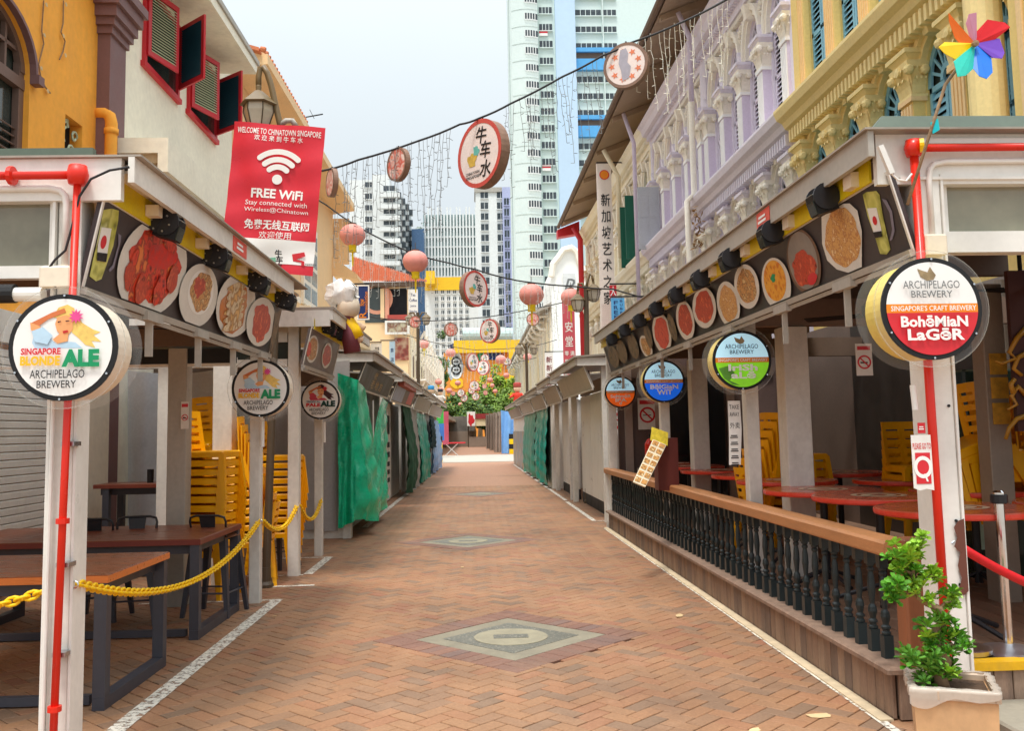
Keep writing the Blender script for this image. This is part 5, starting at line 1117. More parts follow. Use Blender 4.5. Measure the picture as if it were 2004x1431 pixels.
# far partition of the stall and the shop front behind the deck
pt = thing('partition', 'brown timber partition with dark glass doors at the far end of the right stall', 'partition', (3.5, 14.5, 0), RA)
b = MB(); b.box(2.4, 5.0, 14.5, 14.56, 0, 2.9); b.build('panel', paint('brown_panel', 104, 84, 78, rough=.6, var=.12), pt)
for x0, x1 in ((3.1, 3.55), (3.62, 4.1)): b = MB(); b.box(x0, x1, 14.47, 14.5, DZ, 2.3); b.build('glass_door', paint('black_glass', 30, 32, 36, rough=.12, spec=.8), pt)
for x in (2.98, 4.14, 2.5): b = MB(); b.box(x, x+.12, 14.44, 14.5, 0, 2.6); b.build('door_post', paint('pink_brown_post', 170, 148, 136, rough=.6), pt)
b = MB(); b.box(2.4, 4.9, 14.45, 14.498, 2.32, 2.5); b.build('lintel', brownbeam, pt)
nosmoke((2.86, 14.46, 1.75), (1, 0, 0), 'no smoking notice on the brown partition behind the fire extinguisher', RA, .3, .5)
b = MB(); sf = thing('shaded_shop', 'shaded shop front of dark panels and shutters behind the right deck', 'shop front', (4.95, 9, 0), RA)
for y0, y1, m_, nm in ((4.2, 6.4, paint('maroon_wall', 112, 62, 54, rough=.7, var=.12), 'wall_panel'), (6.4, 7.0, paint('beige_pier', 190, 168, 138, rough=.7), 'pier'), (7.0, 7.9, paint('pale_louvre', 196, 184, 172, rough=.6), 'louvre_door'), (7.9, 8.6, paint('grey_louvre', 150, 138, 130, rough=.6), 'pier'), (8.6, 11.5, paint('chalkboard', 62, 52, 46, rough=.5, var=.25, scale=4), 'chalkboard'), (11.5, 14.4, paint('brown_wall', 124, 104, 92, rough=.7), 'wall_panel')):
    b = MB(); b.box(4.93, 5.02, y0+.004, y1-.004, 0, 2.85); b.build(nm, m_, sf)
slm = MB(); slm.box(-.01, .01, -.42, .42, -.02, .02, Matrix.Rotation(.5, 4, 'Y')); slm = slm.mesh('slat', MATS['pale_louvre'])
for k in range(30): inst('slat', slm, sf, (4.92, 7.45, .4+k*.06))
for y in (8.05, 8.3): b = MB(); b.cyl((4.86, y, 0), (4.86, y, 2.8), .05, n=10); b.build('drain_pipe', taupe, sf)
# gold carving, fridge, fire extinguisher, notices
gc = thing('gold_carving', 'thin golden carved branches on the maroon wall at the right edge', 'carving', (4.0, 6.05, 1.6), RA); gold = paint('gold_carving', 176, 128, 40, rough=.4, var=.2, scale=8)
b = MB(); b.box(3.72, 4.9, 6.06, 6.1, 1.45, 2.55); b.build('panel', paint('dark_maroon', 70, 38, 34, rough=.6), gc)
for pts in ([(2010, 640), (1990, 662), (1975, 690), (1988, 702), (1960, 712), (1948, 706)], [(2012, 690), (1992, 700), (1984, 722), (2000, 735)], [(2010, 775), (1992, 757), (1980, 776), (1990, 792), (1972, 802)], [(1984, 770), (1978, 752), (1986, 742)], [(2008, 815), (1990, 820), (1975, 838), (1968, 860)]):
    b = MB(); b.tube([dp(x, y, 6.04, RA) for x, y in pts], [.02-.0025*k for k in range(len(pts))], 6); b.build('branch', gold, gc, smooth=True)
chair_stack((4.1, 6.75, DZ+.42), RA, PI/2, 6, 'leaning at the right edge', 'stacked yellow chairs, right deck', dz=.05, shift=.05, tilt=.07)
fr = thing('fridge', 'dark green drinks fridge with a white strip light in the shaded right shop front', 'fridge', (4.3, 7.4, DZ), RA)
b = MB(); b.bbox(4.05, 4.6, 7.3, 7.9, DZ, 1.95, .02); b.build('cabinet', paint('fridge_green', 26, 44, 36, rough=.3), fr); b = MB(); b.box(4.1, 4.13, 7.28, 7.298, .5, 1.8); b.build('strip_light', paint('fridge_tube', 190, 220, 200, rough=.3), fr); b = MB(); b.box(4.16, 4.56, 7.285, 7.298, .45, 1.85); b.build('door_glass', glassdark, fr)
p = gp(1230, 915, .9, RA); fe = thing('fire_extinguisher', 'red fire extinguisher standing at the far end of the right deck', 'fire extinguisher', (2.72, 13.6, .93), RA)
b = MB(); b.lathe([(.08, 0), (.085, .02), (.085, .36), (.05, .42), (.025, .44)], (2.72, 13.6, .93), 16); b.build('cylinder', redpipe, fe, smooth=False); b = MB(); b.box(2.70, 2.74, 13.56, 13.62, 1.37, 1.43); b.tube([(2.74, 13.6, 1.4), (2.83, 13.6, 1.36), (2.84, 13.6, 1.1)], .012, 6); b.build('valve_and_hose', blackm, fe); b = MB(); b.box(2.55, 2.9, 13.4, 13.8, DZ, .928); b.build('pedestal_box', taupe, fe)
# tilted picture menu leaning over the handrail, price list on post, notices
ms = thing('menu_stand', 'tilted picture menu board leaning on the handrail with dark red lectern', 'menu board', (2.35, 9.9, .9), RA)
A_, B_, C_, D_ = dp(1277, 862, 9.7, RA), dp(1303, 873, 9.7, RA), dp(1262, 955, 9.2, RA), dp(1238, 945, 9.2, RA)
b = MB(); n_ = (B_-A_).cross(D_-A_).normalized()*.015; b.hexa([D_, C_, B_, A_, D_+n_, C_+n_, B_+n_, A_+n_] if n_.y < 0 else [D_-n_, C_-n_, B_-n_, A_-n_, D_, C_, B_, A_]); b.build('menu_card', paint('cream_menu_card', 240, 226, 196, rough=.5), ms)
b = MB(); nn_ = n_ if n_.y < 0 else -n_
for k in range(7):
    for j in range(2):
        f0, f1 = (k+.12)/7, (k+.8)/7; g0, g1 = j*.5+.05, j*.5+.45; q = lambda f, g_: A_.lerp(D_, f).lerp(B_.lerp(C_, f), g_)+nn_*1.3
        b.poly([q(f1, g0), q(f1, g1), q(f0, g1), q(f0, g0)])
b.build('menu_picture', noodle, ms)
b = MB(); b.box(B_.x-.08, B_.x+.14, 9.75, 9.95, .86, A_.z+.02); b.build('lectern', paint('maroon_wood', 96, 40, 34, rough=.5, var=.15), ms)
b = MB(); b.hexa([A_+Vector((-.02, 0, 0)), B_+Vector((.02, 0, 0)), B_+Vector((.02, .02, 0)), A_+Vector((-.02, .02, 0)), A_+Vector((0, 0, .14)), B_+Vector((.03, 0, .14)), B_+Vector((.03, .02, .14)), A_+Vector((0, .02, .14))]); b.build('yellow_price_card', paint('yellow_card', 240, 220, 70, rough=.6, var=.2, scale=30), ms)
pl_ = thing('price_list', 'long white paper price list taped to the post under the green beer sign', 'notice', (2.2, 7.4, 1.4), RA)
A_ = dp(1424, 785, 7.42, RA); D_ = dp(1445, 910, 7.42, RA); M = plane_m((A_.x, 7.42, A_.z), (1, 0, 0), (.08, 0, 1)); H_ = A_.z-D_.z
b = MB(); b.prism([(0, 0), (.1, 0), (.105, -H_*.45), (.085, -H_), (-.01, -H_), (.0, -H_*.5)], M, .003); b.build('paper', paper, pl_)
b = MB(); b.text('TAKE', M, .05, -.05, h=.035, w=.08, z=.005); b.text('AWAY', M, .05, -.11, h=.035, w=.08, z=.005); b.text('外卖', M, .05, -.2, h=.05, w=.08, z=.005)
for k in range(5): dashes(b, M, .045, -.29-.055*k, .075, .03, 2, .005)
b.build('lettering', printk, pl_)
qn = thing('q_notice', 'torn white notice with red Q taped to the right foreground post', 'notice', (2.26, 4.28, 1.1), RA)
A_ = dp(1782, 852, 4.27, RA); D_ = dp(1828, 960, 4.27, RA); M = plane_m((A_.x, 4.27, D_.z), (1, 0, 0), (0, 0, 1)); W_, H_ = D_.x-A_.x, A_.z-D_.z
b = MB(); b.prism([(0, .012), (.03, 0), (.06, .008), (W_, 0), (W_-.003, H_), (0, H_)], M, .003); b.build('paper', paper, qn)
b = MB(); b.flat([(W_*.14, H_*.12), (W_*.88, H_*.12), (W_*.88, H_*.68), (W_*.14, H_*.68)], M, .005); b.build('red_panel', printr, qn)
b = MB(); b.text('PLEASE GO TO', M, W_*.5, H_*.8, h=H_*.11, w=W_*.9, z=.005, bold=.01); b.build('lettering', printr, qn)
b = MB(); b.ring(M, W_*.5, H_*.42, H_*.13, H_*.2, .006, 28, .85); b.flat([(W_*.52, H_*.3), (W_*.6, H_*.3), (W_*.74, H_*.16), (W_*.64, H_*.16)], M, .0065); b.build('letter_q', printw, qn)
A_ = dp(1803, 838, 4.27, RA); b = MB(); M = plane_m((A_.x, 4.27, A_.z), (1, 0, 0), (0, 0, 1)); b.prism([(-.018, -.025), (.018, -.025), (.018, .025), (-.018, .025)], M, .003); st_ = b.build('sticker', printr, None, (A_.x, 4.27, A_.z), RA); tag(st_, 'small red sticker above the Q notice', 'sticker')
b = MB(); dashes(b, M, 0, 0, .028, .02, 2, .004); b.build('lettering', printw, st_)
nosmoke((3.1, 7.0, 2.02), (1, 0, 0), 'no smoking notice in the shade right of the tall white pillar', RA, .13, .25)
yn = thing('notice_board', 'yellow and brown notices on the brown post at right', 'notice', (3.75, 6.3, 1.7), RA)
for z in (1.85, 1.68, 1.5): b = MB(); b.box(3.7, 3.82, 6.30, 6.315, z, z+.15); b.build('card', paint('amber_card', 200, 150, 50, rough=.6, var=.3, scale=20), yn)
fan((3.9, 6.2, 2.5), RA, 'black fan under the right roof by the round red and white sign'); fan((3.3, 7.2, 2.45), RA, 'black fan under the right roof beside the tall white pillar')
# chrome stanchion and red rope
sn = thing('stanchion', 'chrome rope stanchion with dark domed foot on the right deck', 'stanchion', (2.92, 4.98, DZ), RA)
b = MB(); b.lathe([(.025, .02), (.025, .82), (.032, .825), (.032, .86), (.02, .872)], (2.92, 4.98, DZ), 16); b.build('pole', chrome, sn, smooth=False); b = MB(); b.lathe([(.17, 0), (.175, .012), (.15, .022), (.1, .032), (.03, .05)], (2.92, 4.98, DZ), 28); b.build('foot', steel, sn); b = MB(); b.lathe([(.04, .8), (.045, .805), (.045, .845), (.04, .85)], (2.92, 4.98, DZ), 12); b.build('collar', black, sn)
b = MB(); b.lathe([(.09, 0), (.13, .005), (.135, .03), (.12, .035)], (2.66, 4.95, DZ+.015), 24); tag(b.build('saucer', steel, None, (2.66, 4.95, DZ), RA), 'shallow metal saucer on the deck beside the chrome stanchion', 'saucer')
rp = thing('barrier_rope', 'red plush barrier rope hooked to the right foreground post', 'rope', (2.38, 4.4, .9), RA)
h0 = dp(1862, 1064, 4.36, RA); h1 = dp(1878, 1070, 4.40, RA); h2 = dp(2030, 1150, 4.55, RA); b = MB(); b.tube(sag(h1, h2, .012, 8), .023, 10); b.build('rope', paint('red_plush', 214, 26, 34, rough=.6, var=.12, scale=30), rp, smooth=True)
b = MB(); b.tube([h0, h0+Vector((.01, 0, .01)), h1], .006, 6); b.cyl(h1-Vector((.0, 0, .0)), h1+(h2-h1).normalized()*.05, .02, n=10); b.build('hook', chrome, rp)
# ------------------------------------------------------------------ shophouse facades
XF = 5.0
def bay_wall(w_, z0, z1, a_, zs, zp, depth=.12, arch=True, n=12, rise=.4):
    b_ = MB(); W = w_/2
    con = [(-a_, zs), (-a_, zp)]
    if arch: con += [(-a_*math.cos(PI*k/n), zp+rise*math.sin(PI*k/n)) for k in range(1, n)]
    con += [(a_, zp), (a_, zs)]
    def q(*p): b_.poly([(0, y, z) for y, z in p])
    q((-W, z0), (-W, z1), (-a_, z1), (-a_, z0)); q((a_, z0), (a_, z1), (W, z1), (W, z0)); q((-a_, z0), (-a_, zs), (a_, zs), (a_, z0))
    top = con[1:-1]
    for p, r in zip(top, top[1:]): q(p, (p[0], z1), (r[0], z1), r)
    for p, r in zip(con, con[1:]): b_.poly([(0, p[0], p[1]), (0, r[0], r[1]), (depth, r[0], r[1]), (depth, p[0], p[1])])
    b_.poly([(0, -a_, zs), (depth, -a_, zs), (depth, a_, zs), (0, a_, zs)])
    return b_
def arch_mould(a_, zp, wd=.13, pr=.11, n=14, key=True, rise=.4):
    k_ = rise/a_
    b_ = MB()
    for lay, (r0, r1, p) in enumerate(((a_+.005, a_+wd*.45, pr*.6), (a_+wd*.45, a_+wd, pr))):
        for k in range(n):
            t0, t1 = PI*k/n, PI*(k+1)/n; P_ = lambda r, t, x: (x, -r*math.cos(t), zp+r*k_*math.sin(t))
            b_.hexa([P_(r0, t0, 0), P_(r0, t1, 0), P_(r1, t1, 0), P_(r1, t0, 0), P_(r0, t0, -p), P_(r0, t1, -p), P_(r1, t1, -p), P_(r1, t0, -p)][::-1])
    if key: b_.hexa([(-pr-.05, -.05, zp+rise-.06), (.02, -.05, zp+rise-.06), (.02, .05, zp+rise-.06), (-pr-.05, .05, zp+rise-.06), (-pr-.1, -.075, zp+rise+wd+.06), (.02, -.075, zp+rise+wd+.06), (.02, .075, zp+rise+wd+.06), (-pr-.1, .075, zp+rise+wd+.06)])
    return b_
def capital_mesh(m_, w_=.28, h=.38, d=.15):
    b_ = MB(); W = w_/2
    def ring(e, z): return [(-d-e, -W-e, z), (.02, -W-e, z), (.02, W+e, z), (-d-e, W+e, z)]
    for (e0, z0), (e1, z1) in (((.015, 0), (.015, .03)), ((-.02, .03), (.0, .18)), ((0, .18), (.045, .31)), ((.06, .31), (.075, h))):
        b_.hexa(ring(e0, z0)+ring(e1, z1))
    def leaf(p, out_, side, z0, hh, wd):
        p = Vector(p); o = Vector(out_); s_ = Vector(side)*wd
        pts = [(0, 0, 1), (.018, hh*.5, 1.1), (.045, hh*.85, .9), (.075, hh, .5), (.08, hh*.8, .2)]
        for (o0, h0, w0), (o1, h1, w1) in zip(pts, pts[1:]):
            A, B = p+o*o0+Vector((0, 0, z0+h0)), p+o*o1+Vector((0, 0, z0+h1))
            b_.poly([A-s_*w0, A+s_*w0, B+s_*w1, B-s_*w1])
    for k in (-1, 0, 1):
        leaf((-d, k*W*.68, 0), (-1, 0, 0), (0, 1, 0), .04, .16, W*.3); leaf((-d/2+k*d*.34, -W, 0), (0, -1, 0), (1, 0, 0), .04, .16, d*.16)
    for k in (-.5, .5):
        leaf((-d, k*W, 0), (-1, 0, 0), (0, 1, 0), .14, .18, W*.3); leaf((-d/2+k*d*.5, -W, 0), (0, -1, 0), (1, 0, 0), .14, .18, d*.16)
    for p in ((-d-.05, -W-.05), (-d-.05, W+.05), (-.02, -W-.05)):
        b_.lathe([(.0, -.05), (.035, -.045), (.055, -.02), (.055, .02), (.035, .045), (0, .05)], (p[0], p[1], h-.1), 8, Matrix.Rotation(PI/2, 4, 'X'))
    b_.lathe([(.0, -.03), (.05, -.02), (.05, .02), (0, .03)], (-d-.07, 0, h-.07), 8, Matrix.Rotation(PI/2, 4, 'Y'))
    return b_.mesh('capital', m_)
def pilaster_meshes(side_m, fl_m, z0, z1, w_=.26, d=.14, fl=4, base=True):
    b_ = MB(); W = w_/2; b_.box(-d, .02, -W, W, z0, z1); sh = b_.mesh('pilaster_shaft', side_m)
    b_ = MB()
    for k in range(fl): y = -W+w_*(k+.5)/fl; b_.box(-d-.018, -d+.001, y-w_/fl*.3, y+w_/fl*.3, z0+.12, z1-.08)
    flm = b_.mesh('fluting', fl_m)
    b_ = MB()
    if base:
        b_.box(-d-.05, .01, -W-.04, W+.04, z0-.02, z0+.05); b_.box(-d-.025, .01, -W-.02, W+.02, z0+.05, z0+.1)
    b_.box(-d-.03, .01, -W-.025, W+.025, z1-.05, z1); bs = b_.mesh('pilaster_moulding', fl_m)
    return sh, flm, bs
def cornice_mesh(prof, y0, y1, m_, name='cornice'):
    b_ = MB(); n = len(prof)
    for (x0, z0), (x1, z1) in zip(prof, prof[1:]): b_.poly([(x0, y1, z0), (x0, y0, z0), (x1, y0, z1), (x1, y1, z1)][::-1])
    b_.poly([(x, y0, z) for x, z in prof][::-1]); b_.poly([(x, y1, z) for x, z in prof]); return b_.mesh(name, m_)
def dent_mesh(y0, y1, x0, x1, z0, z1, step, m_, duty=.5):
    b_ = MB(); y = y0
    while y < y1-step*duty: b_.box(x0, x1, y, y+step*duty, z0, z1); y += step
    return b_.mesh('dentils', m_)
def louvre_mesh(a_, zs, zp, fm, n=16, x=.06, split=True):
    b_ = MB(); hw = a_ if not split else a_/2
    for s_ in ((-1, 1) if split else (0,)):
        c = s_*hw; y0, y1 = c-hw+.01, c+hw-.01
        b_.box(x-.02, x+.02, y0, y0+.05, zs, zp); b_.box(x-.02, x+.02, y1-.05, y1, zs, zp); b_.box(x-.02, x+.02, y0, y1, zs, zs+.06); b_.box(x-.02, x+.02, y0, y1, zp-.06, zp); b_.box(x-.02, x+.02, y0, y1, (zs+zp)/2-.03, (zs+zp)/2+.03)
    fr = b_.mesh('shutter', fm); b_ = MB()
    for k in range(n):
        z = zs+.07+(zp-zs-.14)*(k+.5)/n; h = (zp-zs)/n*.8
        b_.poly([(x-.02, -a_+.06, z-h/2), (x-.02, a_-.06, z-h/2), (x+.015, a_-.06, z+h/2), (x+.015, -a_+.06, z+h/2)])
    return fr, b_.mesh('slats', fm)
def fan_mesh(a_, zp, fm, n=9, x=.06, rise=.4):
    sq_ = Matrix.Diagonal((1, rise/a_, 1, 1))
    b_ = MB(); M = plane_m((x+.03, 0, zp), (0, -1, 0), (0, 0, 1)) @ sq_; b_.flat([(a_*math.cos(PI*k/16), a_*math.sin(PI*k/16)) for k in range(17)], M, 0); gl = b_.mesh('fanlight_glass', glassdark)
    b_ = MB(); M = plane_m((x, 0, zp), (0, -1, 0), (0, 0, 1)) @ sq_
    for k in range(1, n):
        t = PI*k/n; c, s_ = math.cos(t), math.sin(t); w_ = .012
        b_.prism([(.1*c-w_*s_, .1*s_+w_*c), (.1*c+w_*s_, .1*s_-w_*c), (a_*c+w_*s_, a_*s_-w_*c), (a_*c-w_*s_, a_*s_+w_*c)], M, .02)
    for r0, r1 in ((.07, .12), (a_-.06, a_)):
        for k in range(12):
            t0, t1 = PI*k/12, PI*(k+1)/12; b_.prism([(r0*math.cos(t0), r0*math.sin(t0)), (r1*math.cos(t0), r1*math.sin(t0)), (r1*math.cos(t1), r1*math.sin(t1)), (r0*math.cos(t1), r0*math.sin(t1))], M, .03)
    return gl, b_.mesh('fanlight_bars', fm)
def house(label, y0, y1, nb, wall, trim, shaftm, flm, winm, z3=True, arch3=True, side=1, zlow=3.6, glassy=False, capm=None, zc=5.82, z_top=9.35, r2=.52, r3=.62):
    t_ = thing('shophouse', label, 'building', (XF, y0, 0), RA, group='shophouses along the right side')
    capm = capm or offw; a_ = .38
    pitch = (y1-y0-.5)/nb; ys = [y0+.25+pitch*(k+.5) for k in range(nb)]; ps = [y0+.25+pitch*k for k in range(nb+1)]
    b_ = MB(); b_.box(XF+.001, XF+.2, y0, y1, 0, zlow); b_.build('ground_storey', wall, t_)
    zA, zB_ = zc-.62, zc+.36            # second storey spring, third storey floor
    zs2, zp2 = zlow+.15, zA+.05; zs3, zp3 = zB_+.12, 7.85
    w2 = bay_wall(pitch, zlow, zc, a_, zs2, zp2-.15, rise=r2).mesh('wall', wall); w3 = bay_wall(pitch, zc, z_top, a_, zs3, zp3, arch=arch3, rise=r3).mesh('wall', wall)
    am2 = arch_mould(a_, zp2-.15, rise=r2).mesh('arch_moulding', capm); am3 = arch_mould(a_, zp3, rise=r3).mesh('arch_moulding', capm)
    cap = capital_mesh(capm); s2, f2, b2 = pilaster_meshes(shaftm, flm, zlow, zA-.17); s3_, f3, b3 = pilaster_meshes(shaftm, flm, zB_, 7.3)
    lo2 = louvre_mesh(a_, zs2, zp2-.15, winm, 14); lo3 = louvre_mesh(a_, zs3, zp3, winm, 18); fn2 = fan_mesh(a_, zp2-.15, winm, rise=r2); fn3 = fan_mesh(a_, zp3, winm, rise=r3)
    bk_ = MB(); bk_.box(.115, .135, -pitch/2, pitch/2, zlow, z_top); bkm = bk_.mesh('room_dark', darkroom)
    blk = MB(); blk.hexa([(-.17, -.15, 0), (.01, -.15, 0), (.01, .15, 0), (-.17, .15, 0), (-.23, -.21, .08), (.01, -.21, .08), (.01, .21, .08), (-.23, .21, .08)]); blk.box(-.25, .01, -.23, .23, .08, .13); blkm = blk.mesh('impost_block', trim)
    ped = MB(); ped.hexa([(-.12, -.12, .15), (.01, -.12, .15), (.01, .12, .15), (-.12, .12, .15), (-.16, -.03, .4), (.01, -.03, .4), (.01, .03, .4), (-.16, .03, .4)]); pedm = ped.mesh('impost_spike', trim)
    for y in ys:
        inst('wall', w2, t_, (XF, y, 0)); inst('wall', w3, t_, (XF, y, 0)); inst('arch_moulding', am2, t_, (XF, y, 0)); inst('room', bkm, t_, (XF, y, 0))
        w_ = inst('window', lo2[0], t_, (XF, y, 0)); tag(inst('slats', lo2[1], w_, (0, 0, 0)), kind='stuff'); inst('fanlight_glass', fn2[0], w_, (0, 0, 0)); tag(inst('fanlight_bars', fn2[1], w_, (0, 0, 0)), kind='stuff')
        w_ = inst('window', lo3[0], t_, (XF, y, 0)); tag(inst('slats', lo3[1], w_, (0, 0, 0)), kind='stuff')
        if arch3: inst('arch_moulding', am3, t_, (XF, y, 0)); inst('fanlight_glass', fn3[0], w_, (0, 0, 0)); tag(inst('fanlight_bars', fn3[1], w_, (0, 0, 0)), kind='stuff')
    for y in ps:
        for sm, fm, bm, zc_ in ((s2, f2, b2, zA-.17), (s3_, f3, b3, 7.3)):
            if zc_ == 7.3 and not arch3:
                continue
            p_ = inst('pilaster', sm, t_, (XF, y, 0)); tag(inst('fluting', fm, p_, (0, 0, 0)), kind='stuff'); inst('pilaster_moulding', bm, p_, (0, 0, 0)); inst('capital', cap, p_, (0, 0, zc_)); inst('impost_block', blkm, p_, (0, 0, zc_+.38)); inst('impost_spike', pedm, p_, (0, 0, zc_+.36))
    rn = random.Random(int(y0)); ob_ = MB()
    for k in range(16): ob_.lathe([(0, -.035), (.03, -.02), (.035, .01), (0, .035)], (-.03-rn.random()*.04, rn.uniform(-.2, .2), rn.uniform(-.14, .16)), 6, Matrix.Rotation(rn.uniform(0, 3), 4, 'X'))
    for s_ in (-1, 1): ob_.tube([(-.05, s_*(.03+.17*math.sin(t*.5)), -.15+.05*t+.03*math.cos(t)) for t in range(7)], .022, 5)
    obm = ob_.mesh('stucco_ornament', capm)
    for y in ps[1:-1]+ps[:1]:
        if arch3: inst('stucco_ornament', obm, t_, (XF, y, 8.42))
        inst('stucco_ornament', obm, t_, (XF, y, zc+.02-.3))
    if arch3: tag(inst('frieze_beads', dent_mesh(.1, y1-y0-.1, -.09, 0, z_top-.66, z_top-.58, .07, capm, .6), t_, (XF, y0, 0)), kind='stuff')
    for y in (y0+.11, y1-.11): b_ = MB(); b_.box(XF-.1, XF+.2, y-.11, y+.11, zlow, z_top); b_.build('party_pier', wall, t_)
    mid = [(XF, zc-.12), (XF-.12, zc-.1), (XF-.18, zc-.02), (XF-.28, zc+.02), (XF-.32, zc+.1), (XF-.4, zc+.14), (XF-.44, zc+.24), (XF-.44, zc+.28), (XF, zc+.32)]
    b_ = MB(); tag_ = inst('cornice', cornice_mesh([(x-XF, z) for x, z in mid], y0-y0, y1-y0, trim), t_, (XF, y0, 0))
    tag(inst('dentils', dent_mesh(.05, y1-y0-.05, -.26, 0, zc-.2, zc-.03, .11, trim), t_, (XF, y0, 0)), kind='stuff')
    topc = [(XF, z_top-.55), (XF-.1, z_top-.53), (XF-.14, z_top-.3), (XF-.3, z_top-.26), (XF-.34, z_top-.12), (XF-.42, z_top-.05), (XF-.42, z_top), (XF, z_top+.03)]
    inst('cornice', cornice_mesh([(x-XF, z) for x, z in topc], 0, y1-y0, trim), t_, (XF, y0, 0))
    tag(inst('dentils', dent_mesh(.05, y1-y0-.05, -.22, 0, z_top-.42, z_top-.31, .11, trim), t_, (XF, y0, 0)), kind='stuff')
    b_ = MB(); b_.box(XF+.05, XF+.25, y0, y1, z_top, 10.6); b_.build('attic_wall', wall, t_)
    return t_, ps, ys
hy, psY, ysY = house('ochre yellow shophouse with peach fluted pilasters and blue arched windows', 7.2, 12.9, 5, ochre, ochre_l, ochre, peach, bluewin, arch3=False, capm=ochre_l, z_top=10.6)
for k, y in enumerate(psY):
    b = MB(); b.box(XF-.08, XF, y-.17, y+.17, 6.1, 10.4); p_ = b.build('flat_pilaster', ochre, hy)
    b = MB(); [b.box(XF-.092, XF-.08, y-.12+.06*j, y-.12+.06*j+.022, 6.25, 10.2) for j in range(5)]; tag(b.build('fluting', peach, p_), kind='stuff')
    b = MB(); b.box(XF-.16, XF, y-.22, y+.22, 6.12, 6.24); b.build('pilaster_base', ochre_l, p_)
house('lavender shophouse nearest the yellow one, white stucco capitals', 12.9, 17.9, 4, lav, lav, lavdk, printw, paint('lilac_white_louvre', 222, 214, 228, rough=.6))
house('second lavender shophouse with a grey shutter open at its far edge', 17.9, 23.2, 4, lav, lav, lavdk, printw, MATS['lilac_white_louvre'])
hc, psC, ysC = house('cream shophouse with bottle green shutters and ornate stucco', 23.2, 28.6, 4, creamf, creamf2, creamf, creamf2, greenshut)
house('pale cream shophouse behind the calligraphy banner, red downpipe at its edge', 28.6, 36.4, 5, creamf2, creamf, creamf2, creamf, paint('tan_louvre', 206, 150, 90, rough=.6))
# end pilaster block of the yellow house towards the camera
b = MB(); b.box(XF-.35, XF+.2, 6.4, 7.3, 3.6, 10.6); e_ = b.build('end_pier', ochre, hy)
b = MB(); [b.box(XF-.37, XF-.35, 6.45+.13*j, 6.45+.13*j+.07, 3.8, 10.4) for j in range(6)]; tag(b.build('fluting', peach, e_), kind='stuff')
b = MB(); b.lathe([(.16, 3.6), (.16, 10)], (XF-.3, 7.75, 0), 16); b.build('engaged_column', ochre_l, hy)
# eaves over the lavender and cream houses
ev = thing('tiled_eave', 'wide dark eave with grey soffit panels over the right shophouses', 'eave', (4.5, 24, 9.8), RA)
b = MB(); b.hexa([(3.95, 13.4, 9.72), (5.3, 13.4, 10.25), (5.3, 36.6, 10.25), (3.95, 36.6, 9.72), (3.95, 13.4, 9.76), (5.3, 13.4, 10.3), (5.3, 36.6, 10.3), (3.95, 36.6, 9.76)]); b.build('soffit', eave_pale, ev)
b = MB(); b.hexa([(3.85, 13.3, 9.78), (5.4, 13.3, 10.42), (5.4, 36.7, 10.42), (3.85, 36.7, 9.78), (3.85, 13.3, 9.9), (5.4, 13.3, 10.55), (5.4, 36.7, 10.55), (3.85, 36.7, 9.9)]); b.build('roof_tiles', tile_dk, ev)
b = MB(); b.tube([(3.86, 13.3, 9.76), (3.86, 36.7, 9.76)], .075, 8); b.build('gutter', eave_brown, ev)
for k in range(8): y = 14.5+k*3.0; b = MB(); b.hexa([(3.98, y-.05, 9.6), (5.1, y-.05, 10.0), (5.1, y+.05, 10.0), (3.98, y+.05, 9.6), (3.98, y-.05, 9.72), (5.1, y-.05, 10.17), (5.1, y+.05, 10.17), (3.98, y+.05, 9.72)]); b.build('rafter', eave_pale, ev)
b = MB(); b.hexa([(3.8, 36.5, 9.3), (4.7, 36.5, 9.45), (4.7, 37, 9.45), (3.8, 37, 9.3), (3.8, 36.5, 9.6), (4.7, 36.5, 9.95), (4.7, 37, 9.95), (3.8, 37, 9.6)]); b.build('red_end_bracket', redpaint, ev)
# downpipes
def pipe(name, pts, r, m_, label, a): b_ = MB(); b_.tube(pts, r, 10); return tag(b_.build(name, m_, None, pts[-1], a, smooth=True), label, 'pipe', 'downpipes on the right shophouses')
pipe('downpipe', [(4.62, 17.75, 8.9), (4.62, 17.75, 8.2), (4.6, 17.75, 7.4), (4.6, 17.75, 6.15), (4.45, 17.75, 6.0), (4.45, 17.75, 4.6), (4.6, 17.75, 4.3), (4.6, 17.75, 3.0)], .06, offw, 'off-white downpipe between the two lavender shophouses', RA)
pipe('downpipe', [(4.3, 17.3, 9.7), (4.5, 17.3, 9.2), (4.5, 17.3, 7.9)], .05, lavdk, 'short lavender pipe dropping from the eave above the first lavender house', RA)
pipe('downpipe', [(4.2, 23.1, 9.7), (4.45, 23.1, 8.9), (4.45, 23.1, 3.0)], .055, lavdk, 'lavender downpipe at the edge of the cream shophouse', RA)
pipe('downpipe', [(4.1, 25.9, 9.6), (4.5, 25.9, 8.8), (4.5, 25.9, 6.4)], .07, creamf, 'cream downpipe with a hopper above the calligraphy banner', RA)
pipe('downpipe', [(4.3, 35.2, 9.4), (4.55, 35.2, 8.9), (4.55, 35.2, .5)], .11, redpaint, 'thick red downpipe at the far end of the cream shophouses', RA)
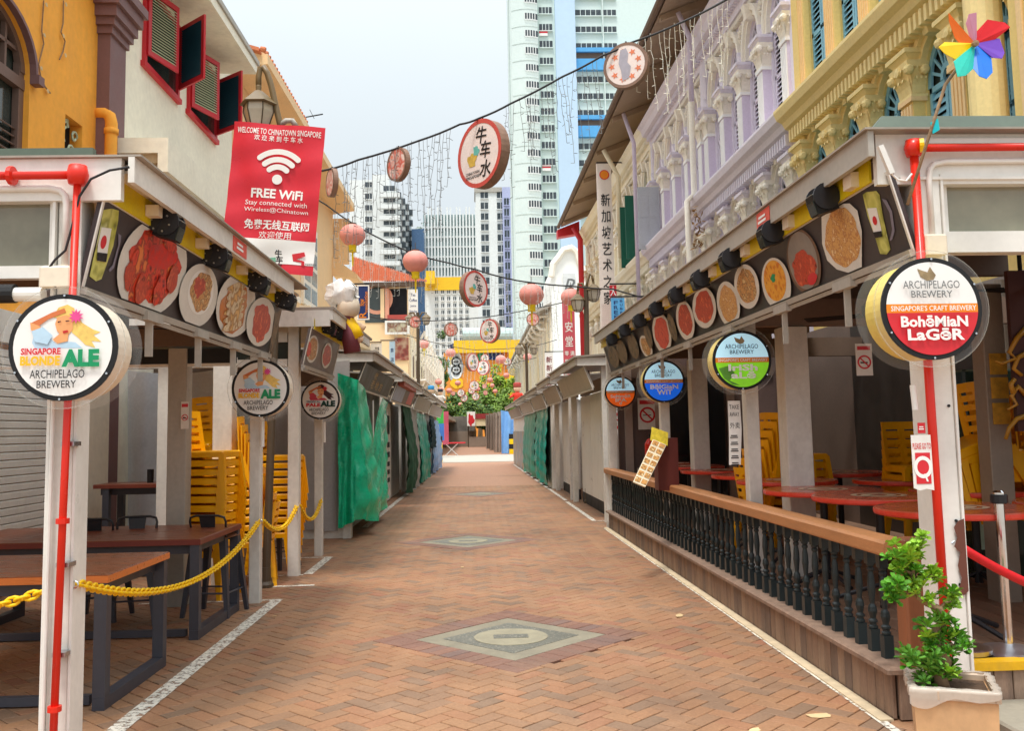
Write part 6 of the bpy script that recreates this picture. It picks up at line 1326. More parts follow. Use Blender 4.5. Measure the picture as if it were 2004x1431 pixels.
# open shutters
for (y, x, zz, h, m_, lab, w_) in ((22.6, 4.55, 6.0, 1.6, greyshut, 'grey lilac shutter swung open at the end of the lavender house', .55), (24.4, 4.6, 6.1, 1.75, greenshut, 'bottle green shutter leaf swung open, nearer of the pair', .55), (25.5, 4.6, 6.05, 1.75, greenshut, 'bottle green shutter leaf swung open, farther of the pair', .5)):
    t_ = thing('window_shutter', lab, 'shutter', (XF, y, zz), RA, group='open shutters on the right shophouses'); b = MB(); x0 = XF-w_-.05; b.box(x0, XF-.05, y-.02, y+.02, zz, zz+h); b.build('leaf', m_, t_)
    for k in (0, 1):
        for s_ in (0, 1): b = MB(); xa = x0+.05+s_*(w_-.05)/2; b.box(xa, xa+(w_-.15)/2, y-.03, y-.021, zz+.08+k*h*.46, zz+h*.44+k*h*.48); b.build('panel', m_, t_)
rnd = random.Random(9); wd = thing('weed', 'brown weed sprouting by the white downpipe on the lavender cornice', 'plant', (4.6, 17.5, 5.6), RA); b = MB()
for k in range(60): p = Vector((4.55+rnd.uniform(-.06, .1), 17.5+rnd.uniform(-.3, .3), 5.55+rnd.uniform(-.55, .25))); u = Vector((rnd.gauss(0, 1), rnd.gauss(0, 1), rnd.gauss(0, 1))).normalized()*.07; v = u.orthogonal().normalized()*.025; b.poly([p-u, p-v, p+u, p+v])
b.build('foliage', paint('rusty_leaf', 150, 110, 60, rough=.7, var=.3), wd)
# ------------------------------------------------------------------ left facades (frame LA)
XL = -4.8
oh = thing('shophouse', 'orange shophouse with brown arched louvre window at the left edge', 'building', (XL, 8, 0), LA, group='shophouses along the left side')
def lw(px, py): return xp(px, py, XL, LA)
yW = lw(-60, 200).y; ac = lw(0, 200); sp_w = lw(30, 130)
Mw = plane_m((XL, 0, 0), (0, 1, 0), (0, 0, 1))
aw = .75; yc = lw(55, 200).y-aw+.02; zsp = lw(50, 130).z-.05; zsill = 3.2
y_end = lw(242, 300).y
def wallL(b_, y0, y1, z0, z1, x=XL): b_.poly([(x, y0, z0), (x, y1, z0), (x, y1, z1), (x, y0, z1)])
b = MB(); wallL(b, 5, yc-aw, 0, 9); wallL(b, yc-aw, yc+aw, 0, zsill); n = 16
for k in range(n):
    t0, t1 = PI*k/n, PI*(k+1)/n; p, q = (yc-aw*math.cos(t0), zsp+aw*math.sin(t0)*.75), (yc-aw*math.cos(t1), zsp+aw*math.sin(t1)*.75)
    b.poly([(XL, p[0], p[1]), (XL, q[0], q[1]), (XL, q[0], 9), (XL, p[0], 9)]); b.poly([(XL, p[0], p[1]), (XL-.15, p[0], p[1]), (XL-.15, q[0], q[1]), (XL, q[0], q[1])])
gy0, gy1, gz0, gz1 = lw(126, 300).y, lw(160, 300).y, lw(126, 330).z, lw(128, 222).z
wallL(b, yc+aw, gy0, 0, 9); wallL(b, gy0, gy1, 0, gz0); wallL(b, gy0, gy1, gz1, 9); wallL(b, gy1, y_end, 0, 9); b.poly([(XL, yc+aw, zsill), (XL-.15, yc+aw, zsill), (XL-.15, yc+aw, zsp), (XL, yc+aw, zsp)]); b.poly([(XL, gy1, gz0), (XL-.15, gy1, gz0), (XL-.15, gy1, gz1), (XL, gy1, gz1)][::-1]); b.poly([(XL, gy0, gz1), (XL-.15, gy0, gz1), (XL-.15, gy1, gz1), (XL, gy1, gz1)])
b.build('wall', orange, oh)
b = MB()
for k in range(n):
    t0, t1 = PI*k/n, PI*(k+1)/n; P_ = lambda r, t, x: (x, yc-r*math.cos(t), zsp+r*math.sin(t)*.75)
    b.hexa([P_(aw, t0, XL), P_(aw, t1, XL), P_(aw+.05, t1, XL), P_(aw+.05, t0, XL), P_(aw, t0, XL+.07), P_(aw, t1, XL+.07), P_(aw+.05, t1, XL+.07), P_(aw+.05, t0, XL+.07)])
b.box(XL, XL+.1, yc+aw, yc+aw+.12, zsp-.1, zsp); b.build('hood_moulding', plum, oh)
wn = MB(); wn.box(XL-.13, XL-.06, yc-aw, yc-aw+.08, zsill, zsp); wn.box(XL-.13, XL-.06, yc+aw-.1, yc+aw, zsill, zsp+.1); wn.box(XL-.13, XL-.06, yc-.05, yc+.05, zsill, zsp+.5); wn.box(XL-.13, XL-.05, yc-aw, yc+aw, zsp-.18, zsp-.06)
for k in range(n):
    t0, t1 = PI*k/n, PI*(k+1)/n; P_ = lambda r, t, x: (x, yc-r*math.cos(t), zsp+r*math.sin(t)*.75); wn.hexa([P_(aw-.09, t0, XL-.12), P_(aw-.09, t1, XL-.12), P_(aw, t1, XL-.12), P_(aw, t0, XL-.12), P_(aw-.09, t0, XL-.05), P_(aw-.09, t1, XL-.05), P_(aw, t1, XL-.05), P_(aw, t0, XL-.05)])
for y in (-.38, .38): wn.box(XL-.12, XL-.07, yc+y-.02, yc+y+.02, zsp-.06, zsp+.45)
wn.box(XL-.12, XL-.07, yc-aw, yc+aw, zsp+.2, zsp+.24); win = wn.build('arched_window', brownwin, oh)
b = MB(); b.box(XL-.2, XL-.14, yc-aw, yc+aw, zsill, zsp+.7); b.build('glass', glassdark, win)
bb = MB(); bb.box(-.02, .02, -.30, .30, -.006, .006, Matrix.Rotation(.7, 4, 'Y')); slm = bb.mesh('slat', brownwin)
for s_ in (-1, 1):
    for k in range(18): inst('slat', slm, win, (XL-.1, yc+s_*.36, zsill+.1+k*.088))
b = MB(); rnd = random.Random(3)
for k in range(10):
    cy, cz = gy0+(gy1-gy0)*rnd.random(), gz0+(gz1-gz0)*(k+.5)/10; b.tube([(XL-.06, cy+.09*math.cos(t*.7)*(1-t/12), cz+.09*math.sin(t*.7)*(1-t/12)) for t in range(10)], .014, 5)
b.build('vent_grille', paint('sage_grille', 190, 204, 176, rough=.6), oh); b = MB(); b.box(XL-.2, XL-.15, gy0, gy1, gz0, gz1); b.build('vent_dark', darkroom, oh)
p0 = lw(190, 222); b = MB(); b.tube([(XL-.05, p0.y, p0.z), (XL+.1, p0.y, p0.z), (XL+.16, p0.y, p0.z-.04), (XL+.18, p0.y, p0.z-.12), (XL+.18, p0.y, 2.9)], .075, 12); b.tube([(XL+.18, p0.y, p0.z-.2), (XL+.18, p0.y, p0.z-.27)], .088, 12); b.build('drain_pipe', orange, oh, smooth=True)
ya, yb = lw(186, 300).y+.1, lw(210, 300).y; zc0 = lw(215, 90).z
b = MB(); b.box(XL, XL+.16, ya-.1, ya+.4, 0, zc0); b.build('pilaster', plum, oh)
for k, (e, z0, z1) in enumerate(((.04, 0, .1), (.09, .1, .2), (.14, .2, .34), (.2, .34, .5), (.26, .5, .62))): b = MB(); b.box(XL, XL+.16+e*.8, ya-.1-e*.8, ya+.4+e*.8, zc0+z0, zc0+z1); b.build('capital_step', plum, oh)
b = MB(); b.box(XL, XL+.14, ya-.08, ya+.38, zc0+.62, 9); b.build('pilaster', brownwin, oh)
b = MB(); b.box(XL, XL+.12, 5, ya-.15, zc0+.45, zc0+.6); b.build('string_course', orange, oh)
for k, (pp, lab) in enumerate((([(82, 0), (80, 30), (78, 60), (82, 85), (72, 125), (76, 150), (85, 170), (95, 182)], 'thin dry creeper hanging on the orange wall, nearer the arched window'), ([(121, 0), (120, 45), (116, 62), (124, 80), (120, 100), (113, 116)], 'thin dry creeper hanging on the orange wall, nearer the plum pilaster'))):
    cr = thing('creeper', lab, 'creeper', lw(*pp[-1]), LA); path = [lw(*q)+Vector((.02, 0, 0)) for q in pp]; b = MB(); b.tube(path, .008, 4); b.build('stem', bark, cr)
    b = MB()
    for q in path[::2]: b.prism(blob(0, 0, .03, .022, 7, .3, 0, k), plane_m(q+Vector((.01, .04, -.03)), (0, 1, .3), (0, 0, 1)), .004)
    b.build('leaf', leafdry, cr)
# ground floor behind the bar tables: roller shutter and cream pier
gf = MB(); y0, y1 = 8.5, 10.35
rsd = thing('roller_shutter', 'white roller shutter behind the bar tables at the left edge', 'shutter', (XL, 9.4, 0), LA)
bb = MB(); bb.bbox(-.03, .03, -.9, .9, -.035, .035, .01); me = bb.mesh('slat', white2)
for k in range(30): inst('slat', me, rsd, (XL+.06, 9.4, .12+k*.078))
for y in (8.42, 10.38): b = MB(); b.box(XL, XL+.16, y-.09, y+.09, 0, 2.6); b.build('shutter_guide', white2, rsd)
b = MB(); b.box(XL+.01, XL+.12, 8.3, 10.5, 2.48, 2.8); b.build('shutter_box', white, rsd)
b = MB(); b.box(XL+.005, XL+.3, 10.5, 11.2, 0, 2.7); tag(b.build('pier', cream, None, (XL, 11.3, 0), LA), 'cream plaster pier between the roller shutter and the pale sheet', 'pier')
# cream building with red shutters
ch = thing('shophouse', 'cream plaster building with red framed louvre shutters on the left', 'building', (XL, 14, 0), LA, group='shophouses along the left side')
ye = 17.5; b = MB(); b.box(XL-3, XL-.001, y_end+.01, ye, 0, 9.2); b.build('wall', cream, ch)
def rect(px0, py0, px1, py1): p, q = lw(px0, py0), lw(px1, py1); return p, q
win_y = [(lw(281, 60).y, lw(345, 100).y), (lw(368, 130).y, lw(420, 160).y)]
wz0, wz1 = lw(320, 150).z, lw(278, 0).z+.25
for k, (ya_, yb_) in enumerate(win_y):
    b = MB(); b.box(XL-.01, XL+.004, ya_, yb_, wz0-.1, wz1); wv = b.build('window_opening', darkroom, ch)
    b = MB(); b.box(XL, XL+.05, ya_-.05, ya_+.03, wz0-.12, wz1+.05); b.box(XL, XL+.05, yb_-.03, yb_+.05, wz0-.12, wz1+.05); b.box(XL, XL+.045, ya_, yb_, wz1, wz1+.06); b.box(XL, XL+.07, ya_-.1, yb_+.1, wz0-.2, wz0-.12); b.build('window_frame', redpaint, wv)
    b = MB(); b.box(XL+.004, XL+.008, ya_, yb_, wz0-.1, wz0+.25); b.build('pane', glassdark, wv)
sw = (win_y[0][1]-win_y[0][0])*.52; sh_ = wz1-wz0
pA_ = shutter_proto(sw, sh_, redpaint, paleslat, 20); pB_ = shutter_proto(sw, sh_, redpaint, tealslat, 22, -.95)
put_shutter(ch, pA_, (XL+.06, win_y[0][0], wz0), PI/2-.28)
put_shutter(ch, pB_, (XL+.06, win_y[0][1], wz0), -.74)
sw2 = (win_y[1][1]-win_y[1][0])*.52; z2 = wz0-.05
put_shutter(ch, shutter_proto(sw, sh_, redpaint, paleslat, 20), (XL+.06, win_y[1][0], z2), PI/2-.35)
put_shutter(ch, pB_, (XL+.06, win_y[1][1], z2), -.7)
eo = -4.1; ez = xp(497, 135, eo, LA).z; b = MB(); b.hexa([(XL, y_end-.2, ez+.02), (eo, y_end-.2, ez), (eo, 16.6, ez), (XL, 16.6, ez+.02), (XL, y_end-.2, ez+.3), (eo, y_end-.2, ez+.16), (eo, 16.6, ez+.16), (XL, 16.6, ez+.3)]); b.build('eave_slab', cream, ch)
b = MB(); b.box(eo-.02, eo+.03, y_end-.2, 16.65, ez+.17, ez+.26); b.build('gutter', greypaint, ch)
# concrete hood above the first floor opening
h0, h1 = xp(332, 268, -4.0, LA), xp(450, 378, -4.0, LA); hz = h0.z-.02
b = MB(); b.box(XL, -4.0, h0.y-.05, 17.4, hz-.2, hz); b.build('hood_slab', cream, ch)
b = MB(); b.box(XL+.01, -4.1, h0.y, 17.4, hz-.32, hz-.2); b.build('hood_soffit', paint('hood_soffit', 196, 176, 142, rough=.8), ch)
b = MB(); b.box(-4.13, -4.0, h0.y-.05, 17.5, hz-.45, hz-.2); b.build('hood_beam', cream, ch)
for k, (px, py) in enumerate([(340, 310), (412, 378)]):
    p = xp(px, py, -4.35, LA); t_ = thing('lamp_holder', ['bare lamp holder under the cream hood, nearer one', 'bare lamp holder with bulb under the cream hood, farther one'][k], 'lamp', (p.x, p.y, hz-.32), LA); b = MB(); b.lathe([(.05, 0), (.05, -.02), (.02, -.03), (.02, -.09)], (p.x, p.y, hz-.321), 10); b.build('holder', bronzedk, t_); b = MB(); b.lathe([(.018, -.09), (.035, -.12), (.03, -.16), (.0, -.175)], (p.x, p.y, hz-.321), 10); b.build('bulb', paper, t_)
# signboard on side wall, vertical HOTEL lettering
p0, p1 = xp(440, 262, -4.3, LA), xp(456, 355, -4.3, LA); b = MB(); b.box(-4.62, -4.28, 17.75, 17.8, p1.z-.1, p0.z+1.05); hs = b.build('signboard', printw, None, (-4.45, 17.8, p1.z), LA); tag(hs, 'white vertical signboard with black letters behind the red banner', 'sign')
Mh = plane_m((-4.45, 17.745, 0), (1, 0, 0), (0, 0, 1)); b = MB(); zt_ = p0.z+.85
for k, chh in enumerate('hotel'): b.text(chh, Mh, 0, p1.z+.15+.42*k, h=.26, rot=PI/2, z=.003)
b.build('lettering', printk, hs)
b = MB(); b.box(-4.63, -4.27, 17.742, 17.746, p0.z+1.0, p0.z+1.03); b.build('border', printk, hs)
# peach building with tile edge beyond the banner
ph = thing('shophouse', 'peach plaster building with cream casement windows beyond the red banner', 'building', (XL, 23, 0), LA, group='shophouses along the left side')
b = MB(); b.box(XL-4, XL-.001, ye+.02, 29.4, 0, 8.6); b.build('wall', peachwall, ph)
e2 = -4.1; z2e = xp(690, 400, e2, LA).z; b = MB(); b.hexa([(XL-.3, ye-.1, z2e-.25), (e2, ye-.1, z2e-.1), (e2, 29.4, z2e-.1), (XL-.3, 29.4, z2e-.25), (XL-.3, ye-.1, z2e+.6), (e2, ye-.1, z2e+.1), (e2, 29.4, z2e+.1), (XL-.3, 29.4, z2e+.6)]); b.build('eave', peachwall, ph)
b = MB(); b.hexa([(XL-.6, ye-.3, z2e+.42), (e2-.12, ye-.3, z2e+.08), (e2-.12, 22, z2e+.08), (XL-.6, 22, z2e+.42), (XL-.6, ye-.3, z2e+.5), (e2-.12, ye-.3, z2e+.15), (e2-.12, 22, z2e+.15), (XL-.6, 22, z2e+.5)]); b.build('roof_tiles', tile_or, ph)
for k in range(22): b = MB(); y = ye-.25+k*.2; b.lathe([(.05, 0), (.06, .07), (.05, .1)], (0, 0, 0), 8, plane_m((e2-.1, y, z2e+.14), (0, 1, 0), (.3, 0, 1))); b.build('eave_tile', tile_or, ph)
for ya_, yb_, za, zb in ((24.2, 26.2, 5.0, 7.3), (20.5, 22.5, 5.0, 7.3)):
    b = MB(); b.box(XL, XL+.08, ya_, yb_, za, zb); w_ = b.build('window', offw, ph)
    for i in range(4):
        for j in range(2): b = MB(); b.box(XL+.078, XL+.085, ya_+.15+j*(yb_-ya_)*.48, ya_+.1+(j+.9)*(yb_-ya_)*.48, za+.15+i*.52, za+.55+i*.52); b.build('pane', twin, w_)
    b = MB(); b.box(XL, XL+.3, ya_-.2, yb_+.2, za-.25, za-.1); b.build('sill', offw, w_)
hd = xp(605, 575, -3.6, LA); b = MB(); b.hexa([(XL, 17.6, 4.2), (-3.5, 17.6, 3.7), (-3.5, 29, 3.7), (XL, 29, 4.2), (XL, 17.6, 4.6), (-3.5, 17.6, 3.8), (-3.5, 29, 3.8), (XL, 29, 4.6)]); b.build('hood_roof', peachwall, ph)
b = MB(); b.box(XL-2, XL+.5, 29.5, 29.6, 7.0, 8.5); b.hexa([(XL, 29.2, 6.6), (-4.0, 29.2, 6.5), (-4.0, 31, 6.5), (XL, 31, 6.6), (XL, 29.2, 7.2), (-4.0, 29.2, 6.6), (-4.0, 31, 6.6), (XL, 31, 7.2)]); b.build('side_canopy', peachwall, ph)
lb = thing('shophouse', 'low cream arcade building with rounded hoods before the crossing on the left', 'building', (XL, 37, 0), LA, group='shophouses along the left side')
b = MB(); b.box(XL-3, XL, 31, 45.6, 0, 4.9); b.build('wall', creamf, lb)
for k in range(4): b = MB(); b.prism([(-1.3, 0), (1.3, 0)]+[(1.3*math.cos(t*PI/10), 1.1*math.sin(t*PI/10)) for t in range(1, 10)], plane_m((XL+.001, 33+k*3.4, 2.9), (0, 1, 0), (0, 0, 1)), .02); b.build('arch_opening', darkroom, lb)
b = MB(); b.hexa([(XL-.2, 31, 4.7), (-3.7, 31, 4.3), (-3.7, 45.6, 4.3), (XL-.2, 45.6, 4.7), (XL-.2, 31, 5.2), (-3.7, 31, 4.4), (-3.7, 45.6, 4.4), (XL-.2, 45.6, 5.2)]); b.build('hood_roof', creamf, lb)
# ------------------------------------------------------------------ right row beyond the foreground stall
R2, *_ = simple_stall(15.1, 19.7, 2.1, 'first closed grey stall past the right beer stall', RA, paint('pale_board', 196, 188, 176, rough=.6, dirt=.3), 2.72)
R3, *_ = simple_stall(20.1, 23.5, 2.1, 'second closed grey stall on the right with white panels', RA, paint('pale_board', 196, 188, 176, rough=.6, dirt=.3), 2.68)
R4, *_ = simple_stall(23.9, 28.1, 2.1, 'right stall behind the nearer teal sheet', RA, paint('pale_board', 196, 188, 176, rough=.6, dirt=.3), 2.64)
R5, *_ = simple_stall(28.4, 34, 2.1, 'right stall behind the farther green sheet', RA, paint('pale_board', 196, 188, 176, rough=.6, dirt=.3), 2.62)
R6, *_ = simple_stall(34.4, 43, 2.1, 'last right stall before the crossing with painted side', RA, taupe, 2.6)
for t_, y0, y1 in ((R2, 15.2, 19.6), (R3, 20.2, 23.5)):
    n_ = 3
    for k in range(n_): ya = y0+(y1-y0)*k/n_; b = MB(); b.box(2.44, 2.48, ya+.02, ya+(y1-y0)/n_-.02, .22, 2.2); b.build('white_panel', white2, t_)
    b = MB(); b.box(2.445, 2.475, y0, y1, 0, .21); b.build('dark_plinth', blackm, t_)
    b = MB(); b.box(2.44, 2.48, y0, y1, 2.22, 2.45); b.build('lintel', taupe, t_)
for y in (15.6, 17.4): b = MB(); b.box(2.6, 3.0, y, y+.02, 2.0, 2.15); o_ = b.build('red_signboard', printr, None, (2.8, y, 2), RA); tag(o_, 'small red signboard hanging under the closed grey stall, %s one' % ('nearer' if y < 16 else 'farther'), 'sign'); b = MB(); dashes(b, plane_m((2.8, y-.001, 2.075), (1, 0, 0), (0, 0, 1)), 0, 0, .3, .08); b.build('lettering', printw, o_)
nosmoke((2.42, 15.0, 1.62), (1, 0, 0), 'no smoking notice on a post beside the rust orange beer sign', RA, .22, .38)
tag(drape(2.12, .1, 2.14, 24, 28, 2.5, .05, 31, .08).build('tarpaulin', tarp_teal, None, (2.14, 26, 0), RA, smooth=True), 'teal tarpaulin over the right stall, nearer of two', 'tarpaulin', 'tarpaulins over closed stalls')
tag(drape(2.1, .1, 2.14, 28.5, 33.8, 3, .05, 33, .08).build('tarpaulin', paint('sea_green_tarpaulin', 70, 150, 126, rough=.45, var=.15), None, (2.14, 31, 0), RA, smooth=True), 'paler sea green tarpaulin over the right stall, farther of two', 'tarpaulin', 'tarpaulins over closed stalls')
b = MB(); b.box(2.2, 4.6, 24, 43, 0, 2.3); b.build('stock_cabin', white, R5)
b = MB(); b.box(2.16, 2.199, 34.6, 42.8, .05, 1.5); b.build('painted_side', food('painted_side', [(60, 90, 120), (150, 120, 80), (110, 140, 160), (200, 160, 90)], 3), R6)
# stalls past the crossing
def wrap(px0, px1, py0, Y, m_, lab, seed):
    p, q = dp(px0, py0, Y), dp(px1, py0, Y); rnd = random.Random(seed); ph_ = rnd.uniform(0, 6); b_ = MB()
    b_.grid(lambda u, v: (p.x+(q.x-p.x)*u, Y-.12*math.sin(u*14+ph_+v*2)-.15*v, p.z*(1-v)+.03*v-.1*math.sin(u*PI)*(1-v)), 24, 12)
    return tag(b_.build('tarpaulin', m_, None, ((p.x+q.x)/2, Y, 0), 0, smooth=True), lab, 'tarpaulin', 'tarpaulins over closed stalls')
wrap(980, 1019, 803, 61.5, tarp_blue, 'blue tarpaulin wrapped round the corner stall past the crossing', 3)
for k, (a_, c_) in enumerate(((966, 980), (957, 967), (950, 957))): wrap(a_, c_, 806+k*2, 66+k*7, paint('brown_wrap', 160, 146, 134, rough=.6, var=.1), 'brown wrapped stall past the crossing, %s from the blue tarpaulin' % ORD[k], 7+k)
mp_ = MB(); mp_.box(1.6, 6, 66, 100, 2.6, 2.9); tag(mp_.build('market_roof', greyroof, None, (3, 80, 0)), 'grey stall roofs past the crossing on the right', 'roof')
mp_ = MB(); mp_.box(-6, -2.0, 63, 98, 2.5, 2.8); tag(mp_.build('market_roof', greyroof, None, (-3, 80, 0)), 'grey stall roofs past the crossing on the left', 'roof')
fs = thing('market_stall', 'small striped far stall with cream canopy at the street end', 'stall', (-.1, 92, 0)); c = dp(940, 830, 92)
b = MB(); b.box(c.x-1.3, c.x+1.5, 91, 94, c.z-.2, c.z+.5); b.build('canopy', paint('cream_canopy', 238, 222, 180), fs); b = MB(); b.box(c.x-1.2, c.x+1.4, 90.9, 90.99, c.z+.5, c.z+1.0); b.build('name_board', paint('maroon_board', 150, 50, 50), fs); b = MB(); b.box(c.x-1.2, c.x+1.4, 91.2, 93.8, 0, 1.0); b.build('counter', taupe, fs)
for x in (c.x-1.2, c.x+1.3): b = MB(); b.cyl((x, 91.2, 0), (x, 91.2, c.z), .05, n=8); b.build('post', bronzedk, fs)
b = MB(); c2 = dp(922, 822, 91); b.box(c2.x-.4, c2.x+.4, 90.8, 90.9, c2.z-.6, c2.z+.8); po = b.build('poster', printw, None, (c2.x, 90.8, c2.z-.6)); tag(po, 'white poster with red figure shape at the street end', 'poster'); b = MB(); b.flat(ccw(blob(0, 0, .3, .55, 16, .4, 0, 3)), plane_m((c2.x, 90.79, c2.z), (1, 0, 0), (0, 0, 1)), .002); b.build('print', printr, po)
b = MB(); c3 = dp(885, 825, 95); b.box(c3.x-3.5, c3.x+2.3, 95, 97, 0, c3.z+.5); tag(b.build('shop_unit', paint('dim_shop', 112, 106, 100, rough=.8, var=.4, scale=1.2), None, (c3.x, 95, 0)), 'dark open shop front at the far end left of the cream canopy', 'shop')
b = MB(); b.box(c3.x-3.5, c3.x+2.3, 94, 94.9, 0, 1.6); tag(b.build('counter', taupe, None, (c3.x, 94, 0)), 'low grey brown counter in front of the dark far shop', 'counter')
# bollards
def bollard(px, py, Y, lab):
    p = gp(px, py, 0); s_ = 1; t_ = thing('bollard', lab, 'bollard', (p.x, p.y, 0), group='yellow and black bollards at the crossing')
    for k in range(4): b_ = MB(); b_.cyl((p.x, p.y, k*.33), (p.x, p.y, k*.33+.33), .22, n=14); b_.build('band', [yellowchain, blackm][k % 2], t_)
bollard(1003, 889, 60, 'yellow and black bollard beside the blue tarpaulin'); bollard(858, 905, 46, 'yellow and black bollard at the left corner of the crossing, nearer'); bollard(848, 892, 52, 'yellow and black bollard at the left corner, partly hidden')
p = gp(884, 892, 0); tt = thing('folding_table', 'folding table under a red cloth with goods left of the crossing', 'table', (p.x, p.y, 0))
b = MB(); b.box(p.x-.9, p.x+.9, p.y-.3, p.y+.6, .78, .85); b.build('red_cloth', printr, tt)
for s_ in (-1, 1): b = MB(); b.tube([(p.x-.4*s_, p.y, 0), (p.x+.4*s_, p.y, .78)], .035, 6); b.build('leg', white2, tt)
b = MB(); b.box(p.x-1.9, p.x-.9, p.y, p.y+.7, 0, .9); b.lathe([(.1, .9), (.35, 1.0), (.3, 1.25), (.1, 1.35)], (p.x-1.4, p.y+.3, 0), 10); tag(b.build('goods_cart', food('cart_goods', [(40, 40, 60), (180, 40, 40), (60, 60, 80), (220, 180, 120)], 2), None, (p.x-1.4, p.y, 0)), 'heaped goods cart beside the red cloth table', 'cart')
def clothes(px, py, w_, h_, Y, m_, lab): q = dp(px, py, Y); b_ = MB(); b_.grid(lambda u, v: (q.x+w_*(u-.5), Y+.05*math.sin(u*9), q.z+h_*(.5-v)), 8, 6); tag(b_.build('hanging_cloth', m_, None, (q.x, Y, q.z), 0, smooth=True), lab, 'cloth', 'goods hung on the left stalls')
clothes(860, 822, .5, 1.3, 55, paint('grass_green_cloth', 60, 170, 70), 'green garment hung at the left corner past the crossing'); clothes(869, 838, .55, 2.0, 56, paint('rose_cloth', 190, 80, 100), 'rose garment hung beside the green one'); clothes(861, 846, .5, 1.0, 54.8, paint('cobalt_cloth', 60, 110, 180), 'blue garment hung below the green one')
# corner building, left, past the crossing
cb = thing('corner_building', 'corner shophouse with orange tiled roof and red balcony past the crossing', 'building', (-6.2, 62, 0))
YB = 61.0
def cx_(px, py): return dp(px, py, YB)
l0, l1 = cx_(690, 560), cx_(800, 560); b = MB(); b.box(l0.x-1, l1.x-.1, YB, YB+10, 0, l0.z+.2); b.build('wall', peachwall, cb)
A_, B_, C_ = cx_(690, 505), cx_(700, 556), cx_(836, 553); D_ = cx_(800, 540)
n_ = 40; b = MB()
eL, eR, rL, rR = cx_(690, 556), cx_(835, 556), dp(690, 503, 64.5), dp(836, 551, 61.3)
for k in range(n_):
    f0, f1 = k/n_, (k+1)/n_; m0 = (f0+f1)/2; up = Vector((0, 3.5, 0)); lift = Vector((0, -.1, .12))
    e0, e1, em = eL.lerp(eR, f0), eL.lerp(eR, f1), eL.lerp(eR, m0); r0, r1_, rm = rL.lerp(rR, f0), rL.lerp(rR, f1), rL.lerp(rR, m0)
    e0, e1, em = (v+Vector((0, -.8, 0)) for v in (e0, e1, em)); b.poly([e0, em+lift, rm+lift, r0]); b.poly([em+lift, e1, r1_, rm+lift])
b.build('roof_tiles', tile_or, cb); b = MB(); b.box(eL.x, eR.x-.1, YB-.7, YB, eL.z-.25, eL.z-.02); b.build('eave_board', eave_brown, cb)
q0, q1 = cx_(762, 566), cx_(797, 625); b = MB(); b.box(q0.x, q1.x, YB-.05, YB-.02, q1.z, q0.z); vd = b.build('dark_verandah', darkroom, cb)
b = MB(); b.box(q0.x-.1, q1.x+.1, YB-.5, YB-.3, q1.z-.1, q1.z+.25); b.build('red_rail', paint('oxide_red', 170, 70, 60), cb)
q0, q1 = cx_(758, 634), cx_(800, 652); b = MB(); b.box(q0.x, q1.x, YB-.6, YB-.5, q1.z, q0.z); bl = b.build('balcony_panel', food('balcony_lattice', [(110, 50, 40), (190, 180, 150), (120, 70, 50), (214, 204, 176)], 2), cb)
b = MB(); [b.box(x0, x1, YB-.64, YB-.6, z0, z1) for x0, x1, z0, z1 in ((q0.x-.1, q1.x+.1, q0.z, q0.z+.14), (q0.x-.1, q1.x+.1, q1.z-.14, q1.z), (q0.x-.1, q0.x+.05, q1.z, q0.z), (q1.x-.05, q1.x+.1, q1.z, q0.z))]; b.build('balcony_frame', white, cb)
q0, q1 = cx_(772, 662), cx_(800, 705); b = MB(); b.box(q0.x, q1.x, YB-.1, YB-.02, q1.z, q0.z); b.build('lattice_window', food('red_lattice', [(90, 40, 34), (150, 70, 56), (196, 160, 130)], 3), cb)
q = cx_(738, 585); b = MB(); a0 = .8
b.prism([(-a0, -1.6), (a0, -1.6)]+[(a0*math.cos(t*PI/10), a0*math.sin(t*PI/10)) for t in range(0, 11)], plane_m((q.x, YB-.03, q.z), (1, 0, 0), (0, 0, 1)), .02); b.build('arched_window', glassdark, cb)
b = MB(); b.ring(plane_m((q.x, YB-.06, q.z), (1, 0, 0), (0, 0, 1)), 0, 0, a0, a0+.25, 0, 24); b.build('window_trim', stucco_pk, cb)
for x0 in (745, 754): q0, q1 = cx_(x0, 566), cx_(x0+8, 625); b = MB(); b.box(q0.x, q1.x, YB-.25, YB-.01, q1.z, q0.z); b.build('pilaster', stucco_pk if x0 == 754 else peachwall, cb)
# side of the corner building along the street, balcony brackets in a row
b = MB(); b.box(-8, -4.3, 62, 104, 0, 8.2); lw2 = b.build('wall', creamf, None, (-5, 80, 0)); tag(lw2, 'cream shophouse row with white balconies past the crossing on the left', 'building')
for k in range(12):
    y = 62.5+k*3.3; b = MB(); b.tube([(-4.3, y, 3.2+k*.0), (-3.4, y, 5.0)], .08, 6); b.tube([(-4.3, y, 6.6), (-3.35, y, 8.4)], .09, 6); b.tube([(-3.35, y, 8.4), (-3.35, y, 5.0)], .06, 6); b.build('balcony_bracket', offw, lw2)
for k in range(10): b = MB(); b.box(-4.31, -3.3, 62, 104, 5.0, 5.12) if k == 0 else b.box(-3.4, -3.34, 62, 104, 5.0+k*.12, 5.05+k*.12); b.build('balcony_slat', offw, lw2)
for k in range(12): b = MB(); b.box(-4.3, -4.24, 63+k*3.3, 64.6+k*3.3, 5.4, 7.2); b.build('shutter', brownwin, lw2)
for k in range(12): b = MB(); b.box(-4.3, -4.22, 62.3+k*3.3, 62.7+k*3.3, 0, 8); b.build('pilaster', creamf2, lw2)
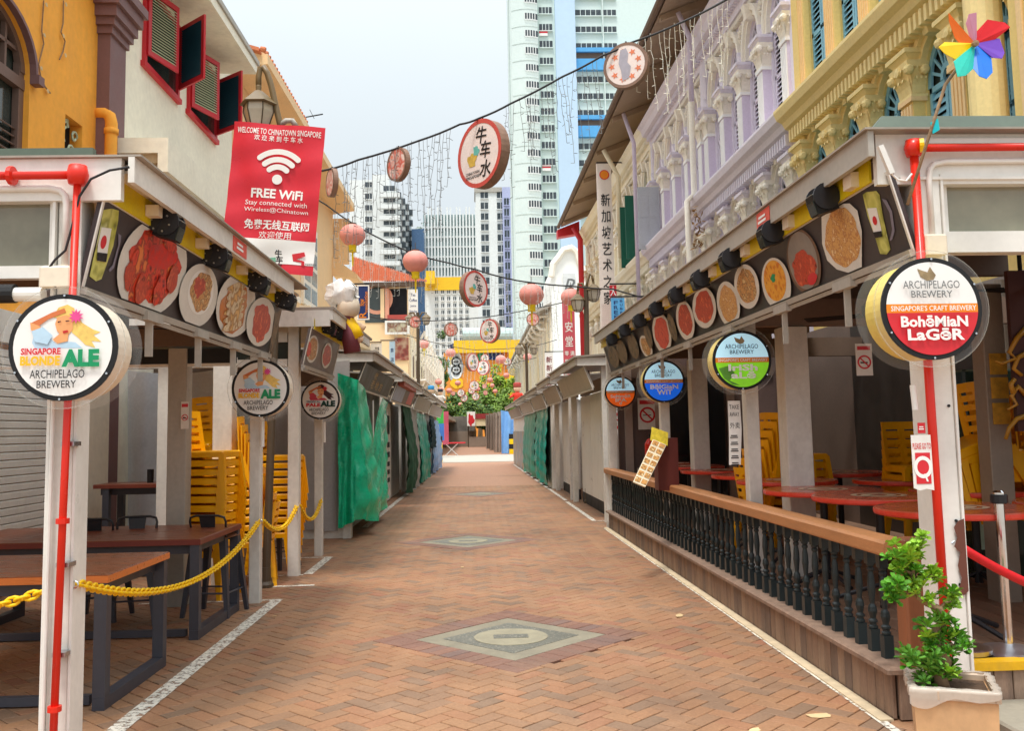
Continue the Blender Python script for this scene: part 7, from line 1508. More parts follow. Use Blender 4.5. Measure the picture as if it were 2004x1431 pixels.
# right past the crossing: white gable and cream row
wg = thing('corner_building', 'white corner building with curved gable past the crossing on the right', 'building', (6.2, 61, 0))
g = [dp(x, y, 61) for x, y in ((1079, 545), (1082, 520), (1092, 508), (1103, 492), (1118, 488), (1128, 496), (1135, 520), (1180, 520))]
Mg = plane_m((0, 61, 0), (1, 0, 0), (0, 0, 1)); b = MB(); b.prism(ccw([(g[0].x, 0)]+[(p.x, p.z) for p in g]+[(g[-1].x, 0)]), Mg, -8); b.build('gable_wall', paint('bright_white_wall', 244, 244, 240, rough=.75, var=.03), wg)
b = MB(); b.tube([p+Vector((0, -.1, .1)) for p in g[:7]], .22, 6); b.build('gable_coping', offw, wg)
q0, q1 = dp(1102, 535, 60.8), dp(1127, 590, 60.8); b = MB(); b.box(q0.x, q1.x, 60.85, 60.92, q1.z, q0.z); sb = b.build('monogram_panel', paint('pale_grey_panel', 214, 216, 216), wg); b = MB(); b.text('R', plane_m(((q0.x+q1.x)/2, 60.84, (q0.z+q1.z)/2), (1, 0, 0), (0, 0, 1)), 0, .1, h=1.0, shear=.3); b.build('lettering', printgrey, sb)
cr_ = thing('shophouse', 'cream shophouse row with scrolled eave brackets past the crossing on the right', 'building', (5.2, 80, 0), group='shophouses along the right side')
b = MB(); b.box(5.15, 8, 62, 118, 0, 9.6); b.build('wall', creamf2, cr_)
for k in range(16): b = MB(); y = 63+k*3.4; b.box(4.95, 5.14, y-.22, y+.22, 0, 8.9); b.build('pilaster', [creamf, creamf2, offw][k % 3], cr_)
for k in range(16): b = MB(); y = 64.7+k*3.4; b.box(5.08, 5.16, y-.6, y+.6, 5.6, 7.9); b.build('window', paint('sage_window', 172, 178, 150), cr_)
for k in range(16): b = MB(); y = 63+k*3.4; b.tube([(5.1, y, 8.4), (4.5, y, 8.5), (4.2, y, 8.9), (4.3, y, 9.3), (5.1, y, 9.4)], .1, 6); b.build('eave_bracket', offw, cr_)
b = MB(); b.hexa([(4.1, 61.5, 9.4), (6, 61.5, 10.2), (6, 118, 10.2), (4.1, 118, 9.4), (4.1, 61.5, 9.6), (6, 61.5, 10.5), (6, 118, 10.5), (4.1, 118, 9.6)]); b.build('roof', greyroof, cr_)
# ------------------------------------------------------------------ towers
def winrow(t_, me, name, xs, zs, y, rot=0):
    for z in zs:
        for x in xs: inst(name, me, t_, (x, y, z))
def frame_window(w_, h_, n, fm=whitewall):
    b_ = MB(); b_.mi = 0; b_.box(-w_/2, w_/2, -.06, .1, -h_/2, h_/2); b_.mi = 1; b_.box(-w_/2-.1, w_/2+.1, -.35, .1, -h_/2-.18, -h_/2-.02)
    for k in range(1, n): x = -w_/2+w_*k/n; b_.box(x-.05, x+.05, -.1, .05, -h_/2, h_/2)
    return b_.mesh('window', [twin, fm])
TY = 155.0; zpx = lambda y: dp(1050, y, TY).z; xpx = lambda x: dp(x, 400, TY).x
ta = thing('apartment_tower', 'tall mint green apartment tower with rounded corner stack and blue slab', 'building', (12, TY, 0), group='apartment towers in the distance')
r = (xpx(1062)-xpx(1003))*.55; b = MB(); cxr = xpx(1062)-.4
b.poly([(xpx(1003), TY+8, 0), (xpx(1003), TY+1, 0), (xpx(1003), TY+1, 105), (xpx(1003), TY+8, 105)][::-1])
arc = [(xpx(1003), TY+1.2)]+[(xpx(1008)+(xpx(1060)-xpx(1008))*k/10, TY+1.2-1.9*math.sin(PI*min(1, .15+k/10*.6))) for k in range(11)]+[(xpx(1061), TY+2)]
for (x0, y0), (x1, y1) in zip(arc, arc[1:]): b.poly([(x0, y0, 0), (x1, y1, 0), (x1, y1, 105), (x0, y0, 105)])
b.build('rounded_stack', mint, ta)
fl = [(zpx(34.5+33.3*k)) for k in range(-1, 18)]
for z in fl:
    b = MB()
    for (x0, y0), (x1, y1) in zip(arc[1:-1], arc[2:]): b.poly([(x0, y0-.08, z-1.75), (x1, y1-.08, z-1.75), (x1, y1-.08, z-1.55), (x0, y0-.08, z-1.55)])
    b.build('floor_band', mint, ta)
cw = MB(); sub = arc[6:12]; cw.mi = 0
for (x0, y0), (x1, y1) in zip(sub, sub[1:]): cw.poly([(x0, y0-.05, -.55), (x1, y1-.05, -.55), (x1, y1-.05, .6), (x0, y0-.05, .6)])
cw.mi = 1
for (x0, y0), (x1, y1) in zip(sub, sub[1:]): cw.poly([(x0, y0-.2, -.75), (x1, y1-.2, -.75), (x1, y1-.2, -.55), (x0, y0-.2, -.55)]); cw.hexa([(x0-.07, y0-.1, -.55), (x0+.07, y0-.1, -.55), (x0+.07, y0-.02, -.55), (x0-.07, y0-.02, -.55), (x0-.07, y0-.1, .6), (x0+.07, y0-.1, .6), (x0+.07, y0-.02, .6), (x0-.07, y0-.02, .6)])
cwm = cw.mesh('window', [twin, whitewall])
for z in fl: inst('window', cwm, ta, (0, 0, z), )
for o_ in [o for o in ta.children if o.data == cwm]: o_.location = Vector((0, 0, o_.location.z))-Vector((BASE[ta.name].x, BASE[ta.name].y, 0))
b = MB(); b.box(xpx(1061), xpx(1097), TY+1.5, TY+8, 0, 105); b.build('recessed_bay', paint('mint_bay', 212, 228, 222, rough=.75, var=.03), ta)
wm = frame_window(xpx(1090)-xpx(1064), 1.25, 4, mint)
for k in range(-2, 18): inst('window', wm, ta, (xpx(1077.5), TY+1.48, zpx(46+33.3*k)))
b = MB(); b.box(xpx(1096), xpx(1136), TY+.5, TY+9, 0, 105); b.build('blue_slab', paleblue, ta)
b = MB(); b.box(xpx(1136), xpx(1320), TY+2.5, TY+9, 0, 105); b.build('wing', paint('mint_wing', 214, 230, 226, rough=.75, var=.03), ta)
wm2 = frame_window(xpx(1191)-xpx(1139), 1.15, 5, mint); wm3 = frame_window(xpx(1222)-xpx(1195), 1.15, 3, mint)
for k in range(-2, 14):
    y = 12.5+33.3*k
    if 90 < y < 120 or 225 < y < 255: continue
    inst('window', wm2, ta, (xpx(1165), TY+2.45, zpx(y))); inst('window', wm3, ta, (xpx(1208), TY+2.45, zpx(y)))
for y in (85, 107, 219, 240): b = MB(); b.box(xpx(1136), xpx(1320), TY+1.6, TY+2.49, zpx(y+(22 if y in (107, 240) else 8)), zpx(y)); b.build('blue_band', skyblue, ta)
for y in (93, 227): b = MB(); b.box(xpx(1136), xpx(1320), TY+2.2, TY+2.48, zpx(y+14), zpx(y)); b.build('open_deck', eave_brown, ta)
b = MB(); b.box(xpx(1193), xpx(1195), TY+1.9, TY+2.49, 0, 105); b.build('fin', mint, ta)
for k in (1, 9): # national flags hung from the bay
    zz = zpx(24+33.3*k); b = MB(); b.box(xpx(1064), xpx(1081), TY+1.2, TY+1.25, zz-.1, zz+.45); fo = b.build('flag', printr, None, (xpx(1072), TY+1.2, zz)); tag(fo, 'red and white flag hung from the mint tower, %s' % ('upper one' if k == 1 else 'lower one'), 'flag'); b = MB(); b.box(xpx(1064), xpx(1081), TY+1.2, TY+1.25, zz-.6, zz-.11); b.build('white_half', printw, fo)
# white slab blocks behind
def block(name, lab, px0, px1, ptop, Y, m_, rows, cols, w_, h_, depth=10, pb=None, wm_=None, gx=.06, rowpx=None, y_first=None):
    t_ = thing(name, lab, 'building', ((dp((px0+px1)/2, 600, Y)).x, Y, 0), group='apartment towers in the distance')
    X0, X1 = dp(px0, 600, Y).x, dp(px1, 600, Y).x; zt_ = dp((px0+px1)/2, ptop, Y).z; b_ = MB(); b_.box(X0, X1, Y, Y+depth, 0, zt_); b_.build('wall', m_, t_)
    me = frame_window(w_, h_, 2, m_)
    for r_ in range(rows):
        z = dp(px0, y_first+rowpx*r_, Y).z
        for c in range(cols): inst('window', me, t_, (X0+(X1-X0)*(gx+(1-2*gx)*(c+.5)/cols), Y-.02, z))
    return t_, X0, X1, zt_
tb, X0, X1, zt_ = block('apartment_tower', 'white stepped apartment block upper left of the street gap', 685, 764, 352, 240, whitewall, 8, 1, 2.4, 1.5, gx=.3, rowpx=22.5, y_first=362)
b = MB(); b.box(dp(730, 500, 240).x, X1, 238.5, 240-.01, 0, zt_+1); b.build('stair_stack', whitewall, tb)
me = frame_window(3.0, 1.5, 2, whitewall); bm = MB(); bm.box(-3.4, 3.4, -1.6, 0, -2.4, -1.6); bm = bm.mesh('balcony', whitewall)
for k in range(9): inst('window', me, tb, (dp(763, 500, 237).x, 236.4, dp(760, 372+22*k, 238).z))
b = MB(); b.hexa([(dp(755, 500, 236).x, 236.5, 0), (dp(775, 500, 236).x, 236.5, 0), (dp(800, 500, 250).x, 262, 0), (dp(755, 500, 250).x, 262, 0), (dp(755, 500, 236).x, 236.5, zt_-3), (dp(775, 500, 236).x, 236.5, zt_-3), (dp(800, 500, 250).x, 262, zt_-3), (dp(755, 500, 250).x, 262, zt_-3)]); b.build('angled_wing', paint('grey_white_wing', 206, 210, 208), tb)
for k in range(9): b = MB(); z = dp(760, 372+22*k, 238).z; x = dp(764, 500, 236).x; b.box(x-2.8, x+2.6, 234.8, 236.3, z-2.6, z-1.5); b.build('balcony', whitewall, tb)
for k in range(8):
    for j in range(4): b = MB(); f = (j+.5)/4; x = dp(775, 500, 236).x+f*(dp(800, 500, 250).x-dp(775, 500, 236).x)*1.0; y = 236.5+f*25.5; z = dp(760, 380+22*k, 238).z; b.box(x-.3, x+.9, y-.7, y+.8, z-.8, z+.8); b.build('window', twin, tb)
tcw, X0, X1, zt_ = block('apartment_tower', 'finned grey green glass tower between the white blocks', 830, 936, 420, 262, paint('teal_glass_wall', 150, 172, 172, rough=.3, var=.2, scale=.12), 0, 1, 2, 2, rowpx=1, y_first=1)
for k in range(17): b = MB(); x = X0+(X1-X0)*(k+.4)/17; b.box(x, x+.45, 261, 261.99, 0, zt_+(2 if k % 3 else 0)); b.build('fin', whitewall, tcw)
for k in range(22): b = MB(); b.box(X0, X1, 261.5, 261.98, zt_-4-k*2.9, zt_-3.5-k*2.9); b.build('floor_line', whitewall, tcw)
b = MB(); x0, x1 = dp(806, 500, 255).x, dp(830, 500, 255).x; b.box(x0, x1, 255, 262, 0, dp(815, 448, 255).z); b.build('blue_glass_annex', paint('blue_glass', 74, 104, 140, rough=.2), tcw)
td, X0, X1, zt_ = block('apartment_tower', 'white apartment block with dark square windows left of the mint tower', 934, 1001, 376, 230, whitewall, 14, 2, 1.9, 1.7, gx=.02, rowpx=21, y_first=382)
xs0, xs1 = dp(985, 500, 229).x, dp(1001, 500, 229).x; b = MB(); b.box(xs0, xs1, 228.8, 229.9, 0, zt_+1); b.build('lilac_stack', paint('lilac_stack', 176, 182, 216), td)
mlw = frame_window(1.2, 1.8, 2, MATS['lilac_stack'])
for k in range(14): inst('window', mlw, td, ((xs0+xs1)/2, 228.75, dp(993, 395+21*k, 229).z))
b = MB(); b.box(X0-.3, xs1, 229.6, 240, zt_, zt_+1.2); b.build('parapet', greypaint, td)
te, X0, X1, zt_ = block('apartment_tower', 'lower white block with a yellow parapet and small windows', 832, 936, 552, 175, paint('white_block_paint', 236, 234, 230, rough=.8, var=.03), 11, 6, .5, .7, gx=.16, rowpx=13.4, y_first=572)
b = MB(); b.box(X0, X1, 174.6, 176, zt_-1.6, zt_+.9); b.build('yellow_parapet', yellowwall, te)
b = MB(); b.box(dp(833, 500, 172).x, dp(850, 500, 172).x, 172, 174.5, dp(840, 555, 172).z, dp(840, 530, 172).z); b.build('yellow_stair_head', yellowwall, te)
# yellow portal building with mural
yp = thing('portal_building', 'bright yellow portal building with a painted mural at the street end', 'building', (2, 132, 0)); Y_ = 132.0
def yq(px, py, y=Y_): return dp(px, py, y)
q0, q1 = yq(868, 690), yq(1018, 800); b = MB(); b.box(q0.x, q1.x, Y_, Y_+8, 0, yq(940, 690).z); b.build('orange_wall', paint('orange_wall', 236, 150, 60, rough=.7), yp)
q0, q1 = yq(888, 668), yq(1018, 690); b = MB(); b.box(q0.x, q1.x, Y_-1, Y_+6, q1.z, q0.z); b.build('yellow_beam', yellowwall, yp)
q0, q1 = yq(995, 690), yq(1018, 770); b = MB(); b.box(q0.x, q1.x, Y_-1.2, Y_-.01, 0, q0.z); b.build('yellow_column', yellowwall, yp)
for k, (x0, y0, x1, y1, m_) in enumerate(((933, 691, 950, 712, printg), (950, 691, 985, 704, printnavy), (985, 691, 996, 720, printo), (876, 688, 905, 745, paint('mural_grey', 190, 196, 200, var=.3, scale=.5)), (880, 672, 906, 690, printnavy), (882, 740, 906, 760, yellowwall))):
    q0, q1 = yq(x0, y0), yq(x1, y1); b = MB(); b.prism(ccw([(x-0, z) for x, z in blob((q0.x+q1.x)/2, (q0.z+q1.z)/2, abs(q1.x-q0.x)*.55, abs(q1.z-q0.z)*.55, 14, .12 if k > 2 else .04, 0, k)]), plane_m((0, Y_-.02-.01*k, 0), (1, 0, 0), (0, 0, 1)), .02); b.build('mural_patch', m_, yp)
for k in range(5): q = yq(893, 700+8*k); b = MB(); b.ring(plane_m((q.x, Y_-.12, q.z), (1, 0, 0), (0, 0, 1)), 0, 0, .5, .75, 0, 16); b.build('mural_swirl', [printw, printk][k % 2], yp)
cr2 = MB(); q0, q1 = dp(905, 655, 150), dp(1003, 655, 150); cr2.tube([(q0.x, 150, q0.z), (q1.x, 150, q1.z)], 1.1, 14); tag(cr2.build('barrel_roof', paint('pale_teal_metal', 190, 214, 212, rough=.4), None, (q0.x, 150, q0.z)), 'pale teal barrel roof above the yellow beam', 'roof')
cr2 = MB(); cr2.box(q0.x, q1.x, 150, 156, 0, q0.z); tag(cr2.build('link_building', greypaint, None, (q0.x, 150, 0)), 'grey link building under the barrel roof', 'building')
# ------------------------------------------------------------------ trees
def tree(px, py, rpx, Y, lab, m_, n, seed, sq=.8):
    c = dp(px, py, Y); R_ = rpx*Y/F; rnd = random.Random(seed); t_ = thing('tree', lab, 'tree', (c.x, Y, 0), group='trees at the street end')
    b_ = MB(); b_.tube([(c.x, Y, 0), (c.x+.1, Y, c.z*.4), (c.x-.1, Y, c.z*.8), (c.x, Y, c.z+R_*.3)], [.35, .28, .2, .08], 8)
    for k in range(6): t = k*1.05; b_.tube([(c.x, Y, c.z*.6), (c.x+R_*.4*math.cos(t), Y+R_*.4*math.sin(t), c.z), (c.x+R_*.75*math.cos(t), Y+R_*.75*math.sin(t), c.z+R_*.25*math.sin(k))], [.16, .1, .04], 6)
    b_.build('trunk', bark, t_); b_ = MB(); cl = [(Vector((rnd.gauss(0, .45), rnd.gauss(0, .45), rnd.gauss(0, .4)))*R_, rnd.uniform(.22, .42)*R_) for _ in range(26)]
    for k in range(n):
        cc_, rr = rnd.choice(cl); d = Vector((rnd.gauss(0, 1), rnd.gauss(0, 1), rnd.gauss(0, .8))).normalized()*rr*rnd.uniform(.55, 1.05); p = Vector((c.x, Y, c.z))+Vector((cc_.x, cc_.y, cc_.z*sq))+d
        s_ = rnd.uniform(.12, .26); u = Vector((rnd.gauss(0, 1), rnd.gauss(0, 1), rnd.gauss(0, .6))).normalized(); v = u.orthogonal().normalized(); b_.mi = 1 if rnd.random() < .4 else 0; b_.poly([p-u*s_, p-v*s_*.5, p+u*s_, p+v*s_*.5])
    tag(b_.build('crown', m_, t_), kind=None); return t_
lime = paint('lime_leaf', 150, 178, 40, rough=.6, var=.35, scale=.6, fine=.2); gl = [treeleaf, treeleafd]
tree(965, 788, 40, 108, 'round bushy green tree in the middle of the street end', [paint('bright_leaf', 116, 150, 52, rough=.6, var=.35, scale=.7), treeleaf], 4200, 3)
tree(938, 782, 30, 118, 'yellow green tree behind the hanging discs', [lime, treeleaf], 3000, 5); tree(985, 752, 32, 120, 'yellow green tree under the yellow column', [lime, treeleaf], 2600, 6)
tree(925, 806, 30, 104, 'low leafy tree above the far cream canopy', [treeleaf, treeleafd], 2600, 15); tree(986, 802, 32, 103, 'low leafy tree above the blue tarpaulin', [MATS['bright_leaf'], treeleaf], 2600, 16); tree(952, 824, 32, 99, 'low shrub behind the striped far stall', [treeleafd, treeleaf], 2600, 17, .6); tree(884, 806, 30, 106, 'low leafy tree behind the dim far shop', [treeleaf, treeleafd], 2400, 18); tree(848, 722, 34, 112, 'dark green tree left of the painted mural', [treeleafd, treeleaf], 3400, 8, 1.3); tree(905, 790, 36, 115, 'low dark tree behind the far shop', [treeleafd, treeleaf], 2200, 9); tree(820, 452, 12, 270, 'roof garden tree on the block far left of the finned tower', gl, 600, 12)
# ------------------------------------------------------------------ statues on stall roofs
def statue(px, py, hpx, Y, a, mats, lab, lean=0.0, hat=True):
    c = dp(px, py, Y, a); s_ = hpx*Y/F; t_ = thing('roof_figure', lab, 'statue', (c.x, c.y, c.z), a, group='figures standing on the stall roofs'); f = lambda *p: [(r_*s_, z*s_) for r_, z in p]
    b_ = MB(); b_.lathe(f((.12, 0), (.17, .03), (.2, .2), (.17, .38), (.2, .5), (.1, .56), (.06, .6)), c, 14)
    for sx in (-1, 1): b_.tube([c+Vector((sx*.15*s_, 0, .5*s_)), c+Vector((sx*.27*s_, -.06*s_, .38*s_)), c+Vector((sx*.36*s_, -.2*s_, .34*s_))], [.07*s_, .06*s_, .04*s_], 8)
    b_.build('robe', mats[0], t_, smooth=True); b_ = MB(); b_.lathe(f((.05, .58), (.15, .64), (.18, .73), (.15, .83), (.05, .88)), c, 14); b_.build('head', mats[1], t_, smooth=True)
    b_ = MB(); b_.lathe(f((.16, .8), (.2, .84), (.17, .88), (.2, .98), (.12, 1.03), (.02, 1.04)), c, 14); b_.build('hat', mats[2], t_, smooth=True)
    b_ = MB(); b_.lathe(f((.22, -.02), (.22, .06), (.19, .07)), c, 12); b_.build('plinth', mats[3], t_)
wrapw = paint('white_plastic_wrap', 232, 230, 226, rough=.25, var=.1, bump=.4, bscale=14); skn = paint('statue_skin', 236, 200, 166)
statue(694, 686, 24, 11.0, LA, (paint('sky_blue_statue', 40, 150, 214), skn, paint('sky2', 40, 150, 214), white), 'low blue pedestal figure on the left stall roof under the wrapped one')
c = dp(683, 668, 11.0, LA); bg_ = thing('roof_figure', 'large roof figure with head wrapped in white plastic and yellow sleeve', 'statue', (c.x, c.y, c.z), LA, group='figures standing on the stall roofs')
q = lambda x, y, dy=0: dp(x, y, 11.0+dy, LA)
b = MB(); b.tube([q(676, 618), q(682, 632), q(692, 648), q(702, 662)], [.07, .09, .09, .075], 12); b.build('sleeve', yellowchain, bg_, smooth=True)
b = MB(); b.tube([q(702, 662), q(708, 668)], [.05, .035], 8); b.build('hand', skn, bg_, smooth=True); b = MB(); b.tube([q(690, 640, .1), q(705, 640, .1), q(712, 645, .1)], [.06, .05, .05], 8); b.build('other_hand', skn, bg_, smooth=True)
b = MB(); cc_ = q(682, 602); rnd = random.Random(5)
b.lathe([(.05, -.13), (.125, -.08), (.14, 0), (.125, .08), (.05, .13)], cc_, 14); b.build('head', paint('statue_linen', 224, 208, 186, rough=.6), bg_, smooth=True)
b = MB(); cc_ = q(669, 576); b.grid(lambda u, v: (cc_.x+(.175+.03*math.sin(u*37)+.016*math.sin(v*23+u*11))*math.cos(u*2*PI)*math.sin(.25+v*2.5), cc_.y+(.165+.025*math.sin(u*31))*math.sin(u*2*PI)*math.sin(.25+v*2.5), cc_.z+.165*math.cos(.25+v*2.5)+.03*math.sin(u*19+v*9)), 40, 14); b.build('plastic_wrap', wrapw, bg_, smooth=False)
b = MB(); b.tube([q(690, 690), q(684, 655), q(678, 615)], [.1, .1, .08], 10); b.build('robe', paint('figure_robe', 120, 60, 70), bg_, smooth=True)
statue(844, 790, 34, 37, LA, (paint('sailor_white', 226, 226, 226), skn, paint('sky_blue_hat', 50, 150, 210), white), 'small roof figure in white with a blue hat on the left row')
statue(862, 790, 28, 46, LA, (paint('figure_white', 226, 220, 210), skn, printk, white), 'small pale roof figure behind the blue hatted one')
statue(1013, 792, 42, 44, RA, (paint('figure_scarlet', 220, 60, 40), skn, paint('figure_hat', 170, 60, 50), white), 'scarlet robed roof figure on the last right stall')
# ------------------------------------------------------------------ lamp posts, banner, signs
def poly_tube(t_, name, pts, r, m_, n=8): b_ = MB(); b_.tube(pts, r, n); return b_.build(name, m_, t_, smooth=True)
lp = thing('lamp_post', 'tall brown lamp post with lantern on a gooseneck, left side by the red banner', 'lamp post', (-2.231, 9.51, 0), LA, group='street lamps')
YL = 9.51; q = lambda x, y: dp(x, y, YL, LA); tp = q(552, 262)
b = MB(); b.cyl((-2.231, YL, 0), (tp.x, YL, tp.z), .042, .034, 14); b.build('pole', bronzedk, lp); b = MB(); b.lathe([(.08, 0), (.08, .03), (.055, .06), (.05, .2)], (-2.231, YL, 0), 14); b.build('base', bronzedk, lp)
poly_tube(lp, 'gooseneck', [tp]+[q(*p) for p in ((546, 235), (538, 200), (530, 165), (523, 143), (516, 131), (509, 134), (506, 150), (506, 172))], .032, bronze)
poly_tube(lp, 'banner_arm', [q(548, 245), q(560, 236), q(572, 236), q(580, 248)], .03, greypaint); h = q(507, 168); lantern_head(lp, (h.x, YL-.02, h.z), .98)
# red banner
YBn = 9.36; A_, B_, C_ = dp(459, 237, YBn, LA), dp(637, 250, YBn, LA), dp(626, 541, YBn, LA); Mb = plane_m(A_, B_-A_, A_-dp(451, 528, YBn, LA)); Wb = (B_-A_).length; Hb = (C_-B_).length
bn = thing('banner', 'red vinyl banner with white wireless symbol hanging from the lamp post', 'banner', A_, LA)
def bz(x, y): return .012*math.sin(x*11+y*4)+.006*math.sin(y*17-x*5)
def bgrid(x0, x1, y0, y1, m_, name, z=0, nx=20, ny=16): b_ = MB(); b_.grid(lambda u, v: Mb @ Vector((x0+(x1-x0)*u, y1+(y0-y1)*v, z+bz(x0+(x1-x0)*u, y1+(y0-y1)*v))), nx, ny); b_.f = [f[::-1] for f in b_.f]; return b_.build(name, m_, bn, smooth=True)
bgrid(0, Wb, -Hb, 0, bannerred, 'vinyl_sheet', 0, 24, 36); f0 = Hb*.775
bgrid(.0, Wb, -Hb*.935, -f0, printw, 'white_panel', .004)
def bp_(x, y): lx, ly = onplane(Mb, x, y, LA); return lx, ly
def btext(items, m_):
    b_ = MB()
    for body, x, y, wpx, hpx, bo in items: lx, ly = bp_(x, y); n0 = len(b_.v); b_.text(body, Mb, lx, ly, h=hpx*YBn/F, w=wpx*YBn/F, bold=bo, z=.006); b_.v[n0:] = [tuple(Vector(v)+(Mb.to_3x3() @ Vector((0, 0, bz(*(Mb.inverted() @ Vector(v))[:2])))) ) for v in b_.v[n0:]]
    return b_.build('lettering', m_, bn)
btext([('WELCOME TO CHINATOWN SINGAPORE', 547, 259, 166, 12, .01), ('欢 迎 来 到 牛 车 水', 546, 272, 96, 12, .01), ('FREE WiFi', 542, 380, 102, 19, .03), ('Stay connected with', 540, 400, 122, 13, .0), ('Wireless@Chinatown', 540, 413, 126, 11, .0), ('免费无线互联网', 541, 441, 128, 20, .02), ('欢迎使用', 538, 461, 64, 15, .0)], printw)
btext([('牛', 545, 496, 14, 14, .02), ('车', 547, 508, 14, 14, .02), ('水', 546, 521, 16, 14, .02), ('中国城商联会', 608, 518, 22, 4, 0)], printk)
b = MB(); cx, cy = bp_(543, 352); Mz = Mb @ Matrix.Translation((0, 0, .018)); k_ = YBn/F
b.ell(Mz, cx, cy, 10*k_, 10*k_, 0, 24)
for r0, r1 in ((20, 31), (35, 46), (51, 62)):
    n = 18; a0, a1 = math.radians(48), math.radians(132)
    for i in range(n): t0, t1 = a0+(a1-a0)*i/n, a0+(a1-a0)*(i+1)/n; b.flat([(cx+r0*k_*math.cos(t0), cy+r0*k_*math.sin(t0)), (cx+r1*k_*math.cos(t0), cy+r1*k_*math.sin(t0)), (cx+r1*k_*math.cos(t1), cy+r1*k_*math.sin(t1)), (cx+r0*k_*math.cos(t1), cy+r0*k_*math.sin(t1))], Mz, 0)
    for t in (a0, a1): b.ell(Mz, cx+(r0+r1)/2*k_*math.cos(t), cy+(r0+r1)/2*k_*math.sin(t), (r1-r0)/2*k_, (r1-r0)/2*k_, .0006, 14)
b.build('wireless_symbol', printw, bn)
b = MB(); [b.flat(ccw([bp_(x, y) for x, y in p]), Mb, .012+.001*k) for k, p in enumerate(([(572, 498), (596, 494), (598, 502), (580, 508), (596, 512), (596, 522), (590, 520), (590, 514), (574, 512)],))]; b.build('red_emblem', printr, bn)
b = MB(); b.flat(ccw([bp_(x, y) for x, y in ((520, 514), (528, 505), (540, 504), (540, 512), (536, 519), (530, 513), (524, 520))]), Mb, .012); b.build('buffalo_emblem', paint('buffalo_print', 120, 180, 150, rough=.5, var=.3, scale=20), bn)
# right lamp post with two lanterns
lr = thing('lamp_post', 'brown lamp post with two lanterns on the right past the beer stall', 'lamp post', (2.505, 19.17, 0), RA, group='street lamps'); q = lambda x, y: dp(x, y, 19.17, RA)
b = MB(); b.cyl((2.505, 19.17, 0), q(1147, 560), .065, .05, 12); b.build('pole', bronzedk, lr); b = MB(); b.lathe([(.1, 0), (.1, .04), (.075, .08), (.07, .3)], (2.505, 19.17, 0), 12); b.build('base', bronzedk, lr)
for pts, hd in (([(1147, 570), (1143, 562), (1140, 555), (1132, 555), (1130, 575)], (1130, 571)), ([(1147, 565), (1150, 550), (1154, 536), (1159, 540), (1161, 552)], (1161, 551))):
    poly_tube(lr, 'lantern_arm', [q(*p) for p in pts], .028, bronze, 6); h = q(*hd); lantern_head(lr, (h.x, 19.15, h.z), .86)
for px, py, Y, xb, lab, a in ((812, 612, 33, -2.35, 'far left lamp post beside the white hanging sign', LA), (1037, 672, 36, 2.4, 'far right lamp post near the scarlet roof figure', RA)):
    t_ = thing('lamp_post', lab, 'lamp post', (xb, Y, 0), a, group='street lamps'); h = dp(px, py, Y, a); b = MB(); b.cyl((xb, Y, 0), (xb, Y, h.z), .06, n=10); b.build('pole', bronzedk, t_)
    for s_ in (-1, 1): poly_tube(t_, 'lantern_arm', [(xb, Y, h.z-.3), (xb+s_*.15, Y, h.z), (xb+s_*.3, Y, h.z-.02)], .03, bronze, 6); lantern_head(t_, (xb+s_*.3, Y, h.z), .9)
# hanging signs: corners top-left, bottom-right on a plane facing the camera
def hsign(x0, y0, x1, y1, Y, m_, lab, texts, tm, a=0, cat='sign', border=None, rot=0):
    A_, D_ = dp(x0, y0, Y, a), dp(x1, y1, Y, a); M = plane_m((A_.x, Y, D_.z), (1, 0, 0), (0, 0, 1)); W_, H_ = D_.x-A_.x, A_.z-D_.z
    b_ = MB(); b_.prism([(0, 0), (W_, 0), (W_, H_), (0, H_)], M, -.06); o_ = b_.build('hanging_'+cat, m_, None, (A_.x, Y, D_.z), a); tag(o_, lab, cat)
    b_ = MB()
    for body, fx, fy, fw, fh, *r_ in texts: b_.text(body, M, fx*W_, fy*H_, h=fh*H_, w=fw*W_, z=.006, bold=.01, rot=r_[0] if r_ else 0)
    if texts: b_.build('lettering', tm, o_)
    if border: b_ = MB(); [b_.prism(p, M, .01) for p in ([(0, 0), (W_, 0), (W_, .03), (0, .03)], [(0, H_-.03), (W_, H_-.03), (W_, H_), (0, H_)], [(0, .03), (.03, .03), (.03, H_-.03), (0, H_-.03)], [(W_-.03, .03), (W_, .03), (W_, H_-.03), (W_-.03, H_-.03)])]; b_.build('border', border, o_)
    b_ = MB(); b_.tube([(A_.x-.3 if a <= 0 else D_.x+.6, Y, A_.z+.03), (D_.x if a <= 0 else A_.x, Y, A_.z+.03)], .02, 6); b_.build('bracket', blackm, o_)
    return o_, M, W_, H_
hsign(699, 558, 723, 626, 22, printnavy, 'navy vertical sign with orange letters beside the wrapped roof figure', [('flow', .36, .5, 1.15*.5, .16, PI/2), ('revolution', .74, .52, 1.7, .12, PI/2), ('R', .45, .14, .5, .2, PI/2)], printo, LA, border=printw)
hsign(799, 566, 818, 623, 33, printw, 'white vertical sign with small blue script, left row', [('Tea', .5, .8, .5, .09), ('Coffee', .5, .62, .8, .1), ('Juice', .5, .42, .6, .09), ('Snacks', .5, .24, .8, .09)], printnavy, LA)
hsign(762, 668, 773, 728, 31, printlb, 'small pale blue hanging sign low on the left row', [('茶', .5, .7, .6, .14), ('店', .5, .4, .6, .14)], printnavy, LA)
hsign(725, 672, 747, 712, 30, offw, 'white board with black script above the left stall roofs', [('Tai D Lux', .5, .6, .8, .3, PI/2)], printk, LA)
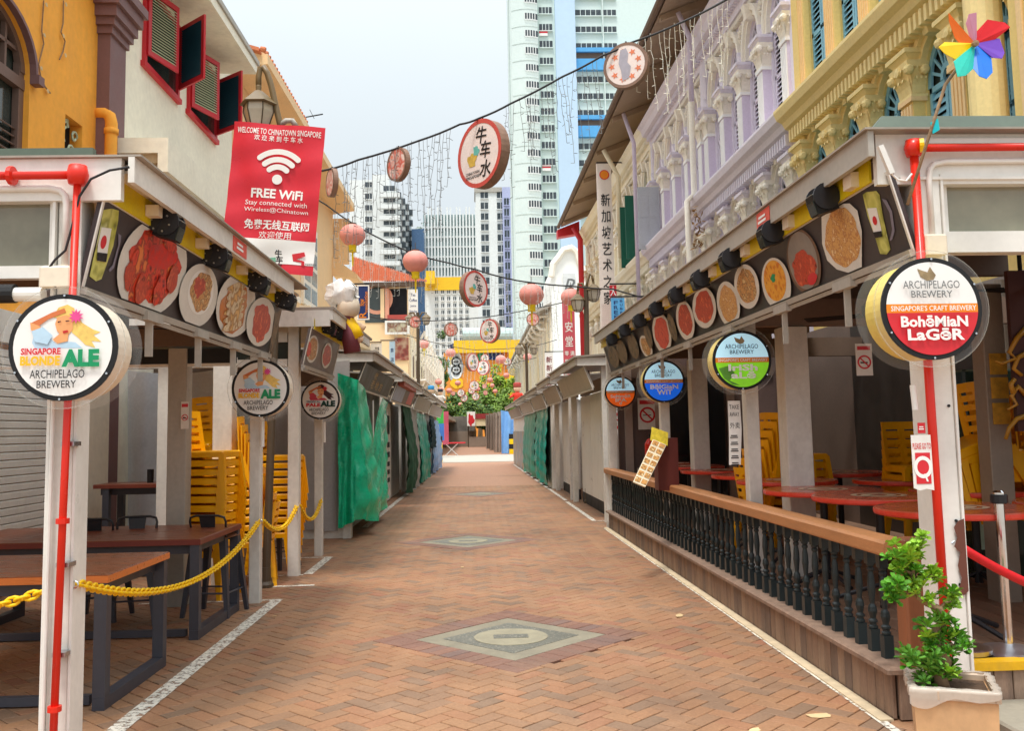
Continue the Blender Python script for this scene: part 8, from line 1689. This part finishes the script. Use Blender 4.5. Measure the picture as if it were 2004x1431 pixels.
o_, M, W_, H_ = hsign(1167, 320, 1206, 664, 26, paint('pale_pink_banner', 236, 222, 214, rough=.6, var=.04, scale=3), 'long pale banner with black brush characters on the right', [(c_, .55, .79-.093*k, .62, .072) for k, c_ in enumerate('新加坡艺术之家')], printk, RA, 'banner')
b = MB(); b.ell(M, W_*.52, H_*.935, W_*.3, W_*.3, .008, 24); b.build('orange_roundel', printo, o_); b = MB(); b.ring(M, W_*.52, H_*.935, W_*.28, W_*.34, .009, 24); b.build('roundel_ring', printr, o_)
b = MB(); rr = random.Random(2); [b.ring(M, W_*(.15+.14*(k % 6)), H_*(.03+.0125*(k//6)), .025, .033, .004, 8) for k in range(6*14)]; tag(b.build('wave_pattern', paint('wave_print', 222, 190, 182), o_), kind='stuff')
hsign(1196, 583, 1224, 646, 23, paint('azure_sign', 96, 174, 226, rough=.4), 'blue vertical sign with dark letters behind the right awning', [(c_, .34, .85-.15*k, .32, .11) for k, c_ in enumerate('FREE')]+[(c_, .74, .9-.12*k, .2, .07) for k, c_ in enumerate('BUBBLE')], printnavy, RA)
hsign(1193, 558, 1207, 582, 23.2, redpaint, 'small red character sign above the blue vertical sign', [('大', .5, .5, .9, .8)], printw, RA)
hsign(1100, 590, 1128, 747, 31, paint('rose_banner', 206, 86, 100, rough=.5, var=.05), 'rose red vertical banner with white characters, right row', [('安', .5, .68, .62, .13), ('堂', .5, .5, .62, .13), ('零 满', .5, .35, .8, .06), ('售 有', .5, .25, .8, .06), ('CHINESE', .5, .15, .9, .035), ('MEDICAL', .5, .09, .9, .035)], printw, RA, 'banner')
hsign(1066, 690, 1085, 792, 38, printw, 'white vertical sign with dark red characters, right row', [(c_, .5, .86-.16*k, .7, .12) for k, c_ in enumerate('新新酒楼')], paint('dark_red_print', 130, 40, 44), RA)
# ------------------------------------------------------------------ garlands over the street
def lightstring(b_, p, L, rnd, r=.004):
    pts = [Vector(p)]; n = max(3, int(L/.12)); dx = rnd.uniform(-.1, .1)
    for k in range(1, n+1): pts.append(Vector((p[0]+dx*k/n+rnd.uniform(-.012, .012), p[1]+rnd.uniform(-.02, .02), p[2]-L*k/n)))
    b_.tube(pts, r, 4)
    for q_ in pts[1:]:
        d = Vector((rnd.choice((-1, 1))*rnd.uniform(.02, .055), rnd.uniform(-.03, .03), rnd.uniform(-.03, .02))); b_.tube([q_, q_+d], r*1.1, 3)
def garland(path, Y, a, lab, strings, seed, r=.011, wm=wirew):
    P_ = [dp(x, y, Y, a) for x, y in path]; t_ = thing('garland', lab, 'garland', P_[0], a, group='garlands of lights strung across the street'); rnd = random.Random(seed)
    fine = []
    for p, q_ in zip(P_, P_[1:]):
        for k in range(4): fine.append(p.lerp(q_, k/4)+Vector((0, 0, -.012*math.sin(k/4*PI))))
    fine.append(P_[-1]); b_ = MB(); b_.tube(fine, r, 6); b_.build('cable', cable, t_)
    for px, L in strings:
        p = min(fine, key=lambda v: abs(v.x-dp(px, 300, Y, a).x)); b_ = MB(); lightstring(b_, (dp(px, 300, Y, a).x, Y, p.z), L*Y/F, rnd, .0038*max(1, Y/18)); b_.build('light_string', wm, t_)
    return t_
rnd = random.Random(8); st1 = [(x+rnd.uniform(-4, 4), rnd.choice((110, 140, 170, 200))+rnd.uniform(-25, 25)) for x in range(662, 890, 7)]+[(x+rnd.uniform(-4, 4), rnd.uniform(90, 200)) for x in range(990, 1175, 9)]
garland([(455, 345), (560, 345), (640, 332), (700, 313), (820, 275), (900, 243), (938, 231), (1000, 202), (1100, 150), (1180, 108), (1235, 83), (1330, 45), (1420, 0), (1480, -35)], 12, 0, 'black cable with icicle lights crossing the sky in front', st1, 3, .014, paint('dark_wire', 120, 122, 122))
garland([(1235, 82), (1330, 44), (1420, -2), (1500, -45)], 12.06, 0, 'pale icicle lights hanging before the dark eave at right', [(x+rnd.uniform(-4, 4), rnd.uniform(110, 200)) for x in range(1262, 1440, 11)], 4, .008, bulbw)
garland([(560, 350), (640, 402), (690, 437), (750, 470), (815, 498), (880, 515), (930, 527), (985, 543), (1040, 553), (1118, 560), (1200, 566), (1290, 590)], 19, 0, 'second cable of lanterns sagging across the street', [(x+rnd.uniform(-4, 4), rnd.uniform(60, 130)) for x in range(650, 860, 7)]+[(x+rnd.uniform(-4, 4), rnd.uniform(50, 130)) for x in range(960, 1110, 8)], 5, .016)
garland([(700, 615), (760, 625), (830, 628), (883, 626), (957, 620), (1040, 605), (1110, 590)], 30, 0, 'third cable across the street with two discs', [(x+rnd.uniform(-3, 3), rnd.uniform(30, 80)) for x in range(770, 1090, 8)], 6, .016)
garland([(790, 655), (880, 678), (930, 685), (1035, 680), (1090, 665)], 45, 0, 'fourth cable across the street far along', [(x, rnd.uniform(20, 50)) for x in range(820, 1080, 8)], 7, .016)
garland([(820, 690), (900, 712), (960, 722), (1050, 700)], 56, 0, 'farthest cable across the street past the crossing', [(x, rnd.uniform(15, 35)) for x in range(840, 1040, 7)], 9, .018)
# -- round silk lanterns
def make_lantern():
    t_ = thing('lantern', 'x', 'lantern'); b_ = MB(); n = 24; rows = 10; o = []
    prof = [(.27*math.sin(.28+(PI-.56)*k/rows), -.235*math.cos(.28+(PI-.56)*k/rows)) for k in range(rows+1)]
    for r_, z in prof:
        for k in range(n): t = 2*PI*k/n; rr = r_*(1-.035*(.5+.5*math.cos(t*8))**3); o.append(b_.av((rr*math.cos(t), rr*math.sin(t), z)))
    for i in range(rows):
        for k in range(n): b_.f.append((o[i*n+k], o[i*n+(k+1) % n], o[(i+1)*n+(k+1) % n], o[(i+1)*n+k])); b_.m.append(0)
    b_.build('silk_body', lantern_red, t_, smooth=True)
    b_ = MB(); b_.lathe([(.08, .215), (.085, .23), (.085, .25), (.03, .26)], (0, 0, 0), 14); b_.tube([(0, 0, .25), (0, 0, .4)], .008, 5); b_.build('top_cap', bronzedk, t_)
    b_ = MB(); b_.lathe([(.085, -.36), (.08, -.28), (.09, -.22), (.08, -.215)], (0, 0, 0), 14); b_.build('yellow_cuff', lantern_cap, t_); b_ = MB(); b_.lathe([(.012, -.66), (.022, -.5), (.02, -.36)], (0, 0, 0), 6); b_.build('tassel', lantern_cap, t_); return seal(t_)
lan = make_lantern(); used = False
def put_lantern(px, py, rpx, lab, Y=None):
    global used
    Y = Y or .27*F/rpx; p = dp(px, py, Y)
    if not used: used = True; lan.location = p; tag(lan, lab, None, 'round silk lanterns')
    else: copy_tree(lan, None, p, 0, random.uniform(0, 6), lab, 'round silk lanterns')
put_lantern(690, 460, 24, 'pink silk lantern nearest the peach building, left end of second cable', 19); put_lantern(813, 512, 22, 'pink silk lantern before the finned glass tower', 19); put_lantern(1040, 577, 18.5, 'pink silk lantern before the mint tower', 19.4); put_lantern(1117, 582, 15, 'faded pink silk lantern above the rose banner', 24)
for px, py, r, lab in [(830, 674, 10, 'pink lantern beside the far left lamp post'), (882, 691, 10, 'pink lantern before the painted mural'), (980, 704, 10.5, 'pink lantern before the yellow column'), (1032, 699, 8.5, 'pink lantern just above the far right lamp post')]: put_lantern(px, py, r, lab)
for k, (px, py, r) in enumerate(sorted([(991, 735, 6), (959, 744, 6), (858, 748, 7), (896, 750, 6), (879, 765, 6), (862, 763, 6), (935, 762, 5), (963, 755, 5), (969, 766, 5), (901, 792, 4.5)])): put_lantern(px, py, r, 'tiny far pink lantern at the street end, %s from the left' % ORD[k])
# -- round drum lanterns with printed faces
def disc(px, py, rpx, Y, yaw, kind, lab, s=None):
    r = rpx*Y/F; p = dp(px, py, Y); t_ = thing('disc_lantern', lab, 'lantern', p, 0, group='round printed disc lanterns'); n_ = Vector((math.sin(yaw), -math.cos(yaw), 0)); xd = Vector((math.cos(yaw), math.sin(yaw), 0))
    M = plane_m(p, xd, (0, 0, 1)); far_ = rpx < 13; seg_ = 20 if far_ else 36
    b_ = MB(); b_.cyl(p, p-n_*r*.32, r, n=seg_); b_.build('drum', discbox, t_)
    b_ = MB(); b_.ell(M, 0, 0, r*.99, r*.99, .004, seg_); b_.build('face', flowerp if kind == 'flower' else discface, t_)
    b_ = MB(); b_.ring(M, 0, 0, r*.88, r*1.01, .007, seg_); b_.build('rim', discrim if kind == 'text' else discbox, t_)
    if kind == 'text':
        b_ = MB(); k_ = .5
        for c_, x, y in (('牛', .12, .52), ('车', .3, .06), ('水', .28, -.5)): b_.text(c_, M, x*r, y*r, h=k_*r, bold=.015, z=.009, rot=-.12, shear=.1)
        if not far_: b_.text('CHINATOWN', M, -.3*r, -.52*r, h=.09*r, w=.62*r, z=.009, bold=.02); b_.text('SINGAPORE', M, -.3*r, -.64*r, h=.09*r, w=.62*r, z=.009, bold=.02)
        b_.build('lettering', printk, t_)
        b_ = MB(); b_.flat(ccw(blob(-.32*r, -.12*r, .22*r, .2*r, 16, .35, .6, 3)), M, .008); b_.build('ox_emblem', paint('ox_gold', 214, 178, 80, rough=.5, var=.2, scale=14), t_)
        b_ = MB(); b_.flat(ccw(blob(-.12*r, .1*r, .13*r, .16*r, 14, .3, .6, 5)), M, .0085); b_.build('ox_emblem', paint('ox_teal', 110, 190, 180, rough=.5, var=.2, scale=14), t_)
    elif kind == 'figure':
        for k in range(9):
            t = k*.7+.3; b_ = MB(); fl_ = [((.62+.0*k)*r*math.cos(t)+(.17 if j % 2 else .07)*r*math.cos(j*PI/5), .62*r*math.sin(t)+(.17 if j % 2 else .07)*r*math.sin(j*PI/5)) for j in range(10)]; b_.flat(ccw(fl_), M, .008); b_.build('flower_print', paint('flower_orange', 232, 130, 90, rough=.5, var=.15), t_)
        b_ = MB(); b_.flat(ccw([(x*r, y*r) for x, y in ((-.2, .7), (.05, .75), (.15, .5), (.1, .1), (.25, -.1), (.15, -.6), (-.15, -.7), (-.2, -.2), (-.3, .1), (-.25, .45))]), M, .009); b_.build('robe_print', paint('lilac_grey_print', 176, 172, 184, rough=.5, var=.12, scale=10), t_)
    b_ = MB(); b_.tube([p+Vector((0, 0, r*.98))-n_*r*.15, p+Vector((0, 0, r*1.12))-n_*r*.15], .012, 5); b_.build('hook', cable, t_)
    return t_
disc(938, 300, 69, 12, -.9, 'text', 'largest disc lantern with black characters and red rim over mid street'); disc(776, 321, 34, 12.05, -.9, 'flower', 'flower patterned disc lantern left of the largest one'); disc(646, 357, 29, 12.05, -1.15, 'flower', 'disc lantern half hidden behind the red banner')
disc(1224, 127, 47, 11.95, -.5, 'figure', 'disc lantern with robed figure and orange flowers at upper right'); disc(931, 565, 36, 19, .85, 'text', 'disc lantern with characters on the second cable, turned left')
disc(957, 648, 24, 30, -.75, 'text', 'disc lantern with characters on the third cable'); disc(883, 645, 14, 30, .4, 'flower', 'small flower disc lantern on the third cable'); disc(812, 630, 12, 30, .3, 'flower', 'small flower disc lantern over the far left lamp post'); disc(1043, 625, 13, 28, -.2, 'flower', 'small flower disc lantern below the pink one at right')
disc(926, 709, 18, 45, .9, 'text', 'disc lantern with characters hanging before the orange wall'); disc(945, 720, 15, 52, -.6, 'text', 'disc lantern overlapping its neighbour before the yellow green tree')
for k, (px, py, r) in enumerate(sorted([(949, 701, 8), (993, 708, 8), (928, 755, 10), (923, 764, 7), (902, 769, 7.5), (908, 779, 7.5), (931, 776, 7.5), (948, 756, 5), (950, 769, 5), (887, 770, 4.5), (859, 710, 6.5)])): disc(px, py, r, min(98, .42*F/r), random.uniform(-.5, .5), 'flower' if r < 7 else 'text', 'tiny far pale disc at the street end, %s from the left' % ORD[k])
# ------------------------------------------------------------------ pinwheel
pw = thing('pinwheel', 'rainbow pinwheel on a brown stick tied to the right stall corner', 'pinwheel', dp(1778, 392, 4.22, RA), RA); Yp = 4.15; q = lambda x, y, d=0: dp(x, y, Yp+d, RA)
poly_tube(pw, 'stick', [q(1776, 400), q(1850, 165), q(1905, 90, .05)], .008, bark)
for nm, (r_, g_, b_c), pts in (('petal', (232, 40, 48), [(1908, 82), (1910, 62), (1926, 43), (1955, 52), (1964, 62), (1955, 70), (1942, 80), (1925, 75)]), ('petal', (110, 60, 180), [(1908, 82), (1926, 75), (1950, 80), (1956, 110), (1950, 122), (1935, 118), (1930, 100), (1914, 88)]), ('petal', (0, 110, 214), [(1908, 86), (1918, 92), (1934, 118), (1930, 150), (1915, 165), (1903, 158), (1897, 140), (1905, 110)]), ('petal', (30, 190, 170), [(1908, 86), (1912, 105), (1896, 140), (1875, 158), (1856, 163), (1854, 130), (1872, 122), (1890, 110)]), ('petal', (250, 212, 0), [(1906, 88), (1890, 108), (1865, 124), (1835, 115), (1820, 105), (1836, 92), (1860, 92), (1885, 95)]), ('petal', (250, 120, 30), [(1906, 84), (1880, 92), (1862, 78), (1845, 50), (1842, 38), (1862, 52), (1870, 70), (1892, 76)]), ('petal', (226, 160, 190), [(1906, 82), (1895, 72), (1884, 50), (1886, 35), (1900, 32), (1906, 55), (1910, 75)])):
    c0 = q(1908, 85); P_ = [q(x, y) for x, y in pts]; b = MB(); n = len(P_)
    for i in range(n):
        d0, d1 = [(v-c0).length for v in (P_[i], P_[(i+1) % n])]; u0 = Vector((0, -.06*math.sin(i/n*PI)*d0/.18, 0)); u1 = Vector((0, -.06*math.sin((i+1)/n*PI)*d1/.18, 0)); m0 = c0.lerp(P_[i].lerp(P_[(i+1) % n], .5), .5)
        b.poly([c0, P_[i]+u0, P_[(i+1) % n]+u1])
    o_ = b.build(nm, paint('petal_%d_%d' % (r_, g_), r_, g_, b_c, rough=.35, var=.06), pw); md = o_.modifiers.new('s', 'SOLIDIFY'); md.thickness = .003
b = MB(); b.lathe([(.0, -.012), (.014, -.01), (.016, .01), (0, .014)], (0, 0, 0), 10, Matrix.Translation(q(1908, 85, -.03)) @ Matrix.Rotation(PI/2, 4, 'X')); b.build('hub', bark, pw)
b = MB(); b.prism([(0, 0), (.035, .02), (.03, .075), (-.008, .055)], plane_m(q(1825, 262), (1, 0, 0), (0, 0, 1)), .003); b.build('tail_petal', paint('petal_teal2', 0, 186, 196), pw)
# ------------------------------------------------------------------ potted bonsai
Yt = 3.97; q = lambda x, y, d=0: dp(x, y, Yt+d, RA); px0 = dp(1862, 1345, Yt, RA).x; pt_ = thing('planter', 'square terracotta coloured planter with plastic wrapped rim, right bottom corner', 'planter', (px0, Yt, 0), RA); Mp = Matrix.Translation((px0, Yt, 0)) @ Matrix.Rotation(-.40, 4, 'Z')
def ringbox(b_, w0, z0, w1, z1): b_.hexa([Mp @ Vector(p) for p in ((-w0, -w0, z0), (w0, -w0, z0), (w0, w0, z0), (-w0, w0, z0), (-w1, -w1, z1), (w1, -w1, z1), (w1, w1, z1), (-w1, w1, z1))])
b = MB(); ringbox(b, .148, 0, .16, .385); b.build('pot', terracotta, pt_)
b = MB()
for s_ in range(4): Ms = Mp @ Matrix.Rotation(s_*PI/2, 4, 'Z'); b.bbox(-.17, .15, -.17, -.145, .375, .415, .006, Ms)
b.build('rim', paint('dull_rim', 196, 172, 148, rough=.5, dirt=.2), pt_)
def rimp(u, v):
    t = u*4; s_ = int(t) % 4; f = (t % 1)*2-1; cx, cy = [(f, -1), (1, f), (-f, 1), (-1, -f)][s_]; rr = .176+.004*math.sin(u*61)+.003*math.sin(u*143); lo = .05+.02*math.sin(u*17+1)+.015*math.sin(u*41); return Mp @ Vector((cx*(rr if v > .3 else rr-.03*(1-v/.3)), cy*(rr if v > .3 else rr-.03*(1-v/.3)), .421-lo*max(0, v-.3)/.7))
b = MB(); b.grid(rimp, 90, 6); b.build('plastic_wrap', plasticbag, pt_, smooth=True)
b = MB(); ringbox(b, .14, .35, .14, .388); b.build('soil', paint('soil', 84, 64, 48, rough=.95, var=.3, scale=20, bump=.4), pt_)
bo = thing('bonsai', 'twisted bonsai shrub with bright green leaf rosettes in the planter', 'plant', (px0, Yt, .38), RA)
tr = [(1845, 1345), (1838, 1318), (1850, 1295), (1836, 1270), (1832, 1235), (1848, 1212), (1838, 1192), (1815, 1182), (1798, 1170), (1790, 1148), (1786, 1125), (1790, 1095)]
b = MB(); b.tube([q(*p) for p in tr], [.032, .028, .03, .022, .018, .017, .016, .015, .013, .012, .010, .006], 8)
for br in ([(1838, 1192), (1850, 1180), (1862, 1178)], [(1790, 1148), (1806, 1140), (1815, 1135)], [(1798, 1170), (1775, 1160), (1762, 1152)], [(1786, 1125), (1770, 1115), (1758, 1112)], [(1836, 1270), (1860, 1262), (1875, 1265)], [(1838, 1318), (1810, 1300), (1795, 1295)]): b.tube([q(*p) for p in br], [.008, .006, .004], 6)
b.build('trunk', bark, bo, smooth=True)
def rosette(m_, n, L, W_, up):
    b_ = MB(); rnd_ = random.Random(n)
    for k in range(n):
        t = k*2.4; e = up*(k/n)+.1; d = Vector((math.cos(t)*math.cos(e), math.sin(t)*math.cos(e), math.sin(e))); s_ = d.cross(Vector((0, 0, 1))).normalized(); u = s_.cross(d); l = L*rnd_.uniform(.7, 1.1)
        P_ = [Vector((0, 0, 0)), d*l*.5+s_*W_*.7+u*.004, d*l*.85+s_*W_+u*.0, d*l-u*.006, d*l*.85-s_*W_, d*l*.5-s_*W_*.7+u*.004]; m0 = d*l*.6-u*.004
        for i in range(6): b_.poly([m0, P_[i], P_[(i+1) % 6]])
    return b_.mesh('leaf_rosette', m_)
ros = [rosette(leafl, 11, .042, .011, 1.3), rosette(leafl, 9, .038, .010, 1.1), rosette(leafd, 10, .05, .009, 1.2), rosette(paint('mid_leaf', 88, 150, 34, rough=.45, var=.3, scale=7), 10, .045, .010, 1.2)]
rnd = random.Random(21)
for cx, cy, rp, n, kinds in [(1780, 1072, 34, 26, (0, 1, 0)), (1758, 1105, 26, 18, (0, 3)), (1776, 1112, 26, 14, (0, 3)), (1762, 1158, 30, 22, (3, 0)), (1790, 1150, 18, 8, (3, 0)), (1816, 1134, 22, 14, (0, 1)), (1834, 1128, 12, 6, (0,)), (1858, 1182, 24, 16, (0, 3)), (1840, 1208, 16, 9, (0, 3)), (1822, 1172, 12, 5, (0,)), (1838, 1252, 40, 26, (2, 3, 0)), (1806, 1288, 42, 26, (2, 3, 0)), (1872, 1268, 28, 18, (2, 2, 3)), (1842, 1300, 34, 22, (2, 2)), (1826, 1325, 26, 12, (2,)), (1790, 1308, 14, 6, (2,)), (1862, 1325, 14, 5, (2, 0))]:
    for k in range(int(n*.62)): t, rr = rnd.uniform(0, 6.28), rp*math.sqrt(rnd.random()); p = q(cx+rr*math.cos(t), cy+rr*math.sin(t), rnd.uniform(-.07, .07)); inst('leaf_rosette', ros[rnd.choice(kinds)], bo, p, (rnd.uniform(-.7, .7), rnd.uniform(-.7, .7), rnd.uniform(0, 6)), [rnd.uniform(.8, 1.25)]*3)
# roof aerial
ar = thing('aerial', 'thin roof aerial on the left skyline', 'aerial', dp(590, 235, 26, LA), LA); qa = lambda x, y: dp(x, y, 26, LA)
poly_tube(ar, 'boom', [qa(560, 236), qa(632, 223)], .02, blackm, 5)
for x in (582, 592, 612): poly_tube(ar, 'rod', [qa(x-6, 214), qa(x+3, 232)], .01, blackm, 4)
